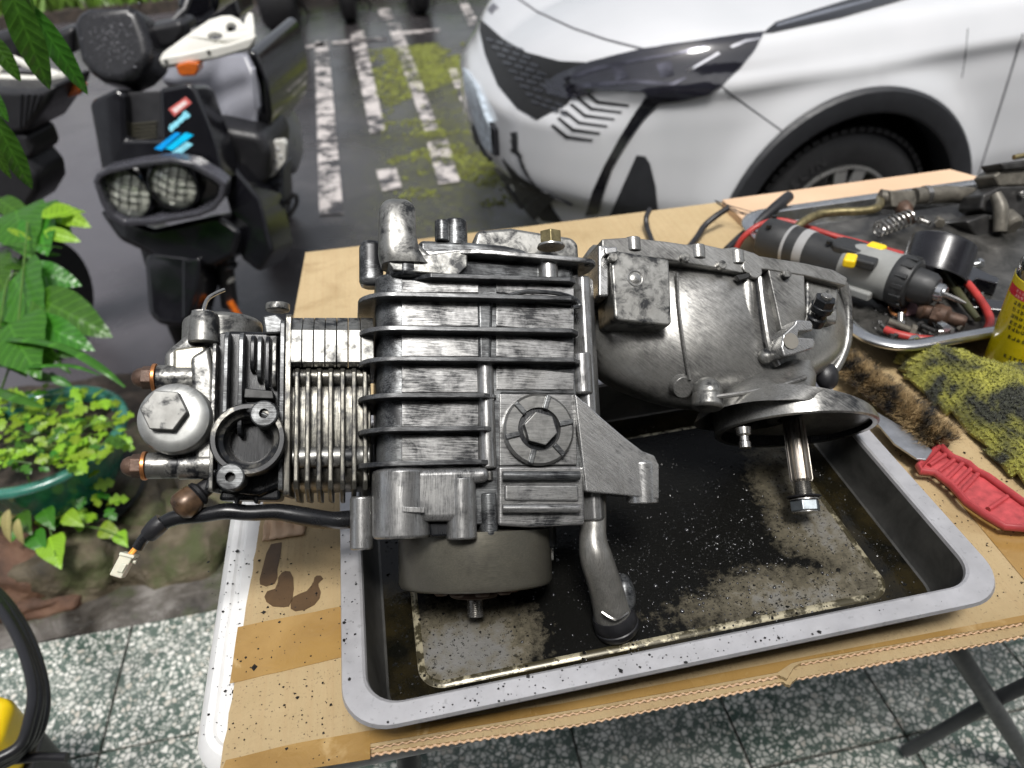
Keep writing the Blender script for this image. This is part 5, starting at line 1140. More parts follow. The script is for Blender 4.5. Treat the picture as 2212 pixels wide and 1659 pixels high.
# headlamp
hl = decal([(350, 335), (410, 290), (540, 240), (740, 192), (960, 162), (1120, 138), (1205, 128), (1170, 190), (1120, 250), (1040, 332), (990, 362), (880, 386), (800, 396), (765, 385), (745, 352), (560, 350), (480, 378), (400, 372)], 'headlamp', 'lens_dark', .003, .004)
for pts, m_ in (([(440, 305), (560, 262), (700, 232), (830, 212), (980, 185), (975, 192), (830, 224), (700, 246), (560, 280), (450, 318)], 'lens_part'), ([(905, 275), (1025, 205), (1035, 211), (918, 279)], 'chrome'), ([(1070, 185), (1130, 160), (1190, 152), (1188, 158), (1135, 170), (1080, 190)], 'chrome'),
                ([(430, 330), (560, 322), (720, 312), (850, 322), (900, 300), (905, 308), (858, 334), (720, 326), (560, 336), (470, 352)], 'lens_part'), ([(620, 262), (660, 252), (690, 300), (640, 318)], 'lens_part'), ([(790, 250), (850, 238), (860, 296), (810, 306)], 'lens_part')):
    decal(pts, 'lamp_detail', m_, .008, .001, par=hl, cuts=2)
decal([(1205, 130), (1250, 92), (1400, 45), (1560, -5), (1790, -12), (1500, 72), (1240, 128)], 'hood_trim', 'car_black', .002, .004)
decal([(1250, 104), (1440, 50), (1620, 6), (1622, 12), (1440, 62), (1254, 112)], 'trim_strip', 'chrome', .007, .002)
# grille
gl = decal([(112, 75), (200, 152), (290, 205), (420, 238), (520, 243), (410, 292), (350, 335), (420, 380), (450, 400), (330, 462), (255, 420), (180, 330), (130, 210), (110, 120)], 'grille', 'pitblack', .002, .002)
for i in range(9):
    y0 = 150 + i * 30; x0 = 138 + i * 22; x1 = min(520, 290 + i * 30) - (60 if i > 6 else 0)
    for k in range(4):
        a = x0 + (x1 - x0) * k / 4; b = a + (x1 - x0) / 4 * .72; ya = y0 + k * 12; decal([(a, ya), (b, ya + 8), (b + 3, ya + 18), (a + 2, ya + 11)], 'grille_bar', simple('dark grille bar', (.05, .052, .06), .25, .4) if 'dark grille bar' not in bpy.data.materials else bpy.data.materials['dark grille bar'], .005, .003, par=gl, cuts=1)
for i in range(6):
    kx, ky = 566 - i * 24, 392 + i * 27
    decal([(kx - 62, ky - 42), (kx - 52, ky - 46), (kx, ky - 4), (kx - 4, ky + 6)], 'grille_slit', 'pitblack', .002, .001, cuts=1)
    decal([(kx - 2, ky - 4), (kx + 120 - i * 4, ky + 12), (kx + 118 - i * 4, ky + 18), (kx - 4, ky + 6)], 'grille_slit', 'pitblack', .002, .001, cuts=1)
decal([(748, 376), (800, 396), (742, 460), (680, 545), (625, 640), (590, 740), (566, 822), (518, 830), (545, 740), (590, 640), (650, 530), (706, 440)], 'daylight_slash', 'car_black', .003, .004)
decal([(714, 600), (748, 604), (766, 632), (788, 720), (797, 815), (606, 845), (640, 765)], 'bumper_vent', 'cladding', .003, .003)
decal([(196, 610), (262, 680), (330, 724), (378, 790), (430, 862), (350, 852), (268, 750)], 'lower_intake', 'pitblack', .002, .003)
decal([(84, 480), (112, 560), (176, 660), (250, 760), (345, 880), (400, 930), (360, 940), (280, 880), (200, 780), (130, 680), (92, 580)], 'bumper_lip', 'cladding', .004, .004)
decal([(62, 270), (104, 330), (140, 420), (166, 490), (172, 585), (140, 560), (100, 450), (70, 350)], 'number_plate', simple('number plate', (.35, .40, .45), .3, 0, .4, 40), .015, .006)
decal([(160, 470), (180, 500), (186, 600), (168, 585)], 'plate_holder', 'car_black', .014, .005)
# hood lettering
to = text_mesh('3008', .055, .001, 'hood_lettering', simple('grey lettering', (.22, .22, .25), .3, .5), car)
p0, n0 = hit(1066, 18); pa, _ = hit(1052, -6); pb_, _ = hit(1080, 38); xd = (pb_ - pa).normalized(); yd = n0.cross(xd).normalized(); to.matrix_local = Matrix(((xd.x, yd.x, n0.x, p0.x + n0.x * .003), (xd.y, yd.y, n0.y, p0.y + n0.y * .003), (xd.z, yd.z, n0.z, p0.z + n0.z * .003), (0, 0, 0, 1)))
# wheel arch cladding, well, tyre, rim
sec = []
for i in range(61):
    a = R(-25 + 230 * i / 60); cx_, sx_ = math.cos(a), math.sin(a)
    zc = lambda r: max(.16, WZ + r * sx_)
    sec.append([(WX + r * cx_, WZ + r * sx_, w) for r, w in ((.462, .006), (.462, .034), (.452, .044), (.398, .046), (.388, .040), (.388, -.06))])
MB().loft(sec, cap=False, closed=False).build('arch_cladding', M['cladding'], car, ang=40)
MB().lathe([(.405, .0), (.405, -.34), (.05, -.35)], (WX, WZ, .02), (0, 0, 1), 48, cap=False).build('wheel_well', M['pitblack'], car)
TRr = .325
wl_ = MB().lathe([(.205, .0), (.225, .008), (.27, .012), (.295, .004), (.312, -.012), (TRr, -.035), (TRr, -.19), (.31, -.215), (.22, -.22)], (WX, WZ, -.02), (0, 0, 1), 72, cap=False).build('front_wheel', M['tyre'], car, ang=50)
tr = MB()
for i in range(64):
    a = 2 * PI * i / 64; mm = Matrix.Rotation(a, 3, 'Z'); tr.box(V3((WX, WZ, 0)) + mm @ V3((TRr - .004, 0, -.05)), (.0075, .0115, .032), mm)
tr.build('tread_block', M['tyre'], wl_)['kind'] = 'stuff'
MB().lathe([(.208, -.004), (.206, .004), (.197, .004), (.192, -.01), (.186, -.05), (.18, -.12), (.02, -.13)], (WX, WZ, -.02), (0, 0, 1), 64, cap=False).build('rim_barrel', M['alloy'], wl_, ang=40)
MB().lathe([(.178, -.09), (.02, -.095)], (WX, WZ, -.02), (0, 0, 1), 40, cap=False).build('brake', M['pitblack'], wl_)
for i in range(5):
    for s_ in (-1, 1):
        mm = Matrix.Rotation(R(90 - 8 + 72 * i + s_ * 11), 3, 'Z'); q = [V3((.05, -.016, 0)), V3((.198, -.024, 0)), V3((.198, .024, 0)), V3((.05, .016, 0))]
        q = [(mm @ p) + V3((WX, WZ, 0)) for p in q]; MB().prism([(p.x, p.y) for p in q], -.06, -.022).build('spoke', M['alloy'], wl_, .004)
MB().lathe([(.055, -.05), (.055, -.02), (.045, -.014)], (WX, WZ, 0), (0, 0, 1), 24).build('hub_cap', M['alloy'], wl_, .002)
mt = simple('raised tyre lettering', (.035, .035, .036), .5)
for i, ch in enumerate('MICHELIN'):
    o = text_mesh(ch, .045, .001, 'tyre_letter', mt, wl_); a = R(166 - i * 7.5); o.location = (WX + .252 * math.cos(a), WZ + .252 * math.sin(a), -.0075); o.rotation_euler = (0, 0, a - PI / 2)
# rear half closes the body for other viewpoints
MB().prism([(.9, .18), (3.4, .22), (3.4, .9), (2.9, 1.0), (.9, .985)], -1.76, -.012).build('rear_body', M['carpaint'], car, .03)
MB().prism([(.55, 1.02), (1.35, 1.56), (2.6, 1.60), (3.25, 1.02)], -1.55, -.25).build('cabin_glass', M['car_black'], car, .05)
MB().prism([(1.3, 1.55), (2.65, 1.59), (2.6, 1.64), (1.5, 1.62)], -1.5, -.3).build('roof', M['carpaint'], car, .02)
for wx, wz in ((2.65, -.02), (2.65, -1.58), (WX, -1.58)): MB().lathe([(.2, 0), (.3, .01), (.325, -.03), (.325, -.19), (.2, -.22)], (wx, WZ, wz), (0, 0, 1), 40).build('wheel', M['tyre'], car, ang=50)
MB().prism([(-.8, .2), (.9, .2), (.9, .95), (-.3, .9), (-.75, .7)], -1.55, -.42).build('engine_bay', M['pitblack'], car)
# ------------------------------------------------------------------ tool tray on the right
def proj(p):
    q = RM.transposed() @ (V3(p) - CAM); return CX + F * q.x / -q.z, CY - F * q.y / -q.z
T2 = (.505, 1.10, .632, 1.03); R2 = .792; F2 = CZ + .017
tr2 = thing('tool_tray', 'second steel tray of loose bolts and tools at the right edge', 'tray', (0, 0, 0))
def ring2(off, z, r): return [(x, y, z) for x, y in rrect(T2[0] + off, T2[1] - off, T2[2] + off, T2[3] - off, r, 9)]
M['bright_tray'] = simple('polished tray steel', (.50, .51, .52), .20, .95, .15, 30)
MB().loft([ring2(.001, R2 - .006, .056), ring2(-.0005, R2 - .003, .056), ring2(.0004, R2, .056), ring2(.014, R2 + .0008, .046), ring2(.016, R2 - .001, .045)], cap=False).build('rim', M['bright_tray'], tr2, ang=70)
t = NT('grimy tool tray'); co = pos(t)
t.set(color=t.ramp(t.noise(22, 6, .7, .4, co=co), (.35, (.03, .03, .028)), (.6, (.14, .135, .125)), (.75, (.32, .31, .29))), metal=.6, rough=.35); M['tool_floor'] = t.m
MB().loft([ring2(.016, R2 - .001, .045), ring2(.022, F2 + .008, .045), ring2(.028, F2, .045)], cap=False).build('wall', M['bright_tray'], tr2, ang=70)
MB().raw(ring2(.028, F2, .045), [tuple(range(40))]).build('tray_floor', M['tool_floor'], tr2, ang=0)
MB().loft([ring2(.001, R2 - .006, .056), ring2(.018, R2 - .008, .05), ring2(.026, F2 - .001, .046)], cap=False).build('outer_shell', M['bright_tray'], tr2, ang=70)

# ------------------------------------------------------------------ cordless screwdriver
M['drill_grey'] = simple('grey drill housing', (.26, .265, .255), .45, 0, .1, 50); M['drill_dark'] = simple('charcoal soft grip', (.022, .023, .024), .5, 0, .15, 80, .1)
M['drill_light'] = simple('light grey band', (.30, .30, .30), .4); M['yellow'] = simple('yellow plastic', (.80, .56, .01), .35, 0, .06, 30)
a, b = P(1650, 512, .806), P(2042, 636, .806); ax = (b - a); L = ax.length; DF = Frame(a, ax, V3((0, 0, 1)).cross(ax))
dr = thing('cordless_screwdriver', 'grey inline cordless screwdriver with yellow switches lying in the tool tray', 'screwdriver', DF)
def dl(prof, name, mat, n=28, par=None, ang=35, sc=(1, .96)):
    b_ = MB().lathe([(r, x * L) for x, r in prof], (0, 0, 0), (1, 0, 0), n); return b_.build(name, M[mat], par or dr, 0, ang)
dl([(-.012, .012), (-.008, .022), (.01, .0275), (.04, .029), (.155, .0285), (.16, .0278)], 'handle', 'drill_dark')
dl([(.158, .0282), (.175, .0284)], 'band', 'drill_light'); dl([(.175, .0276), (.235, .0272)], 'handle_ring', 'drill_dark'); dl([(.235, .0279), (.285, .0275)], 'band', 'drill_light')
dl([(.285, .0268), (.40, .0245), (.50, .0262), (.53, .027)], 'grip', 'drill_dark')
dl([(.46, .022), (.50, .0278), (.56, .0305), (.66, .031), (.72, .0305), (.76, .0315)], 'motor_housing', 'drill_grey')
MB().prism(rrect(.40 * L, .60 * L, -.017, .017, .014, 5), .012, .0285).build('top_pad', M['drill_dark'], dr, .004)
for p in ((.02, .012), (.06, -.018), (.40, -.012)): MB().lathe([(.0035, 0), (.0035, .004)], (p[0] * L, p[1], .0255), (0, 0, 1), 10).build('screw', M['pitblack'], dr)
def sw(px, py, hx, hy, z, mat, name, rz=0.0):
    p = P(px, py, .836 + z); q = DF.to(p); m3 = Matrix.Rotation(rz, 3, 'Z'); return MB().box((q.x, q.y, q.z), (hx, hy, .006), m3).build(name, M[mat], dr, .0035, seg=3)
sw(1836, 563, .0075, .011, -.004, 'yellow', 'trigger_switch', .3); sw(1868, 566, .014, .0095, -.006, 'drill_dark', 'trigger', .1); sw(1892, 538, .011, .0085, -.004, 'yellow', 'direction_switch', .0)
dl([(.755, .0315), (.765, .0325), (.80, .0325), (.845, .0295), (.85, .027)], 'torque_collar', 'drill_dark')
g = MB()
for i in range(14):
    q = Matrix.Rotation(2 * PI * i / 14, 3, 'X'); g.box(q @ V3((.81 * L, 0, .0312)), (.028 * L, .0028, .0022), q)
g.build('collar_ribs', M['drill_dark'], dr, .0008)['kind'] = 'stuff'
dl([(.85, .0225), (.93, .0205), (.955, .0165), (.96, .012)], 'chuck', 'drill_dark'); dl([(.955, .0115), (.985, .0115), (.99, .0095), (1.0, .009)], 'chuck_nose', 'bright_tray')
MB().tube([(.99 * L, 0, 0), (1.06 * L, .0, -.002), (1.10 * L, 0, -.003)], [.0032, .0032, .0012], 8).build('bit', M['steel'], dr)
MB().box((.5 * L, -.03, -.018), (.05, .006, .006)).build('belt_rib', M['drill_grey'], dr, .003)
# pinkish rag under the drill
def mound(name, px, z0, hgt, mat, label, cat, step=.006, fold=.4, seed=1, edge=.02):
    poly = [P(x, y, z0) for x, y in px]; xs_ = [p.x for p in poly]; ys_ = [p.y for p in poly]
    def inside(x, y):
        c = False; n = len(poly)
        for i in range(n):
            a, b = poly[i], poly[i - 1]
            if (a.y > y) != (b.y > y) and x < (b.x - a.x) * (y - a.y) / (b.y - a.y) + a.x: c = not c
        return c
    def dist(x, y):
        best = 9
        for i in range(len(poly)):
            a, b = poly[i - 1].xy, poly[i].xy; ab = b - a; t_ = max(0, min(1, (V3((x, y, 0)).xy - a).dot(ab) / max(ab.length_squared, 1e-9))); best = min(best, (a + ab * t_ - V3((x, y, 0)).xy).length)
        return best
    nx, ny = int((max(xs_) - min(xs_)) / step) + 1, int((max(ys_) - min(ys_)) / step) + 1; idx = {}; vs = []; fs = []
    for j in range(ny + 1):
        for i in range(nx + 1):
            x, y = min(xs_) + i * step, min(ys_) + j * step
            if not inside(x, y): continue
            d = dist(x, y); h = hgt * (1 - math.exp(-d / edge)) * (1 + fold * noise.fractal(V3((x * 13 + seed, y * 13, 0)), .7, 2, 3)); idx[(i, j)] = len(vs); vs.append((x, y, z0 + max(h, .002)))
    for (i, j) in idx:
        q = [(i, j), (i + 1, j), (i + 1, j + 1), (i, j + 1)]
        if all(k in idx for k in q): fs.append(tuple(idx[k] for k in q))
    o = MB().raw(vs, fs).build(name, mat, None, ang=180); sd_ = o.modifiers.new('sol', 'SOLIDIFY'); sd_.thickness = .004; sd_.offset = -1
    if label: tag(o, label, cat)
    return o, vs, fs
mound('rag', [(1830, 600), (1880, 640), (1960, 690), (1985, 680), (1990, 650), (1930, 610), (1870, 580)], F2 + .001, .02, simple('pink rag', (.22, .12, .13), .8, 0, .5, 60), 'crumpled pinkish rag under the cordless screwdriver', 'rag', .005)

# ------------------------------------------------------------------ black cup, spray can
cc = P(2044, 552, .82); cd_ = (CAM - cc).normalized(); cd_ = (cd_ * .55 + V3((-.05, 0, -.80))).normalized()
cp = thing('plastic_cup', 'round black plastic cap standing open end down in the tool tray', 'cap', (0, 0, 0)); cr_ = .0405
top_c = P(2040, 522, .826)
MB().lathe([(.010, 0), (cr_ - .004, 0), (cr_ - .001, .002), (cr_, .006), (cr_ + .001, .048), (cr_ - .002, .048), (cr_ - .003, .006), (.01, .004)], top_c, cd_, 48, cap=False).build('shell', simple('scuffed black plastic', (.012, .012, .015), .22, 0, .4, 30), cp, ang=35)
MB().tube([top_c + basis(cd_)[0] * (cr_ * math.cos(i * PI / 20)) + basis(cd_)[1] * (cr_ * math.sin(i * PI / 20)) + cd_ * .047 for i in range(41)], .0012, 6).build('lip', M['drill_dark'], cp)
cb_ = P(2186, 812, CZ); cb_.z = CZ + .0005; CR = .0335
can = thing('spray_can', 'yellow spray can with a red warning band and black shoulder at the right edge', 'spray can', cb_)
MB().lathe([(CR - .001, 0), (CR, .002), (CR, .128), (CR - .0006, .1285)], (0, 0, 0), (0, 0, 1), 56).build('body', simple('yellow can print', (.78, .62, .008), .25, 0, .05, 20, coat=.4), can, 0, 40)
MB().lathe([(CR - .0004, .1285), (CR - .0008, .140), (.029, .149), (.024, .152)], (0, 0, 0), (0, 0, 1), 48).build('shoulder', M['car_black'], can, 0, 60)
MB().lathe([(.022, .152), (.022, .170), (.018, .175), (.002, .1755)], (0, 0, 0), (0, 0, 1), 40).build('cap', M['white_plastic'], can, 0, 40)
def arc_patch(a0, a1, z0, z1, r, name, mat, n=14):
    vs = []
    for i in range(n + 1):
        a = R(a0 + (a1 - a0) * i / n)
        vs += [(r * math.cos(a), r * math.sin(a), z0), (r * math.cos(a), r * math.sin(a), z1)]
    return MB().raw(vs, [(2 * i, 2 * i + 2, 2 * i + 3, 2 * i + 1) for i in range(n)]).build(name, mat, can, ang=60)
mred = simple('red band', (.62, .02, .04), .3); mblk = simple('black print', (.03, .028, .01), .4); mpk = simple('pale print', (.75, .35, .35), .4)
arc_patch(150, 330, .108, .119, CR + .0003, 'warning_band', mred)
rr = random.Random(12)
def glyph_row(z, a0, a1, hgt, mat, r=CR + .0005):
    """a printed row of dense square characters"""
    a = a0; g = MB(); wa = hgt / r * 57.3
    while a < a1:
        for k in range(4):
            zz = z + hgt * (k / 4); w = rr.uniform(.45, .95) * wa; b = a + rr.uniform(0, wa - w)
            if rr.random() < .8: g.raw([(r * math.cos(R(q)), r * math.sin(R(q)), z_) for q, z_ in ((b, zz), (b + w, zz), (b + w, zz + hgt * .14), (b, zz + hgt * .14))], [(0, 1, 2, 3)])
        for k in range(2):
            b = a + rr.uniform(.05, .8) * wa; g.raw([(r * math.cos(R(q)), r * math.sin(R(q)), z_) for q, z_ in ((b, z), (b + wa * .12, z), (b + wa * .12, z + hgt), (b, z + hgt))], [(0, 1, 2, 3)])
        a += wa * 1.15
    g.build('printed_line', mat, can, ang=0)
glyph_row(.1145, 175, 300, .0034, mpk, CR + .0007); glyph_row(.1095, 175, 300, .0034, mpk, CR + .0007)
for z, a0, a1 in ((.101, 178, 240), (.0935, 180, 252), (.086, 182, 246), (.0785, 184, 250), (.072, 184, 236), (.062, 190, 226), (.039, 196, 240), (.020, 178, 196), (.0135, 178, 192)): glyph_row(z, a0, a1, .0044, mblk)

# ------------------------------------------------------------------ terry glove / towel, brush, scraper
t = NT('stained terry cloth'); co = pos(t)
st_ = t.ramp(t.noise(17, 4, .55, .4, co=co), (.47, 0.0), (.58, 1.0)); fine = t.noise(420, 3, .6, co=co)
t.set(color=t.mix(st_, t.ramp(t.noise(40, 4, co=co), (.3, (.16, .16, .025)), (.7, (.38, .37, .06))), t.ramp(fine, (.35, (.010, .011, .010)), (.7, (.05, .055, .03)))), rough=.9, sheen=.2)
t.bump(fine, .6, .003); M['terry'] = t.m
tw, tv, tf = mound('terry_towel', [(1926, 782), (1932, 762), (1958, 754), (2000, 760), (2060, 788), (2110, 812), (2160, 806), (2260, 812), (2320, 1000), (2300, 1110), (2212, 1058), (2150, 1012), (2090, 940), (2040, 900), (1990, 868), (1952, 830)], CZ + .002, .052, M['terry'], 'olive yellow terry towel with black grease stains beside the spray can', 'towel', .004, .35, 7, .028)
g = MB(); rr = random.Random(6)
for f in tf:
    c = sum((V3(tv[i]) for i in f), V3()) / 4; n_ = (V3(tv[f[1]]) - V3(tv[f[0]])).cross(V3(tv[f[3]]) - V3(tv[f[0]])).normalized()
    for k in range(5):
        p = c + V3((rr.uniform(-.0022, .0022), rr.uniform(-.0022, .0022), 0)); h = rr.uniform(.0016, .0034); s_ = rr.uniform(.0007, .0013); a = rr.random() * 6.3
        d1 = V3((math.cos(a), math.sin(a), 0)); d2 = V3((-math.sin(a), math.cos(a), 0)); tip = p + (n_ + V3((rr.gauss(0, .5), rr.gauss(0, .5), 0))).normalized() * h
        g.raw([p + d1 * s_, p - d1 * s_ * .5 + d2 * s_ * .9, p - d1 * s_ * .5 - d2 * s_ * .9, tip], [(0, 1, 3), (1, 2, 3), (2, 0, 3)])
o = g.build('terry_pile', M['terry'], tw, ang=0); o['kind'] = 'stuff'
br_ = thing('bristle_brush', 'worn brush with golden and blackened bristles between tray and towel', 'brush', (0, 0, 0))
pth = [P(x, y, CZ + .012) for x, y in ((1815, 786), (1868, 832), (1928, 878), (1984, 924), (2036, 966))]
MB().tube(pth, [.008, .011, .012, .011, .009], 10, smooth=4, flat=.7).build('brush_back', simple('dark wood', (.05, .03, .018), .6), br_)
t = NT('brush bristles'); co = pos(t); oi = t.noise(55, 4, .6, co=co)
t.set(color=t.ramp(oi, (.36, (.012, .012, .013)), (.45, (.09, .065, .035)), (.55, (.30, .205, .095)), (.8, (.42, .31, .16))), rough=.6); g = MB()
sp_ = smooth_path(pth, 20); W3 = V3((.045, .045, 0))
for i in range(7500):
    k = rr.random() * (len(sp_) - 2); c = sp_[int(k)]; td = (sp_[int(k) + 1] - c).normalized(); sd2 = V3((-td.y, td.x, 0)); off = rr.gauss(0, 1) * .5
    off = max(-1, min(1, off)); b0 = c + sd2 * off * .012 + V3((0, 0, .004)); dirv = (V3((0, 0, 1)) * rr.uniform(.5, 1) + sd2 * off * 1.2 + td * rr.gauss(0, .4)).normalized(); ln = rr.uniform(.012, .022); s_ = td * .00045
    m_ = b0 + dirv * ln * .6 ; tip = b0 + (dirv + V3((rr.gauss(0, .25), rr.gauss(0, .25), -.1))).normalized() * ln
    g.raw([b0 - s_, b0 + s_, m_ + s_ * .8, m_ - s_ * .8, tip], [(0, 1, 2, 3), (3, 2, 4)])
o = g.build('bristles', t.m, br_, ang=0); o['kind'] = 'stuff'
def k3(pts): return [(1778.4 + x * .3269, 650.6 + y * .3269) for x, y in pts]
KF = Frame(P(2060, 1010, CZ + .001), (1, 0, 0), (0, 1, 0)); kn = thing('scraper_knife', 'red handled scraper with a dull steel blade beside the steel tray', 'scraper', KF)
def kp(pts, w): return [KF.d(x, y, w) for x, y in k3(pts)]
M['red_plastic'] = simple('faded red plastic', (.36, .045, .05), .42, 0, .18, 60); M['red_in'] = simple('smeared red plastic', (.40, .06, .065), .4, 0, .35, 90)
MB().prism(kp([(338, 722), (420, 770), (560, 850), (655, 925), (722, 985), (680, 1045), (620, 1040), (470, 940), (352, 800)], .018), .0155, .018).build('blade', simple('dull blade', (.42, .43, .45), .35, .8, .25, 60), kn, .0006)
out = [(770, 952), (800, 985), (850, 1030), (905, 1052), (960, 1075), (1010, 1120), (1090, 1160), (1200, 1240), (1330, 1335), (1460, 1400), (1470, 1500), (1330, 1500), (1200, 1490), (1080, 1420), (950, 1330), (850, 1220), (740, 1135), (645, 1125), (630, 1092), (680, 1040)]
MB().prism(kp(out, .006), .002, .010).build('handle', M['red_in'], kn, .002)
op = [V3((*p, .012)) for p in kp(out, .012)]; MB().tube(op + [op[0]], .0034, 10, flat=1.2).build('handle_rim', M['red_plastic'], kn)
for a_, b_ in (((820, 1005), (700, 1085)), ((872, 1042), (760, 1130)), ((930, 1062), (812, 1180)), ((985, 1100), (862, 1222)), ((1030, 1132), (905, 1265)), ((1215, 1290), (1090, 1375))):
    q = [V3((*p, .0115)) for p in kp([a_, b_], .0115)]; MB().tube(q, .0024, 8).build('handle_rib', M['red_plastic'], kn)

# ------------------------------------------------------------------ hoses, cables and loose parts
def hose(pts, r, name, mat, label, cat, n=10, smooth=6, hollow=False, group=None):
    q = [P(x, y, z) for x, y, z in pts]; o = MB().tube(q, r, n, smooth=smooth).build(name, M[mat] if isinstance(mat, str) else mat, None, ang=60); tag(o, label, cat, group)
    return o
hose([(1404, 452, .778), (1396, 470, .772), (1398, 492, .762), (1412, 530, .758)], .0042, 'rubber_hose', 'rubber', 'short bent black hose behind the square pad of the engine', 'hose')
hose([(1572, 450, .785), (1545, 468, .778), (1522, 488, .768), (1506, 512, .762), (1480, 545, .758)], .0048, 'rubber_hose', 'rubber', 'longer black hose with a frayed end on the cardboard behind the gear case', 'hose')
hose([(1704, 424, .80), (1680, 444, .797), (1640, 478, .785), (1600, 512, .77), (1570, 540, .762)], [.0085, .0085, .007, .006, .006], 'rubber_hose', 'rubber', 'thick black hose leaning over the corner of the tool tray', 'hose')
g = MB()
for k in range(4):
    q = [P(1545 + rr.uniform(-6, 6), 436 + rr.uniform(-4, 4), .79), P(1575 + rr.uniform(-8, 8), 450 + rr.uniform(-6, 6), .785), P(1640 + k * 8, 478 + rr.uniform(-8, 8), .775), P(1690, 500 + k * 6, .77)]; g.tube(q, .0007, 5, smooth=5)
tag(g.build('wire_strands', M['rubber']), 'thin dark wire strands lying beside the hoses', 'wire')
M['red_cable'] = simple('dull red cable', (.36, .035, .03), .4, 0, .3, 40)
hose([(1590, 538, .765), (1606, 512, .785), (1640, 486, .80), (1682, 476, .80), (1730, 486, .795), (1790, 506, .79), (1870, 528, .785), (1930, 544, .785), (1985, 560, .785)], .0042, 'red_cable', 'red_cable', 'dull red cable passing behind the cordless screwdriver', 'cable')
hose([(2090, 612, .79), (2112, 640, .785), (2132, 672, .78), (2138, 700, .778), (2118, 722, .776), (2060, 734, .775), (1990, 732, .775), (1940, 722, .776), (1912, 712, .776)], .0050, 'red_cable', 'red_cable', 'red cable looping below the black cap in the tool tray', 'cable')
hose([(1700, 510, .80), (1735, 480, .81), (1770, 463, .812), (1810, 458, .812), (1870, 455, .812), (1898, 446, .812), (1902, 426, .80)], .0062, 'brass_pipe', 'brass', 'bent brass coloured pipe over the far edge of the tool tray', 'pipe')
M['greasy'] = simple('greasy brown grey casting', (.13, .12, .10), .45, .4, .45, 60, .3); M['greasy2'] = simple('dark greasy casting', (.035, .034, .033), .38, .3, .5, 60, .3)
vf = Frame(P(1955, 440, .80), (1, .05, 0), (0, .6, 1)); vl = thing('hose_valve', 'grimy valve with a hose barb on the far rim of the tool tray', 'valve', vf)
MB().prism([vf.d(x, y, .004) for x, y in ((1922, 412), (1975, 410), (1980, 432), (1975, 450), (1925, 448))], -.02, .006).build('body', M['greasy'], vl, .003)
a, b = vf.l(1948, 445, .0), vf.l(1972, 480, .022); MB().lathe([(.012, 0), (.0125, .010), (.009, .016), (.009, .022), (.0065, .024), (.0065, .034), (.0055, .034)], a, b - a, 18).build('barb', M['rust'], vl, 0, 30)
MB().tube([vf.l(1975, 424, -.01), vf.l(2040, 420, -.01), vf.l(2130, 422, -.01)], [.0125, .0135, .0115], 16).build('hose', M['greasy'], vl)
for x in (2000, 2120): MB().lathe([(.0142, -.004), (.0142, .004)], vf.l(x, 421, -.01), (1, 0, 0), 18).build('clamp', M['steel'], vl)
MB().tube([vf.l(1925, 428, -.008), vf.l(1900, 424, -.012)], .011, 12).build('inlet', M['greasy'], vl)
cf = Frame(P(2165, 440, .80), (1, 0, 0), (0, .5, 1)); cbt = thing('carburettor', 'dark greasy carburettor standing in the far corner of the tool tray', 'carburettor', cf)
for pts, w0, w1, m_ in (([(2118, 452), (2124, 420), (2160, 402), (2240, 400), (2240, 470), (2150, 470)], -.05, .0, 'greasy2'), ([(2146, 380), (2170, 362), (2212, 352), (2250, 352), (2250, 400), (2180, 402), (2160, 404)], -.05, -.006, 'greasy'), ([(2160, 352), (2212, 345), (2260, 345), (2260, 360), (2170, 368)], -.04, .002, 'greasy2'), ([(2086, 478), (2130, 462), (2200, 470), (2260, 480), (2260, 530), (2160, 536), (2110, 512)], -.05, .006, 'greasy2')):
    MB().prism([cf.d(x, y, w1) for x, y in pts], w0, w1).build('casting', M[m_], cbt, .004, seg=3)
MB().lathe([(.016, 0), (.016, .02), (.012, .024)], cf.l(2168, 470, .0), (.1, -.6, .7), 20).build('fuel_inlet', M['greasy'], cbt, .001)
MB().tube([cf.l(2150, 420, .01), cf.l(2162, 450, .018), cf.l(2160, 500, .02)], [.008, .010, .009], 12, smooth=3).build('spigot', M['greasy'], cbt)
MB().tube([cf.l(2190, 340, -.01), cf.l(2230, 332, -.01)], .004, 8).build('lever_pin', M['brass'], cbt)
for x, y in ((2140, 470), (2190, 500), (2206, 420)): MB().lathe([(.005, 0), (.005, .004), (.003, .005)], cf.l(x, y, .004), (0, 0, 1), 10).build('screw', M['steel'], cbt)
# coil spring
g = MB(); a, b = P(1895, 496, .785), P(1965, 470, .79); x_, y_, d_ = basis(b - a)
g.tube([a + (b - a) * (i / 80) + (x_ * math.cos(i * .55) + y_ * math.sin(i * .55)) * .011 for i in range(81)], .0018, 6); tag(g.build('coil_spring', M['steel']), 'small coil spring behind the cordless screwdriver', 'spring')
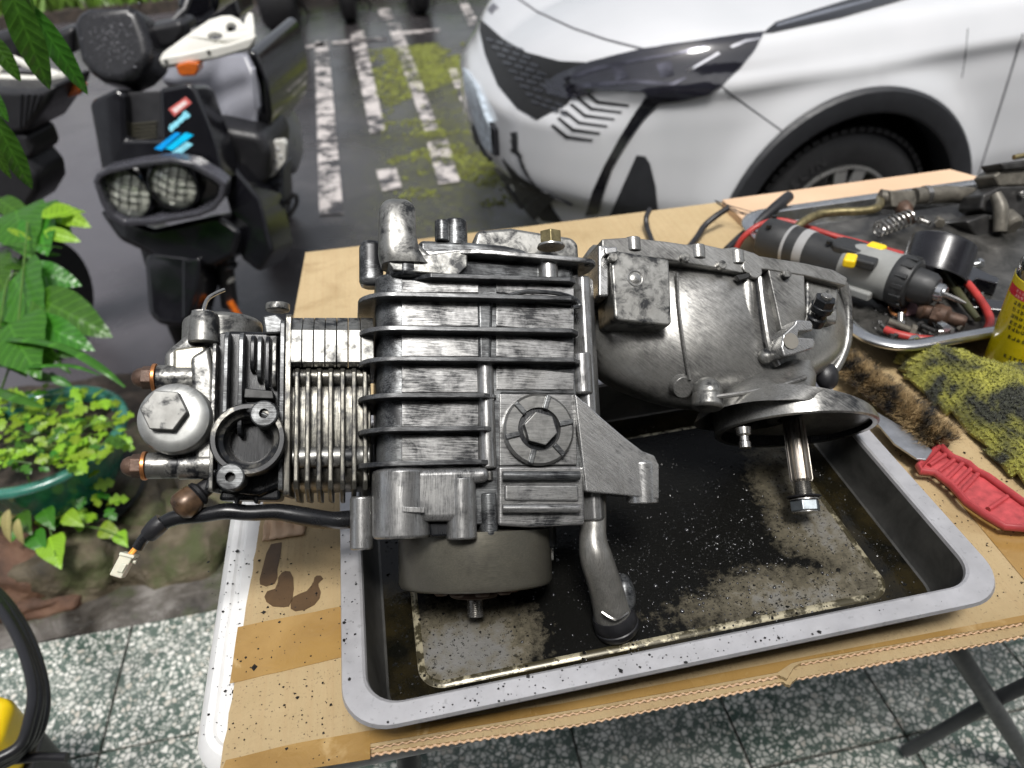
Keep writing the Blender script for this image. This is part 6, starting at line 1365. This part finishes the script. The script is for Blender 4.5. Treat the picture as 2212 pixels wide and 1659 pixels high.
# loose bolts
def bolt(px, py, L_, r, az, tilt, mat, label):
    p = P(px, py, F2 + .008); d = V3((math.cos(az) * math.cos(tilt), math.sin(az) * math.cos(tilt), math.sin(tilt))); o = thing('loose_bolt', label, 'bolt', Frame(p, d, d.cross(V3((0, 0, 1)))), 'loose bolts in the tool tray')
    hexs((0, 0, 0), (-1, 0, 0), r * 1.8, r * 1.4).build('head', M[mat], o, .0005)
    MB().lathe([(r * (1 if k % 2 else .88), k * .0011) for k in range(int(L_ / .0011))], (0, 0, 0), (1, 0, 0), 14).build('shank', M[mat], o, 0, 25)
    return o
places = [(1945, 700, 'just inside the rounded tray corner'), (1965, 712, 'lying on the red cable loop'), (1992, 704, 'beside the rusty fitting'), (2030, 698, 'below the rusty fitting'), (2046, 716, 'pointing at the spray can'), (2072, 706, 'closest to the spray can'), (1930, 726, 'pushed under the near tray wall'), (1978, 738, 'between red cable and tray rim'), (2010, 742, 'at the near tray wall right of the corner'), (2100, 640, 'under the black cap'), (1850, 586, 'alone beside the drill housing'), (2112, 570, 'between black cap and carburettor'), (1990, 476, 'next to the coil spring'), (2030, 480, 'behind the black cap')]
for i, (x, y, w_) in enumerate(places): bolt(x, y, rr.uniform(.014, .028), rr.uniform(.003, .0045), rr.random() * 6.3, rr.uniform(-.1, .3), ('steel', 'greasy', 'greasy2', 'bright_tray')[i % 4], 'small loose bolt in the tool tray ' + w_)
# rusty fitting, black brackets, screwdriver shaft, washer ring
rf = thing('rusty_fitting', 'rusty brown pipe fitting near the front of the tool tray', 'fitting', (0, 0, 0)); a, b = P(1985, 668, F2 + .014), P(2070, 692, F2 + .014)
MB().lathe([(.010, 0), (.012, .006), (.009, .009), (.009, .02), (.013, .022), (.013, .032), (.008, .036), (.008, .05), (.006, .054)], a, b - a, 18).build('barrel', M['rust'], rf, 0, 30); hexs(a + (b - a) * .35, b - a, .0145, .009).build('hex', M['rust'], rf, .001)
hose([(2040, 592, .785), (2080, 648, .782), (2112, 690, .778)], [.0055, .0055, .004], 'screwdriver_shaft', simple('olive rod', (.07, .07, .035), .4, .2), 'olive coloured rod slanting down from the black cap', 'rod', smooth=2)
o = MB().tube([P(1940 + 18 * math.cos(a), 664 + 17 * math.sin(a), F2 + .006) for a in [i * PI / 12 for i in range(25)]], .002, 8).build('ring_washer', M['copper'], None); tag(o, 'thin coppery ring lying under the drill chuck', 'ring')
bk = thing('black_bracket', 'flat black metal bracket between the cap and the spray can', 'bracket', (0, 0, 0))
q = [P(x, y, F2 + .02) for x, y in ((2048, 572), (2075, 560), (2140, 592), (2160, 600), (2155, 612), (2110, 600), (2085, 620), (2060, 612))]; MB().prism([(p.x, p.y) for p in q], F2 + .002, F2 + .02).build('plate', M['car_black'], bk, .002)
q = [P(x, y, F2 + .012) for x, y in ((2100, 640), (2190, 652), (2190, 672), (2098, 662))]; MB().prism([(p.x, p.y) for p in q], F2 + .001, F2 + .012).build('bar', M['car_black'], bk, .002)
g = MB()
for i in range(150):
    p = P(rr.uniform(1880, 2130), rr.uniform(600, 735), F2 + .001); grain(g, p, rr.uniform(.001, .0035), rr)
tag(g.build('metal_scraps', M['greasy2'], ang=0), 'small dark metal scraps strewn over the tool tray floor', 'scraps', kind='stuff')

# ------------------------------------------------------------------ yellow case and coiled black cable at the lower left
yc = thing('yellow_case', 'yellow power tool case standing on the floor at the left edge', 'case', (0, 0, 0))
p = P(-62, 1566, .30); MB().prism(rrect(p.x - .12, p.x + .045, p.y - .045, p.y + .05, .03), .20, .30).build('shell', M['yellow'], yc, .02)
MB().prism(rrect(p.x - .125, p.x + .05, p.y - .05, p.y + .055, .03), .004, .20).build('base', M['drill_dark'], yc, .004)
M['cable'] = simple('black power cable', (.011, .011, .013), .35, 0, .2, 30)
cab = thing('coiled_cable', 'coil of thick black cable hanging over the yellow case', 'cable', (0, 0, 0))
for k in range(4):
    o_ = k * 9
    MB().tube([P(x - o_ + rr.uniform(-3, 3), y + rr.uniform(-3, 3), .31 + .012 * k) for x, y in ((-60, 1245), (0, 1285), (45, 1345), (80, 1420), (97, 1495), (90, 1560), (66, 1608), (20, 1640), (-40, 1668))], .0075, 10, smooth=6).build('cable_turn', M['cable'], cab)
MB().tube([P(x, y, .30) for x, y in ((-30, 1650), (40, 1640), (95, 1634), (145, 1636))], .0065, 10, smooth=5).build('cable_end', M['cable'], cab)
# ------------------------------------------------------------------ rocks, pot and plants at the left
t = NT('mossy garden rock'); f = t.noise(5, 7, .65, .4)
c = t.ramp(f, (.35, (.020, .017, .012)), (.5, (.09, .072, .045)), (.70, (.24, .20, .135)))
c = t.mix(t.ramp(t.noise(8, 6, .65), (.5, 0.0), (.62, .75)), c, (.055, .075, .018))
t.set(color=c, rough=t.ramp(t.noise(6, 4), (.35, .3), (.65, .7))); t.bump(t.noise(18, 8, .7), .8, .02); M['rock'] = t.m
t = NT('rusty brown rock'); f = t.noise(6, 7, .65, .4)
t.set(color=t.ramp(f, (.35, (.03, .018, .012)), (.55, (.13, .065, .038)), (.7, (.20, .12, .075))), rough=.5); t.bump(t.noise(18, 8, .7), .8, .02); M['rock_red'] = t.m
def rock(px, py, z, rx, ry, rz, mat, label, seed, par=None):
    p = P(px, py, z); bm = bmesh.new(); bmesh.ops.create_icosphere(bm, subdivisions=4, radius=1)
    for v in bm.verts:
        q = v.co.copy(); n1 = noise.fractal(q * 1.1 + V3((seed * 7.1, 0, 0)), .7, 2, 5); n2 = noise.noise(q * .8 + V3((0, seed * 3.3, 0)))
        m = max(abs(q.x), abs(q.y), abs(q.z)); q = q * (1 + .5 * (1 / m - 1)) * (1 + .22 * n1 + .25 * n2); v.co = V3((q.x * rx, q.y * ry, q.z * rz))
    me = bpy.data.meshes.new('rock'); bm.to_mesh(me); bm.free(); me.polygons.foreach_set('use_smooth', [True] * len(me.polygons)); me.materials.append(M[mat])
    o = bpy.data.objects.new('garden_rock', me); COL.objects.link(o); o.location = p; tag(o, label, 'rock', 'rocks edging the plant bed'); return o
rock(165, 1215, .03, .11, .09, .085, 'rock', 'pale beige rock under the rim of the green pot', 1); rock(40, 1240, .03, .12, .09, .08, 'rock_red', 'rusty brown rock at the left edge below the pot', 2)
rock(95, 1290, .0, .09, .06, .04, 'rock_red', 'low brown rock in front of the pale beige one', 3); rock(350, 1190, -.02, .14, .12, .09, 'rock', 'mossy dark rock behind the white connector', 4); rock(270, 1120, .02, .12, .11, .09, 'rock', 'shadowed rock right behind the green pot', 5)
rock(300, 1010, -.06, .16, .14, .10, 'rock', 'rock half hidden behind the cylinder head', 6); rock(440, 1090, -.06, .12, .12, .07, 'rock', 'rock beside the table corner', 8)
# green glazed bowl
t = NT('green glazed pot'); f = t.noise(14, 6, .65)
t.set(color=t.ramp(f, (.3, (.008, .085, .062)), (.55, (.015, .16, .115)), (.75, (.06, .26, .19))), rough=.2, coat=.4); M['glaze'] = t.m
PR = .178; pc_ = P(82, 945, .27); pot = thing('plant_pot', 'green glazed bowl pot full of small leaved plants', 'pot', (pc_.x, pc_.y, .11))
MB().lathe([(.085, 0), (.105, .006), (.13, .035), (.155, .085), (PR - .008, .14), (PR - .004, .152)], (0, 0, 0), (0, 0, 1), 56, cap=False).build('bowl', M['glaze'], pot, 0, 50)
MB().lathe([(PR - .006, .150), (PR + .008, .153), (PR + .010, .160), (PR + .004, .167), (PR - .012, .166), (PR - .018, .155), (PR - .02, .13)], (0, 0, 0), (0, 0, 1), 56, cap=False).build('rim', simple('pale green glaze rim', (.035, .16, .12), .25, 0, .3, 30, coat=.4), pot, 0, 60)
MB().lathe([(PR - .016, .135), (.001, .145)], (0, 0, 0), (0, 0, 1), 40, cap=False).build('soil', M['soil'], pot)
dish = MB().lathe([(.12, 0), (.15, .004), (.165, .02), (.158, .02), (.145, .008), (.12, .006)], (pc_.x + .01, pc_.y - .01, .085), (0, 0, 1), 48).build('pot_saucer', M['satin_black'], None, 0, 50); tag(dish, 'black plastic saucer under the green pot', 'saucer')
# leaves
def leaf_mat(name, a, b, gl=.35):
    t = NT(name); oi = t.n('ObjectInfo'); f = t.noise(30, 4, .6)
    c = t.mix(f, a, b); xyz = t.sep(t.coord()); ay = t.math('ABSOLUTE', xyz[1])
    vein = t.math('SINE', t.math('SUBTRACT', t.math('MULTIPLY', xyz[0], 52.0), t.math('MULTIPLY', ay, 60.0))); vm = t.ramp(vein, (.80, 0.0), (.98, 1.0)); rib = t.ramp(ay, (.006, 1.0), (.014, 0.0))
    c = t.mix(t.math('MULTIPLY', t.math('MAXIMUM', vm, rib), .45), c, tuple(min(1, q * 1.7) for q in b)); t.bump(t.math('ADD', vein, f), .12, .02); h = t.n('HueSaturation'); t.l(c, h.inputs['Color']); t.l(t.math('ADD', .78, t.math('MULTIPLY', oi.outputs['Random'], .5)), h.inputs['Value']); t.l(t.math('ADD', .485, t.math('MULTIPLY', oi.outputs['Random'], .03)), h.inputs['Hue'])
    t.set(color=h.outputs[0], rough=gl); ts = t.n('BsdfTranslucent'); t.l(h.outputs[0], ts.inputs['Color']); mx = t.n('MixShader'); mx.inputs[0].default_value = .35; t.l(t.b.outputs[0], mx.inputs[1]); t.l(ts.outputs[0], mx.inputs[2]); t.l(mx.outputs[0], t.out.inputs[0]); return t.m
M['leaf_lime'] = leaf_mat('lime green leaf', (.16, .30, .015), (.28, .46, .03)); M['leaf_mid'] = leaf_mat('mid green leaf', (.025, .11, .010), (.065, .20, .018), .26); M['leaf_deep'] = leaf_mat('deep green leaf', (.018, .065, .008), (.045, .13, .014), .28); M['leaf_dry'] = leaf_mat('dry leaf', (.30, .24, .10), (.40, .34, .16), .6); M['stem'] = simple('green stem', (.07, .15, .02), .4, 0, .2, 40)
def leaf_mesh(name, outline, mat, nl=10, fold=.25, curl=.25, half=None):
    """leaf along +x (length 1), folded on its midrib and drooping at the tip; outline(t) is the half width"""
    vs = []; fs = []; nw = 3
    for i in range(nl + 1):
        t_ = i / nl; hw = max(outline(t_), .002)
        for k in range(-nw, nw + 1):
            s_ = k / nw; vs.append((t_ - .06 * abs(s_) * (1 - t_) * 0, s_ * hw, abs(s_) * hw * fold - curl * t_ * t_ + .012 * math.sin(t_ * 22 + abs(s_) * 3) * abs(s_)))
    n = 2 * nw + 1
    for i in range(nl):
        for k in range(n - 1): a = i * n + k; fs.append((a, a + 1, a + n + 1, a + n))
    me = MB().raw(vs, fs).mesh(name, 0); me.polygons.foreach_set('use_smooth', [True] * len(me.polygons)); me.materials.append(mat); return me
heart = lambda t_: .40 * math.sin(PI * min(1, t_ ** .55)) ** .9 * (1 - .25 * t_)
lance = lambda t_: .17 * math.sin(PI * t_ ** .8) ** .8
long_ = lambda t_: .125 * (math.sin(PI * t_ ** .85) ** .7)
lob = lambda t_: .38 * math.sin(PI * t_ ** .75) ** .6 * (.42 + .58 * abs(math.cos(t_ * PI * 2.6)))
LM = {k: leaf_mesh(k + '_leaf', f, M[m], n, fo, cu) for k, f, m, n, fo, cu in (('heart', heart, 'leaf_mid', 12, .18, .22), ('heart_lime', heart, 'leaf_lime', 12, .18, .2), ('lance', lance, 'leaf_mid', 12, .3, .25), ('lance_lime', lance, 'leaf_lime', 12, .3, .2), ('long', long_, 'leaf_deep', 16, .28, .18), ('lob', lob, 'leaf_lime', 18, .12, .22), ('lobmid', lob, 'leaf_mid', 18, .12, .22), ('dry', lance, 'leaf_dry', 10, .5, .5))}
def place(kind, base, tip, par, up=None, wid=1.0):
    base, tip = V3(base), V3(tip); d = tip - base; L_ = d.length; x = d.normalized(); up = V3(up or (0, -.35, 1)); z = (up - x * up.dot(x)).normalized(); y = z.cross(x)
    o = bpy.data.objects.new('leaf', LM[kind]); COL.objects.link(o); o.parent = par
    o.matrix_local = Matrix(((x.x * L_, y.x * L_ * wid, z.x * L_, base.x), (x.y * L_, y.y * L_ * wid, z.y * L_, base.y), (x.z * L_, y.z * L_ * wid, z.z * L_, base.z), (0, 0, 0, 1))); return o
r6 = random.Random(17)
def small(par, px, py, z, s, kinds=('lob',)):
    p = P(px, py, z); a = r6.random() * 6.3; d = V3((math.cos(a), math.sin(a), r6.uniform(-.35, .25))); s *= r6.uniform(.7, 1.3)
    return place(r6.choice(kinds), p, p + d * s, par, (r6.gauss(0, .35), r6.gauss(-.35, .35), 1))
bush = thing('potted_plant', 'lime green small leaved plant filling and spilling over the green pot', 'plant', (0, 0, 0)); k = 0
while k < 215:
    x, y = r6.uniform(-20, 268), r6.uniform(815, 1015)
    if ((x - 82) / 205) ** 2 + ((y - 925) / 92) ** 2 > 1: continue
    k += 1; small(bush, x, y, .28 + r6.uniform(-.01, .05), .030, ('lob', 'lob', 'lob', 'lobmid'))
for i in range(60):
    x = r6.gauss(110, 75); y = r6.uniform(1010, 1130) - .25 * max(0, x - 150); small(bush, x, y, .25 - (y - 1010) * .0011, .034, ('lob', 'lob', 'lobmid'))
for i in range(26):
    x0, y0 = r6.uniform(0, 240), r6.uniform(880, 1000); a = P(x0, y0, .26); MB().tube([a, a + V3((r6.gauss(0, .02), r6.gauss(-.02, .02), .03)), a + V3((r6.gauss(0, .04), r6.gauss(-.04, .03), .045))], .0012, 5, smooth=2).build('stem', M['stem'], bush)
vine = thing('trailing_vine', 'heart leaved vine trailing over the rocks below the green pot', 'vine', (0, 0, 0))
for bx_, by_, tx_, ty_, z in ((108, 1160, 122, 1222, .16), (70, 1150, 92, 1192, .17), (215, 1140, 262, 1156, .12), (255, 1150, 272, 1180, .11), (40, 1110, 60, 1150, .2), (140, 1110, 175, 1135, .18), (60, 1120, 20, 1165, .19), (95, 1100, 110, 1140, .2)): place('heart_lime' if bx_ > 100 else 'heart', P(bx_, by_, z), P(tx_, ty_, z - .01), vine, (0, -.6, 1))
for bx_, by_, tx_, ty_ in ((20, 1100, 2, 1170), (40, 1120, 35, 1180), (10, 1070, 30, 1130)): place('dry', P(bx_, by_, .22), P(tx_, ty_, .18), vine, (0, -.6, 1))
MB().tube([P(x, y, z) for x, y, z in ((60, 1030, .28), (90, 1090, .2), (150, 1130, .15), (215, 1142, .125), (262, 1160, .115))], .0016, 6, smooth=5).build('stem', M['stem'], vine); MB().tube([P(x, y, z) for x, y, z in ((90, 1090, .2), (110, 1150, .16), (120, 1200, .15))], .0016, 6, smooth=5).build('stem', M['stem'], vine)
# broad leaved shrub with heart shaped leaves
shr = thing('broadleaf_shrub', 'shrub with broad heart shaped green leaves at the left edge above the pot', 'shrub', (0, 0, 0))
for k_, bx_, by_, tx_, ty_, z, w_ in (('heart', 35, 455, 45, 530, .52, 1.0), ('lance', 80, 455, 78, 522, .52, 1.6), ('lance_lime', 90, 470, 185, 440, .54, 1.2), ('lance_lime', 100, 450, 180, 478, .53, 1.2), ('lance', 95, 440, 130, 495, .52, 1.3), ('lance_lime', 5, 500, 80, 535, .5, .8), ('heart', 30, 600, 62, 690, .45, 1.1), ('lance', 45, 585, 158, 602, .46, 1.5), ('lance', 70, 640, 205, 700, .44, 1.3), ('heart', 20, 700, 60, 790, .42, 1.1), ('lance', 60, 690, 178, 735, .42, 1.1), ('lance', 5, 580, 60, 572, .46, 1.0), ('heart', -10, 640, 15, 700, .42, 1.0), ('lance', -5, 430, 60, 470, .5, 1.0), ('lance', 0, 715, 100, 770, .4, 1.3), ('heart', -20, 560, -2, 620, .44, 1), ('heart', 20, 740, 40, 800, .38, 1), ('lance_lime', 95, 500, 165, 515, .5, 1.2)):
    place(k_, P(bx_, by_, z), P(tx_, ty_, z - .015), shr, (r6.gauss(0, .15), -.75, 1), w_)
for i in range(46):
    x, y = r6.uniform(-25, 130), r6.uniform(440, 820); z = .50 - (y - 440) * .00035 - r6.uniform(0, .08); a = P(x, y, z); q = r6.uniform(-.6, 1.2)
    place(r6.choice(('lance', 'heart', 'long', 'lance')), a, a + V3((math.cos(q), -math.sin(q) * .6, r6.uniform(-.5, .1))) * r6.uniform(.03, .055), shr, (r6.gauss(0, .3), -.7, 1), r6.uniform(.8, 1.3))
for pts in (((-20, 900, .2), (30, 760, .38), (45, 640, .45), (60, 480, .52)), ((-20, 860, .2), (0, 700, .4), (20, 600, .45), (60, 590, .46))): MB().tube([P(*p) for p in pts], .0025, 6, smooth=5).build('stem', M['stem'], shr)
# strap leaves over the pot
strp = thing('strap_leaf_plant', 'long arching strap leaves crossing above the green pot', 'plant', (0, 0, 0))
for pts, w_ in ((((-20, 735, .40), (60, 735, .42), (140, 752, .42), (210, 790, .40), (270, 836, .36)), .010), (((-20, 790, .36), (60, 792, .38), (150, 790, .39), (215, 810, .38)), .006), (((-20, 840, .34), (40, 862, .35), (95, 880, .34)), .013), (((-20, 530, .48), (60, 528, .5), (135, 535, .49)), .004)):
    MB().tube([P(*p) for p in pts], [w_ * .7] + [w_] * (len(pts) - 2) + [w_ * .25], 8, smooth=6, flat=.3).build('leaf', M['leaf_mid'], strp, ang=60)
# leaves hanging into the picture at the top left
hang = thing('hanging_branch', 'branch of long dark green leaves hanging in at the upper left corner', 'branch', (0, 0, 0))
for bx_, by_, tx_, ty_, yy, w_ in ((14, -40, 104, 196, 1.15, 1.15), (58, 5, 188, 204, 1.2, .95), (-25, 70, 40, 172, 1.15, 1.4), (-20, 240, 66, 412, 1.12, 1.1), (-30, 180, 14, 260, 1.12, 1.3), (-30, 290, 20, 385, 1.1, 1.0), (56, -40, 74, 40, 1.2, .6)):
    place('long', PY(bx_, by_, yy), PY(tx_, ty_, yy - .02), hang, (.25, -1, .35), w_)
MB().tube([PY(-60, -60, 1.2), PY(14, -38, 1.16), PY(60, 5, 1.2)], .004, 8, smooth=4).build('twig', M['stem'], hang); MB().tube([PY(-60, -60, 1.2), PY(-40, 100, 1.15), PY(-25, 240, 1.12), PY(-30, 300, 1.11)], .004, 8, smooth=4).build('twig', M['stem'], hang)
